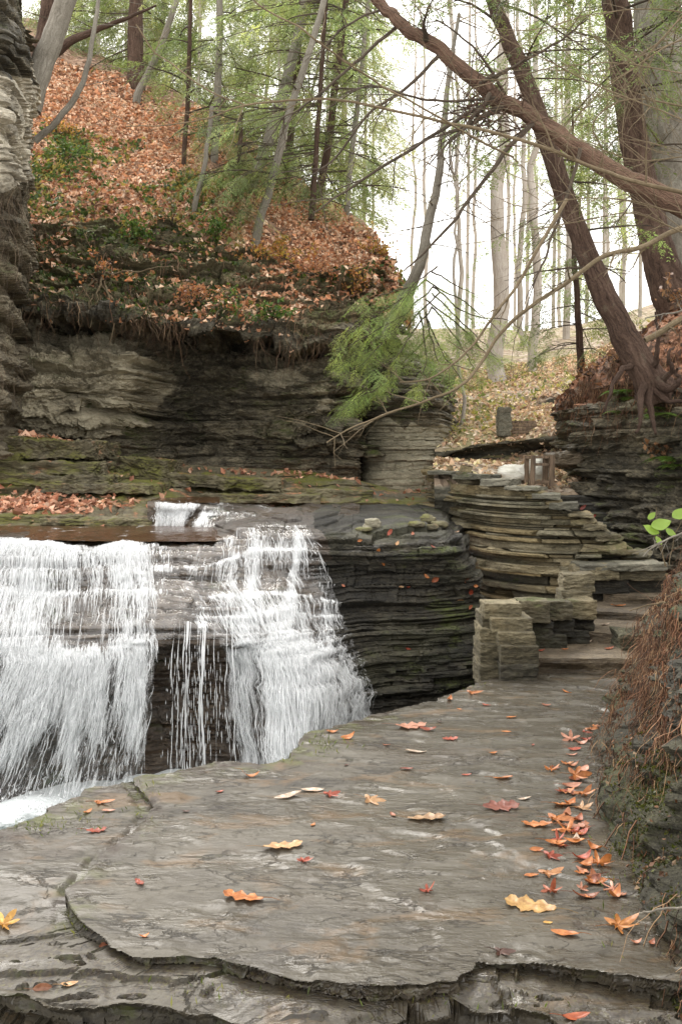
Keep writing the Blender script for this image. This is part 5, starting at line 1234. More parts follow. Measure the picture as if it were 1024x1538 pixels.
# trees behind the crest; haze put into their pale needle and bark colours
rr = np.random.default_rng(77)
for k in range(22):
    px = 110 + 420 * rr.random(); Y_ = 22 + 10 * rr.random(); base_py = np.interp(px, [100, 230, 330, 400, 480, 560, 640], [90, 130, 190, 250, 305, 370, 440]) + 25
    tip = px + rr.normal(14, 24); ev = k % 3 != 1
    dx = [(px, base_py), (px + (tip - px) * .4 + rr.normal(0, 4), base_py * .5), (tip, -40), (tip + 4, -150)]
    w0_ = 4 + 7 * rr.random() ** 2
    tree('hemlock_tree' if ev else 'hardwood_tree', ['hazy evergreen standing behind the hillside crest', 'bare pale trunk standing behind the hillside crest'][0 if ev else 1], 'tree', pline(dx, Y_), np.linspace(wr(w0_, Y_), wr(w0_ * .5, Y_), 4), 'bark_haze', 200 + k,
         'trees behind the hillside crest', n=24, sides=7, limbs=dict(n=26 if ev else 9, h0=.05, h1=1, len=2.8, droop=.2 if ev else -.02, r=.012, kids=5, rise=.05 if ev else .45), crown=dict(scale=.85, per=1.9, base=(.24, .29, .16), keep=lambda q, r: r.random() < .75) if ev else None, limbmat='bark_haze')
# far woodland across the valley
specs = [q_ for i_, q_ in enumerate([(746, 575, 28, 24), (800, 560, 15, 25), (828, 545, 11, 27), (690, 520, 8, 34), (730, 515, 8, 36), (785, 520, 10, 33), (664, 515, 7, 38), (712, 520, 6, 42), (760, 515, 7, 40), (815, 515, 8, 38), (850, 508, 12, 34), (868, 505, 7, 42), (890, 500, 10, 36), (910, 498, 7, 44), (934, 488, 9, 40), (676, 520, 5, 48), (700, 515, 5, 50), (722, 512, 5, 52), (772, 512, 5, 50), (792, 510, 5, 52), (840, 508, 6, 50), (600, 480, 6, 44), (618, 480, 5, 48), (582, 460, 6, 40), (640, 490, 6, 46), (655, 500, 4, 55), (880, 505, 5, 55), (806, 515, 5, 55), (738, 520, 4, 58), (560, 450, 5, 46), (690, 640, 6, 19)]) if i_ not in (2, 4, 6, 9, 12, 15, 16, 17, 19, 21, 23, 25, 26, 28)]
for k, (px, py, w_, Y_) in enumerate(specs):
    b = on(px, py, ['valley_floor'], Y_); Y2_ = b[1] if abs(b[1] - Y_) < 12 else Y_
    if abs(b[1] - Y_) >= 12: b = W(px, py, Y_)
    lean_ = rr.normal(0, 22)
    lab = 'thin pale bare trunk in the distant bright woodland'
    if k == 0: lab = 'broadest pale trunk rising from the far slope'
    if k == 1: lab = 'pale straight trunk standing just right of the broadest far trunk'
    if k == len(specs) - 1: lab = 'slim sapling at the near left end of the far slope'
    tree('hardwood_tree', lab, 'tree', [b - np.array([0, 0, .3])] + [W(px + lean_ * f * .4, py + (-150 - py) * f, Y2_) for f in (.3, .6, 1)], np.linspace(wr(w_, Y2_) * 1.0, wr(w_, Y2_) * .35, 4), 'bark_haze', 300 + k,
         'bare trunks in the distant woodland' if 1 < k < len(specs) - 1 else None, wob=.22, n=30, sides=8 if k > 2 else 12, limbs=dict(n=12 if k > 2 else 9, h0=.35, h1=1, len=1.6 + .03 * Y2_, droop=-.05, r=.006 + .0005 * Y2_, kids=5, rise=.5), limbmat='bark_haze')
# evergreens among them, lightened in colour to stand for haze
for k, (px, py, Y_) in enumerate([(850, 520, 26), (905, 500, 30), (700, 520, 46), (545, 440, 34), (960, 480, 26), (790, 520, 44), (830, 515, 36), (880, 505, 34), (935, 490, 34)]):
    tree('hemlock_tree', 'hazy evergreen in the distant woodland', 'tree', pline([(px, py), (px + 3, py * .55), (px + 5, 40), (px + 6, -140)], Y_), np.linspace(wr(6, Y_), wr(2, Y_), 4), 'bark_haze', 400 + k, 'evergreens in the distant woodland', n=24, sides=8,
         limbs=dict(n=20, h0=.2, h1=1, len=2.2, droop=.22, r=.02, kids=4, rise=0), crown=dict(scale=.95, per=1.5, base=(.19, .25, .11), keep=lambda q, r: r.random() < .6), limbmat='bark_haze')
# upper left
tree('hardwood_tree', 'pale peeling trunk leaning out above the left outcrop', 'tree', pline([(40, 165), (58, 115), (78, 60), (100, 0), (125, -70)], 13.5), [wr(a, 13.5) for a in (44, 36, 33, 31, 28)], 'bark_pale', 71, n=40, limbs=dict(n=5, h0=.6, h1=1, len=1.2, droop=0, r=.012, kids=4, rise=.3))
tree('hardwood_tree', 'weathered grey trunk just behind the pale peeling one', 'tree', pline([(52, 100), (64, 60), (72, 0), (80, -70)], 14.2), [wr(a, 14.2) for a in (26, 22, 20, 18)], 'bark_hemlock', 72, n=30)
tree('sapling', 'thin curved pale sapling at the left of the leafy slope', 'sapling', pline([(52, 212), (80, 188), (108, 155), (128, 112), (140, 60), (148, 10), (155, -50)], 12.6), [wr(a, 12.6) for a in (11, 10, 9, 8, 7, 6, 5)], 'bark_pale', 73, n=40, limbs=dict(n=5, h0=.4, h1=1, len=.9, droop=.05, r=.006, kids=3, rise=.2, az=(-.6, .6)), limbmat='bark_pale')
tree('dead_limb', 'dark fallen limb lying across the top of the leafy slope', 'dead limb', pline([(78, 84), (110, 60), (142, 46), (185, 30), (235, 8)], 15.5), [wr(a, 15.5) for a in (15, 12, 9, 6, 3)], 'bark_hemlock', 74, n=30, limbs=dict(n=6, h0=.3, h1=1, len=.7, droop=0, r=.008, kids=3))

# broad soft sprays over the leafy slope and the top centre
bt = tree('hemlock_tree', 'slim hemlock spreading broad pale green sprays over the top centre', 'tree', pline([(468, 330), (474, 240), (480, 150), (486, 60), (492, -40), (498, -120)], 15.6), [wr(a, 15.6) for a in (10, 8, 7, 6, 5, 4)], 'bark_hemlock', 81, n=40)
rr = np.random.default_rng(82); sp_l = []
for k in range(30):
    y0 = -40 + 330 * rr.random(); sg = -1 if rr.random() < .62 else 1; ln = 70 + 130 * rr.random() * (1 if sg < 0 else .7)
    x0 = 470 + 20 * (1 - y0 / 300); sp_l.append(([(x0, y0), (x0 + sg * ln * .5, y0 + 5 + 14 * rr.random()), (x0 + sg * ln, y0 + 26 + 26 * rr.random())], 15.6, 15.6 + rr.normal(-.4, .9)))
sp_l += [([(440, 230), (380, 240), (330, 258), (285, 275)], 15.4, 14.4), ([(440, 210), (390, 222), (345, 240), (305, 262)], 15.4, 14.2), ([(445, 250), (400, 262), (350, 280), (320, 300)], 15.4, 14.3)]
boughs(bt, sp_l, SPRF, (.20, .265, .125), 15.6, .55, 6.5, 83)
bt2 = tree('hemlock_tree', 'hemlock spreading green sprays over the upper right corner', 'tree', pline([(1060, 440), (1052, 250), (1046, 100), (1042, -40), (1040, -140)], 13.4), [wr(a, 13.4) for a in (16, 13, 11, 9, 6)], 'bark_hemlock', 84, n=40)
sp_r = []
for k in range(24):
    y0 = -60 + 190 * rr.random(); ln = 90 + 170 * rr.random(); x0 = 1045
    sp_r.append(([(x0, y0), (x0 - ln * .5, y0 + 4 + 10 * rr.random()), (x0 - ln, y0 + 22 + 24 * rr.random())], 13.4, 13.4 + rr.normal(-.3, .8)))
boughs(bt2, sp_r, SPRF, (.15, .21, .085), 13.4, .5, 6.5, 85)

# ---- slender bare branches reaching in from a sapling outside the right of the picture
def bare(label, pixY, w0, w1, seed, tw=10, twl=.28, mat='twig', name='bare_branch', cat='branch', extra=None):
    rr = np.random.default_rng(seed); pts = [W(a, b, y) for a, b, y in pixY]; root = empty(name, tuple(pts[0])); tag(root, label, cat)
    n = 60; P = path(pts, n, .006, seed); Yv = P[:, 1]; R = np.linspace(w0, w1, n) / F * Yv / 2
    mb = MB(); mb.add(*tube(P, R, 7, .1, seed)); mb.build('stem', M[mat], root, True)
    for k in range(tw):
        mb = MB(); i = rr.integers(8, n - 1); t = P[i] - P[i - 1]; t /= np.linalg.norm(t); sd = np.array([rr.normal(0, .5), rr.normal(0, .5), rr.normal(.15, .7)])
        limb(mb, rr, P[i], t * .8 + sd, twl * (.4 + .9 * rr.random()), R[i] * .5, 8, .05, .1, 4, 2, .5); mb.build('twig', M[mat], root, True)
    return root
bare('long pale branch sweeping across the picture to a fine tip over the leafy slope', [(1180, 350, 4.9), (1090, 312, 4.8), (1024, 290, 4.7), (960, 274, 4.65), (900, 256, 4.6), (830, 226, 4.6), (760, 204, 4.6), (690, 188, 4.6), (600, 168, 4.6), (512, 150, 4.6), (430, 151, 4.6), (360, 160, 4.6), (310, 178, 4.6), (250, 188, 4.6), (190, 190, 4.6)], 8, 1.4, 1, 14, .3)
bare('greenish thin branch slanting down from the top centre', [(350, -40, 4.4), (390, 8, 4.4), (450, 42, 4.4), (512, 88, 4.45), (560, 120, 4.5), (620, 155, 4.5), (700, 200, 4.6), (770, 236, 4.7)], 2.5, 3.5, 2, 8, .22)
bare('short thin branch dropping through the hillside trees to the long pale branch', [(205, 38, 4.8), (232, 78, 4.8), (262, 98, 4.75), (300, 128, 4.7), (335, 146, 4.65), (368, 158, 4.6)], 2.2, 2.6, 3, 4, .15)
bare('long drooping bare limb ending in pale forked twigs over the buttress', [(1120, 316, 7.6), (1024, 342, 7.5), (960, 372, 7.3), (905, 385, 7.2), (860, 418, 7.1), (800, 458, 7.0), (755, 496, 6.9), (722, 545, 6.8), (690, 580, 6.7), (640, 602, 6.6), (580, 622, 6.5), (530, 642, 6.4), (490, 665, 6.35)], 9, 2, 4, 16, .32, 'twig')
bare('second drooping bare limb crossing in front of the young hemlock', [(850, 300, 7.6), (810, 368, 7.4), (775, 430, 7.2), (745, 468, 7.1), (712, 515, 7.0), (678, 548, 6.9), (640, 570, 6.8), (600, 574, 6.8)], 6, 2, 5, 10, .26, 'twig')
bare('thick broken tan stick jutting out beside the leaning hemlock', [(1100, 440, 7.6), (1024, 478, 7.6), (990, 500, 7.6), (968, 511, 7.6)], 11, 9, 6, 1, .1)
bare('thin white twig curving above the broken tan stick', [(1100, 430, 7.4), (1024, 466, 7.4), (995, 472, 7.4), (968, 478, 7.4)], 3, 1.5, 7, 4, .15, 'bark_pale')
web = [([(1180, 250), (1024, 180), (900, 130), (800, 80), (700, 30), (640, 10)], 'thin olive twig rising left through the upper right trees', 3), ([(1180, 140), (1024, 110), (930, 95), (840, 100), (740, 120), (650, 112)], 'nearly level twig above the crossing trunks', 2.5), ([(1180, 330), (1024, 320), (940, 300), (860, 300), (780, 320), (700, 340)], 'nearly level twig under the fallen trunk', 2.5),
       ([(1180, 20), (1024, 60), (940, 110), (880, 160), (850, 205)], 'twig dropping left towards the fallen trunk', 3), ([(1150, 420), (1024, 350), (950, 320), (880, 330), (800, 345)], 'crooked twig in front of the thick hemlock trunk', 3), ([(1180, 210), (1024, 235), (950, 240), (880, 215), (812, 190), (770, 150)], 'fine twig arching over the crossing point', 2.2), ([(1100, -60), (1010, 40), (968, 90), (960, 130), (975, 150)], 'crooked pale twig at the upper right', 4), ([(1180, 90), (1024, 20), (900, 20), (800, 45), (720, 40)], 'top twig running left near the upper right corner', 2.5), ([(1160, 190), (1024, 160), (940, 150), (890, 185), (905, 230), (890, 265)], 'pale twig with a hooked end before the thick trunk', 4)]
for i, (pix, lb, w_) in enumerate(web):
    bare(lb, [(a, b, 5.2 + .12 * i + .05 * k) for k, (a, b) in enumerate(pix)], w_ * .8 + .4, 1.0, 90 + i, 20, .48)
# ------------------------------------------------------------------ scattered leaves (uncountable litter)
def scatter(name, P, n, seed, size, dens, cols, label, mat='litter_leaf', lift=.02, tilt=.55, cat='leaves'):
    r = np.random.default_rng(seed); nv, nu = P.shape[:2]
    du = P[:-1, 1:] - P[:-1, :-1]; dv = P[1:, :-1] - P[:-1, :-1]; ar = np.linalg.norm(np.cross(du, dv), axis=2)
    cu_ = (np.arange(nu - 1) / (nu - 1))[None] * np.ones((nv - 1, 1)); cv_ = (np.arange(nv - 1) / (nv - 1))[:, None] * np.ones((1, nu - 1))
    nrm_ = np.cross(du, dv); nrm_ /= np.linalg.norm(nrm_, axis=2, keepdims=True) + 1e-9
    nrm_ *= np.where(nrm_[..., 2:3] < 0, -1, 1)
    C0 = P[:-1, :-1]
    wgt = ar * dens(C0, cu_, cv_, nrm_); wgt = np.clip(wgt, 0, None); wgt /= wgt.sum()
    idx = r.choice(wgt.size, n, p=wgt.ravel()); a, b = np.unravel_index(idx, wgt.shape)
    f, g = r.random((n, 1)), r.random((n, 1))
    C = C0[a, b] + du[a, b] * f + dv[a, b] * g; Nn = nrm_[a, b] + tilt * r.standard_normal((n, 3)); Nn /= np.linalg.norm(Nn, axis=1, keepdims=True)
    C = C + nrm_[a, b] * lift
    D = r.standard_normal((n, 3)); D -= Nn * (D * Nn).sum(1, keepdims=True); D /= np.linalg.norm(D, axis=1, keepdims=True); Sd = np.cross(D, Nn)
    L = (size[0] + (size[1] - size[0]) * r.random((n, 1)) ** 1.5); w_ = L * (.35 + .3 * r.random((n, 1))); cl = L * .3 * r.standard_normal((n, 1))
    V = np.stack([C - D * L * .5, C + Sd * w_ * .6 + Nn * cl, C + D * L * .5 + Nn * cl * .3, C - Sd * w_ * .6 + Nn * cl * .7, C + Nn * -.1 * cl], 1)
    q = np.arange(n)[:, None] * 5
    Fc = np.concatenate([q + np.array([[0, 1, 4]]), q + np.array([[1, 2, 4]]), q + np.array([[2, 3, 4]]), q + np.array([[3, 0, 4]])])
    cols = np.array(cols); c = cols[r.integers(len(cols), size=n)] * (.6 + .7 * r.random((n, 1)))
    o = mesh_np(name, V.reshape(-1, 3), Fc, M[mat], None, False, col=np.repeat(c, 5, 0)); return tag(o, label, cat, kind='stuff')
BROWN = [S(205, 152, 118), S(186, 134, 102), S(220, 178, 146), S(148, 104, 80), S(228, 194, 166), S(196, 138, 102), S(168, 134, 110), S(234, 208, 184)]
def dens_hill(C, u, v, N):
    k = .55 + fbm(C[..., 0] * .7, C[..., 1] * .7, C[..., 2] * .7, 4, 3); return np.clip(k, .03, 1) ** 1.4 * (v < .8) * (1 - .6 * sstep(.72, .8, v))
scatter('fallen_leaves', HiP, 85000, 1, (.035, .12), dens_hill, BROWN, 'rust brown fallen leaves carpeting the steep hillside', lift=.03)
def dens_cl(C, u, v, N): return sstep(.25, .7, N[..., 2]) * (v > .62) * np.clip(.5 + 1.6 * fbm(C[..., 0] * 1.2, C[..., 2] * 1.5, None, 3, 6), .0, 1)
scatter('fallen_leaves', ClP, 7000, 2, (.06, .13), dens_cl, BROWN, 'brown leaves caught on the mossy ledges above the dark cliff', lift=.03)
def dens_sh(C, u, v, N):
    d = np.exp(-(((C[..., 0] + 3.55) / .9) ** 2 + ((C[..., 1] - 10.75) / .30) ** 2) ** 1.5) * 3 + .7 * np.exp(-((C[..., 0] + 4.2) / 1.2) ** 2 - ((v - .17) / .035) ** 2) + .03 + 1.0 * np.exp(-((v - .12) / .03) ** 2) * sstep(-3.4, -2.2, C[..., 0]) * sstep(.4, .0, C[..., 0])
    return d * sstep(.1, .5, N[..., 2])
scatter('fallen_leaves', ShP, 1500, 3, (.06, .13), dens_sh, [S(205, 158, 130), S(218, 178, 152), S(190, 132, 104), S(160, 112, 90)], 'drift of brown leaves on the mossy shelves by the stream', lift=.02)
def dens_va(C, u, v, N): return np.clip(.45 + fbm(C[..., 0] * .6, C[..., 1] * .6, None, 4, 8), .05, 1) * (v > .1) * (v < .69) * sstep(.3, .7, N[..., 2])
scatter('fallen_leaves', VaP, 30000, 4, (.05, .12), dens_va, [S(224, 196, 168), S(208, 174, 144), S(232, 212, 190), S(186, 152, 126), S(222, 208, 165)], 'pale brown leaves strewn over the far slope', lift=.03)  # leaf colours paled to match the haze put into the far slope
def dens_mo(C, u, v, N): return (v > .53) * sstep(0, .3, N[..., 2])
scatter('fallen_leaves', RcP, 5000, 5, (.05, .12), dens_mo, [S(128, 92, 70), S(100, 70, 54), S(158, 116, 90), S(84, 60, 48)], 'brown leaves matted over the soil mound of the bluff', lift=.02)
def dens_wl(C, u, v, N): return sstep(.45, .8, N[..., 2]) * (u > .5) * (v < .45) * (.25 + (u < .93))
# green and yellow ground plants
GP = [(.22, .24, .07), (.34, .31, .10), (.42, .36, .13), (.16, .19, .06)]
def dens_vg(C, u, v, N): return np.clip(fbm(C[..., 0] * .5, C[..., 1] * .5, None, 4, 21) - .02, 0, 1) * (v > .44) * (v < .72)
scatter('ground_cover', VaP, 2600, 6, (.05, .12), dens_vg, GP, 'yellow green ground plants dotted over the far slope', mat='green_leaf', lift=.10, tilt=.9, cat='plants')
def dens_hg(C, u, v, N): return np.clip(fbm(C[..., 0] * .9, C[..., 2] * .9, None, 4, 25) - .1, 0, 1) * (v < .5)
scatter('ground_cover', HiP, 3500, 7, (.05, .12), dens_hg, [(.06, .10, .03), (.12, .15, .04), (.30, .24, .07)], 'small green and yellow plants between the hillside leaves', mat='green_leaf', lift=.07, tilt=1.0, cat='plants')
def dens_cg(C, u, v, N): return np.clip(.15 + fbm(C[..., 0] * 1.1, C[..., 2] * 1.4, None, 4, 27), 0, 1) * sstep(.60, .72, v) * sstep(.0, .4, N[..., 2])
scatter('ground_cover', ClP, 9000, 8, (.03, .09), dens_cg, [(.05, .085, .02), (.09, .12, .025), (.04, .06, .02)], 'ferns and moss greening the ledges above the dark cliff', mat='green_leaf', lift=.04, tilt=1.0, cat='plants')

# ------------------------------------------------------------------ hanging roots and dead grass
def strands(name, starts, normals, n_pts, lens, rad, seed, cols, label, sway=.4, out=.03, parent=None):
    r = np.random.default_rng(seed); N = len(starts); K = n_pts
    d = normals * out * 2.5 + np.stack([r.normal(0, sway * .5, N), r.normal(0, sway * .5, N), -1 + 0 * r.random(N)], -1)
    step = (lens / (K - 1))[:, None]; P = [starts + normals * out * r.random((N, 1))]
    dirn = d / np.linalg.norm(d, axis=1, keepdims=True)
    for k in range(K - 1):
        dirn = dirn + r.normal(0, sway * .45, (N, 3)) + np.array([0, 0, -.22]); dirn /= np.linalg.norm(dirn, axis=1, keepdims=True); P.append(P[-1] + dirn * step)
    P = np.stack(P, 1); Rr = rad[:, None] * np.linspace(1, .25, K)[None]
    ang = np.array([0, 2.1, 4.2]); ref = np.stack([np.cos(ang), np.sin(ang), 0 * ang], -1)
    V = P[:, :, None] + Rr[..., None, None] * ref[None, None]
    q = np.array([[k * 3 + j, k * 3 + (j + 1) % 3, k * 3 + 3 + (j + 1) % 3, k * 3 + 3 + j] for k in range(K - 1) for j in range(3)])
    Fc = (q[None] + (np.arange(N) * K * 3)[:, None, None]).reshape(-1, 4)
    cols = np.array(cols); c = cols[r.integers(len(cols), size=N)] * (.5 + .8 * r.random((N, 1)))
    o = mesh_np(name, V.reshape(-1, 3), Fc, M['strand'], parent, True, col=np.repeat(c, K * 3, 0)); return tag(o, label, 'roots', kind='stuff')
rr = np.random.default_rng(3); N = 15000
ib = rr.integers(0, nb, N * 3); ih = rr.integers(0, 205, N * 3)
yy, zz = Pb[ih, ib, 1], Pb[ih, ib, 2]
# the mat hangs over the far half of the bank and thins out towards the camera
wgt = sstep(3.7, 4.9, yy) * sstep(.02, .25, zz) + .7 * sstep(.8, 1.1, zz) * sstep(3.0, 4.0, yy) + .05
wgt *= (1 - .95 * np.exp(-(((yy - 3.42) / .26) ** 2 + ((zz - .30) / .17) ** 2)))
wgt *= .35 + .65 * (fbm(yy * 2.2, zz * 1.2, None, 3, 5) > -.12)
kp_ = rr.random(N * 3) < wgt; ib, ih = ib[kp_][:N], ih[kp_][:N]
st_ = Pb[ih, ib]; no_ = np.stack([-nrm[ib, 0], -nrm[ib, 1], .25 + 0 * ib], -1)
RB = [(.22, .108, .06), (.15, .078, .045), (.30, .165, .095), (.09, .045, .026), (.42, .27, .15), (.20, .09, .048), (.06, .038, .025)]
strands('dry_roots', st_, no_, 8, .07 + .30 * rr.random(len(st_)) ** 2, .0010 + .0036 * rr.random(len(st_)) ** 3, 5, RB, 'red brown dead roots and grass hanging over the right bank', sway=.75, out=.05)
def dens_bk(C, u, v, N): return np.clip(.3 + fbm(C[..., 1] * 2.5, C[..., 2] * 2.5, None, 3, 5), 0, 1) * (v < .85) * (1 - .95 * np.exp(-(((C[..., 1] - 3.42) / .26) ** 2 + ((C[..., 2] - .28) / .16) ** 2)))
scatter('leaf_debris', Pb, 8000, 9, (.008, .03), dens_bk, [(.13, .06, .03), (.08, .04, .022), (.20, .10, .05), (.05, .03, .02), (.22, .15, .09)], 'crumbled brown leaf debris clinging to the right bank', lift=.02, tilt=1.2)
def dens_bm(C, u, v, N): return np.clip(.1 + fbm(C[..., 1] * 3, C[..., 2] * 3, None, 3, 15), 0, 1) * (C[..., 2] < .4) * (C[..., 1] < 4.8)
scatter('moss', Pb, 9000, 10, (.006, .02), dens_bm, [(.05, .06, .012), (.09, .095, .018), (.035, .04, .012)], 'moss cushions low on the right bank', mat='green_leaf', lift=.008, tilt=1.2, cat='moss')
# roots dangling from the overhang of the left cliff and from the soil mound
def grid_strands(name, P, vlo, vhi, n, seed, lens, rad, label, cols=RB, ulo=0, uhi=1, sway=.5, msk=None):
    r = np.random.default_rng(seed); nv, nu = P.shape[:2]; a = (vlo + (vhi - vlo) * r.random(n)) * (nv - 1); b = (ulo + (uhi - ulo) * r.random(n)) * (nu - 1)
    st = P[a.astype(int), b.astype(int)]
    if msk is not None: st = st[msk(st, r)]
    no = np.zeros_like(st); no[:, 1] = -1; no[:, 2] = .3
    return strands(name, st, no, 8, lens[0] + (lens[1] - lens[0]) * r.random(len(st)) ** 2, rad[0] + (rad[1] - rad[0]) * r.random(len(st)) ** 2, seed, cols, label, sway, .06)
grid_strands('dry_roots', ClP, .60, .98, 2600, 11, (.15, .8), (.002, .0065), 'thin brown stems trailing over the ledges of the left cliff', [(.10, .06, .035), (.17, .10, .06), (.06, .04, .028), (.26, .18, .11)], .2, .98, .8, lambda s, r: fbm(s[:, 0] * 1.3, s[:, 2] * 1.3, None, 3, 7) > .0)
grid_strands('dry_roots', RcP, .42, .72, 2600, 12, (.1, .5), (.0015, .005), 'red brown roots hanging out of the soil mound', RB, .02, .6, .6)
grid_strands('dry_roots', outc_P if 'outc_P' in globals() else ClP, .12, .45, 450, 13, (.2, .7), (.002, .006), 'tangled grey brown roots hanging down the left outcrop', [(.12, .09, .06), (.2, .15, .10), (.07, .05, .035)], .55, .95, .6)

# ------------------------------------------------------------------ shrubs, ferns and small plants
def shrub(pos, size, label, seed, leafcol, nleaf, twigmat='twig_dark', group=None, name='shrub', lsz=(.03, .07), up=.8):
    rr = np.random.default_rng(seed); root = empty(name, tuple(pos)); tag(root, label, 'shrub', group); mb = MB(); outs = []
    for k in range(9):
        d = rr.standard_normal(3); d[2] = abs(d[2]) * up + .2; d[1] -= .5
        limb(mb, rr, np.array(pos), d, size * (.6 + .5 * rr.random()), .004 + .003 * size, 8, .1, .15, 4, 4, .5, outs)
    mb.build('stems', M[twigmat], root, True)
    if nleaf:
        allp = np.concatenate([o_[len(o_) // 3:] for o_ in outs]); c = allp[rr.integers(len(allp), size=nleaf)] + rr.normal(0, .02, (nleaf, 3))
        L = lsz[0] + (lsz[1] - lsz[0]) * rr.random(nleaf); V, Fc = diamonds(c, rr.standard_normal((nleaf, 3)), rr.standard_normal((nleaf, 3)) + np.array([0, 0, 1.]), L, L * .6)
        cl = np.array(leafcol)[rr.integers(len(leafcol), size=nleaf)] * (.7 + .6 * rr.random((nleaf, 1)))
        mb = MB(); mb.add(V, Fc, None, np.repeat(cl, 4, 0)); mb.build('foliage', M['green_leaf'], root, False)
    return root
YEL = [(.42, .28, .06), (.34, .16, .05), (.45, .22, .08), (.2, .17, .04)]; ORG = [(.36, .15, .07), (.26, .11, .06), (.4, .22, .12)]; GRN = [(.05, .10, .025), (.08, .14, .03), (.12, .17, .04)]
def at(px, py, names, Yd, up=0.0):
    p = on(px, py, names, Yd); return p + np.array([0, -.05, up])
CH = ['cliff', 'hillside']
for i, (px, py, s, cl, nl, lb) in enumerate([(430, 392, .55, YEL, 420, 'yellow leaved shrub on the brow of the left cliff'), (470, 415, .6, ORG, 420, 'orange brown shrub trailing over the right part of the brow'), (530, 445, .55, ORG + YEL, 380, 'rusty tangled shrub near the right end of the cliff'),
        (385, 395, .45, YEL, 220, 'small golden shrub left of the yellow one'), (150, 425, .5, ORG, 160, 'dead rust leaved shrub clinging above the overhang'), (110, 240, .5, GRN, 500, 'low dark green bush on the left of the leafy slope'), (90, 205, .4, YEL, 240, 'pale yellow shrub beside the left outcrop'),
        (330, 360, .55, GRN, 420, 'green leafy shrub on the mossy band'), (200, 360, .5, GRN, 420, 'bright green shrub on the mossy cliff band'), (260, 340, .55, [(.10, .11, .04), (.2, .15, .06)], 240, 'straggly olive shrub on the mossy band'), (560, 385, .5, YEL, 320, 'yellow green bush at the end of the hillside'), (300, 455, .4, ORG, 260, 'rusty leaves hanging over the cliff overhang'), (350, 470, .35, ORG + GRN, 260, 'rust and green clump on the lip of the overhang'), (410, 480, .35, GRN, 300, 'green fern clump on the lip of the overhang')]):
    shrub(at(px, py, CH, 14), s, lb, 500 + i, cl, nl)
# grassy tuft of dead stems with pale dangling roots above the grey face
rt = empty('hanging_root', tuple(at(150, 405, CH, 13))); tag(rt, 'pale forked dead root dangling below the rust leaved shrub', 'root')
rr = np.random.default_rng(8)
for pix in ([(160, 400), (150, 430), (145, 455), (138, 492)], [(155, 420), (165, 450), (170, 480), (168, 515)], [(150, 425), (175, 455), (192, 470), (196, 480)], [(148, 420), (120, 440), (80, 455), (30, 462)], [(160, 410), (200, 408), (260, 400)], [(150, 420), (135, 450), (140, 470)], [(172, 452), (188, 478), (180, 490)]):
    mb = MB(); P = path(pline(pix, [12.8, 12.65, 12.6, 12.6][:len(pix)]), 20, .04, int(rr.integers(99))); mb.add(*tube(P, np.linspace(.016, .005, 20), 6)); mb.build('rootlet', M['twig'], rt, True)
# ferns on the bluff
def fern(pos, size, label, seed, cols=GRN, group=None, n=9):
    rr = np.random.default_rng(seed); root = empty('fern', tuple(pos)); tag(root, label, 'fern', group); 
    for k in range(n):
        az = -PI / 2 + rr.normal(0, 1.1); d = np.array([math.cos(az), math.sin(az), .0]); s = np.linspace(0, 1, 14); L = size * (.7 + .5 * rr.random())
        P = np.array(pos) + d * L * s[:, None] + np.array([0, 0, 1.0]) * (L * (.55 * s - .75 * s ** 2))[:, None]
        mb = MB(); mb.add(*tube(P, np.linspace(.002, .0008, 14), 4), col=(.08, .1, .03)); C, D, Ln = [], [], []
        t = np.gradient(P, axis=0); t /= np.linalg.norm(t, axis=1, keepdims=True)
        for i in range(2, 14):
            for h_ in (0, .5):
                p = P[i] + (P[min(i + 1, 13)] - P[i]) * h_
                for sg in (-1, 1): C.append(p); D.append(np.cross(t[i], [0, 0, 1.0]) * sg + t[i] * .35 + np.array([0, 0, -.15])); Ln.append(L * .32 * math.sin(min(1, s[i] * .75 + .12 + .2) * PI) + .01)
        V, Fc = diamonds(np.array(C), np.array(D), np.array([0, 0, 1.0]) + .2 * rr.standard_normal((len(C), 3)), Ln, np.array(Ln) * .28); c = np.array(cols[rr.integers(len(cols))]) * (.8 + .5 * rr.random())
        mb.add(V, Fc, None, c); mb.build('frond', M['green_leaf'], root, False)
BL = ['cliff_bluff']
for i, (px, py, s, lb) in enumerate([(935, 590, .26, 'fern under the leaning hemlock on the soil mound'), (945, 600, .2, 'small bright fern just right of the one under the hemlock'), (990, 625, .26, 'bright fern on the upper ledge of the bluff'), (985, 615, .18, 'small fern tucked behind the bright ledge fern'), (1000, 690, .28, 'fern above the rusty leaves on the lower bluff'), (920, 620, .16, 'little fern at the left of the soil mound'), (1012, 700, .2, 'fern drooping at the right edge of the bluff')]):
    fern(at(px, py, BL, 9.8), s, lb, 600 + i, [(.09, .16, .03), (.13, .20, .04)])
for i, (px, py, s, lb) in enumerate([(990, 690, .3, 'rust leaved clump on the lower bluff'), (880, 565, .3, 'brown bramble on the left shoulder of the soil mound'), (925, 545, .28, 'brown bramble beside the leaning hemlock'), (1000, 455, .3, 'brown scrub on top of the soil mound')]):
    shrub(at(px, py, BL, 9.8), s, lb, 650 + i, [(.20, .10, .055), (.14, .075, .04), (.26, .15, .085)], 90)
for i, (px, py, s, lb) in enumerate([(665, 655, .5, 'yellow green bush beside the pale buttress'), (650, 600, .6, 'yellow shrub behind the pale buttress'), (700, 590, .6, 'tall yellowing weeds on the far slope'), (770, 570, .6, 'yellow green weeds below the broadest far trunk'), (850, 590, .45, 'olive weeds on the right of the far slope'), (640, 560, .7, 'golden brush left of the far slope')]):
    shrub(at(px, py, ['valley_floor'], 17), s, lb, 680 + i, [(.44, .40, .12), (.34, .33, .11), (.50, .42, .18)], 200, 'twig', lsz=(.02, .05))
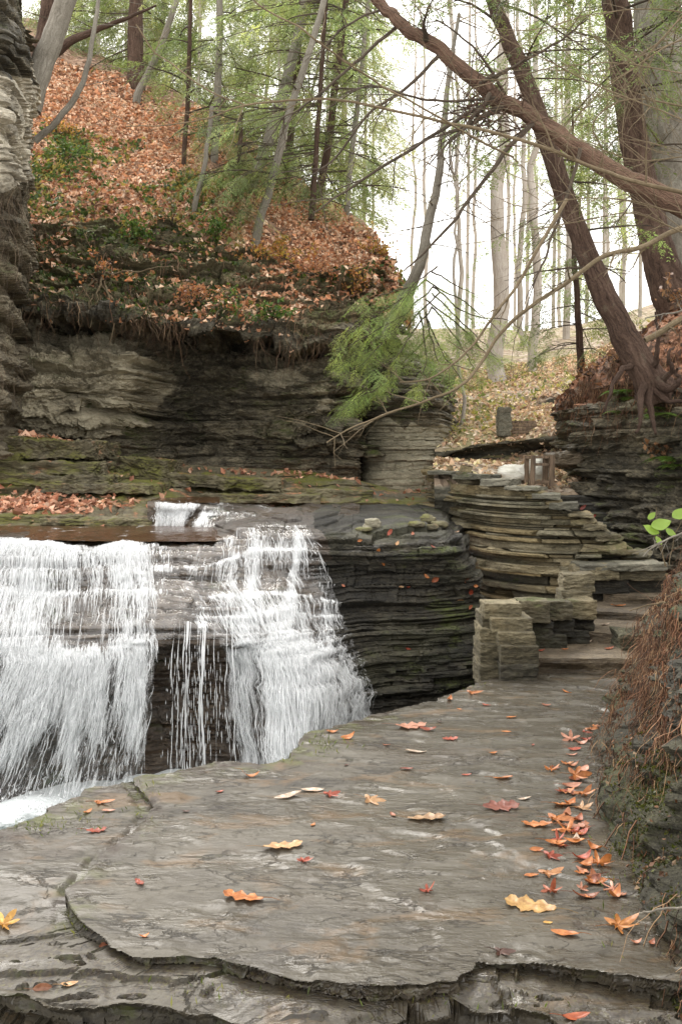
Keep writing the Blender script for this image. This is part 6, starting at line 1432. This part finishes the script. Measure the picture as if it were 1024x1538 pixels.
# leafy plant on top of the near bank
lp = W(1000, 842, 4.9); pl = empty('leafy_plant', tuple(lp)); tag(pl, 'small plant with yellow green leaves on top of the right bank', 'plant')
rr = np.random.default_rng(4)
mb = MB()
for pix in ([(1000, 850), (992, 820), (990, 795)], [(1000, 850), (985, 810), (970, 796)], [(1004, 850), (1014, 800), (1030, 770)], [(998, 850), (988, 800), (985, 762)]):
    mb.add(*tube(path(pline(pix, 4.9), 14, .008, int(rr.integers(99))), np.linspace(.003, .0012, 14), 5))
mb.build('stems', M['twig'], pl, True)
def leaf_blade(L, w_, nseg=9, kind='oval', seed=0, curl=.2, fold=.25, teeth=0.0):
    """grid leaf along +x with two halves"""
    r = np.random.default_rng(seed); s = np.linspace(0, 1, nseg * 2 + 1); m = 7; q = np.linspace(-1, 1, m)
    if kind == 'oval': wd = np.sin(PI * s ** .85) ** .8
    elif kind == 'oak':
        wd = (np.sin(PI * np.clip(s * .97 + .02, 0, 1) ** .8) ** .6) * (.80 + .24 * np.cos(2 * PI * (s * 3.4 + .12)) + .07 * np.cos(2 * PI * s * 9)) * (.75 + .35 * s) 
        wd = np.maximum(wd, .05)
    wd[0] = .02; wd[-1] = .03
    X_ = s[:, None] * L + .10 * L * np.abs(q)[None] * (.6 if kind == 'oak' else .15) * wd[:, None]; Y_ = q[None] * wd[:, None] * w_ / 2
    Y_ = Y_ * (1 + teeth * (r.random((len(s), 1)) - .5))
    Z_ = curl * L * (2 * s[:, None] - 1) ** 2 * .8 + fold * w_ * np.abs(q)[None] ** 1.3 * wd[:, None] * .6 + .05 * L * fbm(s[:, None] * 3 + seed, q[None] * 1.4, None, 2, seed)
    return np.stack(np.broadcast_arrays(X_ - L / 2, Y_, Z_), -1).reshape(-1, 3), grid_faces(len(s), m)
def leaf_maple(L, seed=0, curl=.25):
    r = np.random.default_rng(seed); n = 90; th = np.linspace(-PI, PI, n, endpoint=False)
    rad = .26 + 0 * th
    for a, l, wdt in ((0, .80, .26), (.95, .68, .24), (-.95, .68, .24), (1.95, .44, .22), (-1.95, .44, .22)):
        d = np.abs(th - a); rad = np.maximum(rad, l * np.clip(1 - d / (wdt * 1.75), 0, 1) ** .8 + .22 * np.exp(-(d / .5) ** 2))
        for off in (.2, -.2): rad = np.maximum(rad, l * .68 * np.clip(1 - np.abs(th - a - off) / .12, 0, 1) ** .9)
    rad *= np.where(np.abs(th) > 2.75, .55, 1) * (1 + .10 * r.standard_normal(n).cumsum() / 12)
    k = np.array([0.0, .25, .5, .75, 1.0]); R_ = k[:, None] * rad[None] * L * .62
    X_ = R_ * np.cos(th)[None]; Y_ = R_ * np.sin(th)[None] * .95
    rr_ = np.hypot(X_, Y_) / L; w1, w2 = r.normal(0, 1, 2)
    Z_ = curl * L * (rr_ ** 2) * (1.1 + 1.0 * np.sin(th * 2 + w1 * 3)[None] + .5 * np.sin(th * 5 + w2 * 3)[None]) * 1.1 + .05 * L * np.sin(th * 5)[None] * k[:, None]
    V = np.stack([X_, Y_, Z_], -1).reshape(-1, 3); nr = len(k)
    a = np.arange(nr * n).reshape(nr, n); b = np.roll(a, -1, 1)
    return V, np.stack([a[:-1], b[:-1], b[1:], a[1:]], -1).reshape(-1, 4)
def orient(V, yaw, nrm=(0, 0, 1), pitch=0.0, roll=0.0):
    Rm = Matrix.Rotation(yaw, 3, 'Z') @ Matrix.Rotation(pitch, 3, 'Y') @ Matrix.Rotation(roll, 3, 'X')
    V = V @ np.array(Rm).T
    q = Vector((0, 0, 1)).rotation_difference(Vector(nrm)).to_matrix(); return V @ np.array(q).T
for (px, py, l, w_, yaw, pit) in [(992, 788, .10, .07, .1, -.3), (976, 796, .09, .05, 2.8, -.3), (978, 775, .05, .03, .6, -.5), (1020, 772, .09, .06, .5, -.2), (1006, 800, .06, .04, -.4, .3), (988, 812, .05, .03, 2.0, -.2)]:
    V, Fc = leaf_blade(l, w_, 7, 'oval', int(px), .12, .1); V = orient(V, yaw, (0, -.75, .66), pit) + W(px, py, 4.88); mb = MB(); mb.add(V, Fc, None, np.array((.22, .33, .06)) * random.uniform(.8, 1.3)); mb.build('leaf', M['green_leaf'], pl, True)
bare('pale bent twig springing from the top of the right bank', [(1080, 770, 4.7), (1024, 800, 4.75), (985, 818, 4.8), (965, 836, 4.8)], 4, 2, 61, 5, .1, 'bark_pale')
bare('thin pale twig sticking out of the dry roots towards the stairs', [(1000, 905, 4.9), (975, 908, 5.0), (945, 918, 5.2)], 3, 1.5, 62, 0)
bare('straight pale stick lying on the bank beside the big orange leaf', [(1040, 1362, 2.75), (1000, 1366, 2.85), (960, 1372, 2.95)], 4, 3, 63, 0, .1, 'bark_pale')

# tiny weeds and moss along the cracks of the ledge
rr = np.random.default_rng(14); pts = []
for (px, py, sx, sy, n) in [(55, 1240, 30, 6, 130), (125, 1232, 18, 12, 50), (212, 1196, 14, 16, 60), (495, 1118, 22, 8, 150), (120, 1395, 14, 10, 30), (700, 1030, 16, 5, 60), (430, 1140, 8, 4, 20), (340, 1490, 60, 14, 40), (700, 1510, 80, 10, 40), (920, 1330, 20, 60, 60)]:
    for k in range(n):
        h_ = hit(rr.normal(px, sx), rr.normal(py, sy), ['rock_ledge', 'rock_bank'])
        if h_: pts.append(np.array(h_[0]))
pts = np.array(pts); d = rr.normal(0, .6, (len(pts), 3)); d[:, 2] = 1; L = .008 + .03 * rr.random(len(pts)) ** 2
V, Fc = diamonds(pts - np.array([0, 0, .002]), d, rr.standard_normal((len(pts), 3)), L, L * .16); c = np.array([(.12, .16, .03), (.2, .2, .05), (.07, .09, .02)])[rr.integers(3, size=len(pts))]
tag(mesh_np('grass', V, Fc, M['green_leaf'], None, False, col=np.repeat(c, 4, 0)), 'sparse grass blades and moss in the cracks of the ledge', 'grass', kind='stuff')

# ------------------------------------------------------------------ individual fallen leaves
t = NT('autumn_leaf'); o = t.obj(); c = t.attr('tint')
nn = t.noise(o, 40, 4, .6); c = t.mix(t.rng(nn, .35, .7), t.mix(1.0, c, (.62, .52, .45), 'MULTIPLY'), c)
c = t.mix(t.rng(t.noise(o, 120, 3, .6), .60, .70, 0, .55), c, t.mix(1.0, c, (.35, .25, .2), 'MULTIPLY'))
M['autumn'] = t.done(t.n('MixShader', ins={0: .15, 1: t.bsdf(c, .42, t.bump(nn, .3, .01), .5), 2: t.n('BsdfTranslucent', ins={'Color': c}).outputs[0]}).outputs[0])
OR, RD, TN, WH, PK, YL, DK = (.56, .215, .065), (.40, .085, .045), (.60, .37, .19), (.66, .55, .44), (.55, .27, .18), (.62, .36, .08), (.10, .045, .03)
DRIFT = 'small fallen leaf in the orange drift along the foot of the bank'
STEPL = 'small orange leaf lying on the stone stairs'
FACE = 'small leaf stuck to the dark wet rock face'
LV = [  # px, py, width px, kind, colour, yaw, curl, label
 (425, 1273, 60, 'oak', TN, .25, .1, 'large pale tan leaf lying flat in the middle of the ledge'),
 (456, 1295, 26, 'maple', RD, 1.0, .25, 'small red leaf just beside the large pale tan leaf'),
 (365, 1349, 62, 'oak', OR, 3.0, .06, 'orange lobed oak leaf alone on the foreground slab'),
 (641, 1340, 28, 'maple', RD, 1.5, .6, 'dark red maple leaf with upturned tips on the right of the slab'),
 (216, 1408, 17, 'oval', OR, .5, .5, 'small curled orange leaf by the broken slab edge'),
 (210, 1327, 22, 'oak', RD, 2.2, .2, 'thin red leaf fragment on the left of the slab'),
 (6, 1390, 44, 'maple', YL, 1.2, .12, 'yellow tan leaf cut by the left edge of the picture'),
 (150, 1207, 34, 'maple', OR, .4, .1, 'wet orange leaf on the far left corner of the ledge'),
 (163, 1219, 22, 'oval', PK, .1, .1, 'pinkish leaf just below the wet orange corner leaf'),
 (132, 1221, 18, 'oval', OR, 1.0, .3, 'tiny orange leaf at the pool edge'),
 (145, 1249, 30, 'oak', RD, .3, .2, 'red leaf lying across the mossy crack'),
 (376, 1167, 28, 'oval', OR, .4, .5, 'rolled orange leaf near the far edge of the ledge'),
 (433, 1197, 42, 'oval', WH, 0, .1, 'whitish narrow leaf near the far edge of the ledge'),
 (470, 1188, 36, 'oval', WH, .1, .1, 'pale leaf touching a red one near the far edge'),
 (494, 1195, 28, 'maple', RD, .5, .1, 'red leaf touching a pale one near the far edge'),
 (554, 1203, 42, 'maple', TN, 0, .15, 'tan star shaped leaf in the middle distance of the ledge'),
 (624, 1130, 32, 'oval', WH, .1, .1, 'white sliver of a leaf below the pink leaf'),
 (617, 1092, 48, 'oak', PK, .2, .15, 'pink lobed leaf on the far part of the ledge'),
 (642, 1097, 26, 'oval', (.30, .07, .03), 0, .3, 'dark orange leaf beside the pink lobed one'),
 (522, 1109, 24, 'oval', OR, .5, .4, 'orange leaf on the mossy far edge'),
 (499, 1100, 20, 'oval', OR, .1, .3, 'small orange leaf left of the one on the mossy far edge'),
 (675, 1051, 15, 'oval', OR, 1.2, .5, 'upright little orange leaf at the foot of the pier'),
 (708, 1042, 30, 'maple', OR, .2, .25, 'orange leaf lying before the stone pier'),
 (676, 1111, 24, 'oak', RD, .1, .2, 'small red leaf on the far middle of the ledge'),
 (768, 1078, 18, 'oval', OR, .3, .1, 'small orange leaf in the path before the stairs'),
 (788, 1201, 20, 'oval', WH, .1, .15, 'small white leaf in the wet patch near the drift'),
 (752, 1213, 56, 'oak', (.26, .08, .05), .1, .08, 'flat dark red leaf in the wet patch'),
 (640, 1231, 58, 'oak', (.45, .30, .17), 0, .05, 'sodden tan leaf lying in a shiny puddle'),
 (755, 1170, 30, 'oval', OR, .1, .1, 'low orange leaf behind the white leaf'),
 (826, 1158, 26, 'maple', OR, 1.3, .55, 'upright orange leaf at the far end of the drift'),
 (863, 1166, 40, 'maple', OR, .1, .3, DRIFT), (858, 1182, 32, 'oval', PK, .2, .25, DRIFT), (874, 1195, 36, 'maple', OR, .7, .4, DRIFT), (846, 1210, 40, 'oak', OR, .3, .2, DRIFT),
 (835, 1233, 52, 'maple', OR, 0, .25, 'broad orange leaf in the thick of the drift'), (806, 1240, 46, 'oak', OR, 3.0, .15, 'orange leaf leading the drift out onto the ledge'), (872, 1216, 30, 'maple', TN, .3, .4, DRIFT), (850, 1250, 40, 'maple', OR, 1.8, .35, DRIFT),
 (865, 1262, 22, 'oval', WH, 1.3, .5, 'pale upright leaf at the near end of the drift'), (860, 1243, 38, 'oak', PK, .2, .25, DRIFT), (834, 1268, 34, 'oval', OR, .1, .25, DRIFT), (805, 1277, 22, 'oval', OR, .1, .1, DRIFT), (824, 1287, 34, 'maple', RD, .1, .15, 'red leaf in the water beside the drift'),
 (893, 1275, 28, 'oval', OR, 2.2, .5, 'curled orange leaf against the bank above the folded one'), (898, 1300, 42, 'maple', OR, .6, .6, 'folded orange leaf leaning on the bank'), (822, 1315, 44, 'maple', (.5, .24, .10), .3, .15, 'orange brown leaf beside two small ones in the wet'), (797, 1316, 24, 'oval', OR, .2, .1, 'small orange leaf left of the orange brown one'),
 (826, 1341, 36, 'maple', (.34, .09, .035), 1.0, .5, 'dark orange leaf with raised tips near the bank'), (895, 1327, 36, 'oval', OR, 3.0, .25, 'flat orange leaf below the folded one'), (880, 1349, 42, 'oval', (.28, .10, .05), .05, .35, 'long curled brown leaf near the bank'), (923, 1347, 30, 'oval', OR, .8, .8, 'strongly curled orange leaf against the bank'),
 (795, 1362, 78, 'oak', (.52, .33, .12), 2.8, .1, 'long yellow tan leaf in the shallow film of water'), (848, 1404, 42, 'oval', OR, 2.9, .12, 'smooth orange oval leaf near the front edge'), (822, 1387, 15, 'oval', YL, 0, .1, 'tiny yellow leaf between the tan and the orange oval leaf'),
 (927, 1393, 62, 'maple', (.58, .25, .07), .4, .35, 'large orange leaf with lobed edges at the foot of the bank'), (954, 1417, 20, 'oval', PK, .2, .5, 'crumpled pinkish leaf by the large orange leaf'), (978, 1418, 18, 'oval', (.42, .15, .08), .9, .4, 'small orange leaf right of the crumpled pinkish one'), (750, 1432, 40, 'maple', DK, 0, .04, 'blackened soaked leaf near the front edge'),
 (865, 1530, 44, 'oval', (.42, .10, .03), .1, .2, 'orange leaf at the bottom edge of the picture'),
 (879, 1112, 20, 'oval', RD, .3, .3, DRIFT), (862, 1126, 22, 'oval', RD, .2, .2, DRIFT), (858, 1135, 18, 'oval', PK, .2, .2, DRIFT), (885, 1097, 24, 'maple', OR, .3, .3, DRIFT), (842, 1190, 22, 'oval', RD, .3, .2, DRIFT), (868, 1232, 26, 'oval', (.42, .12, .04), 1.0, .4, DRIFT),
 (105, 1480, 26, 'oval', TN, .2, .2, 'small tan leaf on the lower front slab'), (66, 1482, 30, 'oval', (.3, .14, .08), .1, .2, 'brown leaf left of the small tan leaf on the lower front slab'), (158, 1420, 24, 'oval', (.35, .14, .08), 1.0, .2, 'brown leaf caught in the crack of the slab'),
 (760, 1100, 16, 'oval', OR, .1, .1, 'tiny orange leaf in the right of the path'), (610, 1156, 20, 'oval', (.3, .08, .05), .1, .1, 'small dark red leaf in the middle of the ledge'),
]
rr = np.random.default_rng(31)
for k in range(34):
    q = rr.random(); px = np.interp(q, [0, .35, .7, 1], [880, 862, 868, 912]) + rr.normal(0, 9 if q < .3 else 16) - 8; py = 1090 + 260 * q
    LV.append((px, py, 14 + 22 * rr.random(), ['oval', 'maple', 'oak', 'oval'][k % 4], [OR, RD, (.42, .16, .07), PK, (.30, .10, .05), OR][k % 6], rr.random() * 6, .15 + .4 * rr.random(), DRIFT))
for k, (px, py) in enumerate([(690, 1066), (730, 1060), (660, 1085), (580, 1120), (740, 1132), (700, 1165), (520, 1150), (590, 1225), (470, 1240), (330, 1190), (280, 1220), (820, 1060), (850, 1040), (800, 1120)]):
    LV.append((px, py, 9 + 8 * rr.random(), 'oval', [OR, RD, DK, (.34, .12, .06)][k % 4], rr.random() * 6, .2, 'tiny scrap of a leaf stuck to the wet ledge'))
n_leaf = 0
def put_leaf(px, py, wpx, kind, colr, yaw, curl, label, only, group, seed):
    h_ = hit(px, py, only)
    if not h_: return
    p, nrm_, dist = np.array(h_[0]), h_[1], h_[2]
    L = wpx / F * p[1]
    if kind == 'maple': V, Fc = leaf_maple(L * 1.05, seed, curl * .8)
    elif kind == 'oak': V, Fc = leaf_blade(L, L * .66, 22, 'oak', seed, curl * .6, .07, .12)
    else: V, Fc = leaf_blade(L, L * (.5 if curl > .2 else .42), 9, 'oval', seed, curl * .8, .2)
    nn_ = Vector((nrm_[0], nrm_[1], max(nrm_[2], .2))).normalized() if 'rock_ledge' in only else nrm_
    V[:, 2] -= V[:, 2].min() * .85
    Vw = orient(V, yaw, tuple(nn_), random.uniform(-.06, .06), random.uniform(-.1, .1))
    root = tag(mesh_np('fallen_leaf', Vw + p + np.array(nn_) * .003 - 0, Fc, M['autumn'], None, True, col=np.broadcast_to(np.array(colr) * random.uniform(.85, 1.1), (len(V), 3))), label, 'leaf', group)
    if wpx >= 26:
        tip = V[np.argmin(V[:, 0])] if kind != 'maple' else np.array([-.16 * L, 0, .01])
        tip = V[len(V) - 45 - 90 * 0] * 0 + tip
        q = np.array([tip, tip + np.array([-.22 * L, .04 * L, .03 * L]), tip + np.array([-.42 * L, .10 * L, .02 * L])])
        q = orient(path(q, 8), yaw, tuple(nn_)); mb = MB(); mb.add(*tube(q, np.linspace(.0012, .0008, 8), 5), col=np.array(colr) * .5); mb.build('leaf_stalk', M['leaf'], root, True); root.children[0].parent = root
        root.children[0].location = p + np.array(nn_) * .003
for i, (px, py, wpx, kind, colr, yaw, curl, lb) in enumerate(LV):
    put_leaf(px, py, wpx, kind, colr, yaw, curl, lb, ['rock_ledge', 'rock_bank'], 'fallen leaves on the ledge', 700 + i)
for i, (px, py, w_) in enumerate([(575, 847, 10), (612, 883, 8), (602, 882, 8), (516, 880, 7), (713, 880, 9), (706, 888, 14), (732, 894, 11), (655, 869, 16), (640, 866, 10), (612, 975, 9), (596, 817, 10), (700, 870, 12), (568, 826, 10), (650, 822, 8), (690, 900, 12), (705, 912, 10), (540, 812, 8), (585, 800, 12), (686, 800, 10), (620, 803, 10)]):
    put_leaf(px, py, w_, 'oval', [OR, RD, TN, (.42, .14, .07)][i % 4], random.uniform(0, 6), .3, FACE, ['stream_bed'], 'leaves on the dark rock face', 900 + i)
for o_ in list(st.children): register(o_)
stn = [b[0] for b in BV if b[0].startswith('step')]
for i, (px, py, w_, lb) in enumerate([(848, 976, 12, STEPL), (812, 978, 14, STEPL), (881, 965, 20, 'pale narrow leaf on the lowest stair'), (914, 975, 20, 'rust leaf at the right of the lowest stair'), (908, 939, 18, 'whitish leaf on the second stair'), (928, 911, 24, 'orange leaf on the third stair'), (938, 888, 14, STEPL), (952, 886, 10, STEPL), (900, 806, 14, STEPL), (925, 785, 18, STEPL), (955, 800, 12, STEPL), (890, 776, 12, STEPL), (875, 762, 12, STEPL), (945, 832, 12, STEPL), (870, 770, 9, STEPL)]):
    put_leaf(px, py, w_, 'oval', [OR, RD, WH, (.42, .14, .07)][(i if lb == STEPL else (2, 3, 2, 0)[min(i - 2, 3)]) % 4] if i < 7 else (.30, .06, .04), random.uniform(0, .6), .2, lb, stn, 'leaves on the stairs', 950 + i)
# ------------------------------------------------------------------ camera, sky, sun
cam = bpy.data.cameras.new('camera'); co = bpy.data.objects.new('camera', cam); COL.objects.link(co)
co.location = (0, 0, EYE); co.rotation_euler = (PI / 2, 0, 0)
cam.sensor_fit = 'AUTO'; cam.sensor_width = 36; cam.lens = F / 1538 * 36
cam.shift_y = -(769 - HY) / 1538; cam.clip_start = .05; cam.clip_end = 400
scene.camera = co
w = bpy.data.worlds.new('World'); scene.world = w; w.use_nodes = True
nt = w.node_tree; bg = nt.nodes['Background']
sky = nt.nodes.new('ShaderNodeTexSky'); sky.sky_type = 'NISHITA'; sky.sun_disc = False
SUN_EL, SUN_AZ = math.radians(48), math.radians(-25)
sky.sun_elevation = SUN_EL; sky.sun_rotation = SUN_AZ; sky.dust_density = 3; sky.air_density = 1.0
hs = nt.nodes.new('ShaderNodeHueSaturation'); hs.inputs['Saturation'].default_value = .12
nt.links.new(sky.outputs[0], hs.inputs['Color'])
# closed cloud cover evens the sky out
mx = nt.nodes.new('ShaderNodeMix'); mx.data_type = 'RGBA'; mx.inputs[0].default_value = .8
mx.inputs[7].default_value = (9.0, 8.8, 8.45, 1)
nt.links.new(hs.outputs[0], mx.inputs[6]); nt.links.new(mx.outputs[2], bg.inputs[0])
bg.inputs[1].default_value = .12
sl = bpy.data.lights.new('sun', 'SUN'); so = bpy.data.objects.new('sun', sl); COL.objects.link(so)
sl.energy = 1.2; sl.angle = math.radians(25); sl.color = (1, .95, .88)
sd_ = Vector((math.sin(SUN_AZ) * math.cos(SUN_EL), math.cos(SUN_AZ) * math.cos(SUN_EL) * 1.0, math.sin(SUN_EL)))
so.rotation_euler = sd_.to_track_quat('Z', 'Y').to_euler()
scene.view_settings.view_transform = 'Standard'; scene.view_settings.look = 'None'
scene.view_settings.exposure = 1.38; scene.view_settings.gamma = 1
scene.cycles.max_bounces = 6; scene.cycles.diffuse_bounces = 3; scene.cycles.glossy_bounces = 3
scene.cycles.transparent_max_bounces = 24; scene.cycles.transmission_bounces = 4
scene.cycles.use_denoising = True; scene.cycles.denoising_prefilter = 'ACCURATE'; scene.cycles.caustics_reflective = False; scene.cycles.caustics_refractive = False
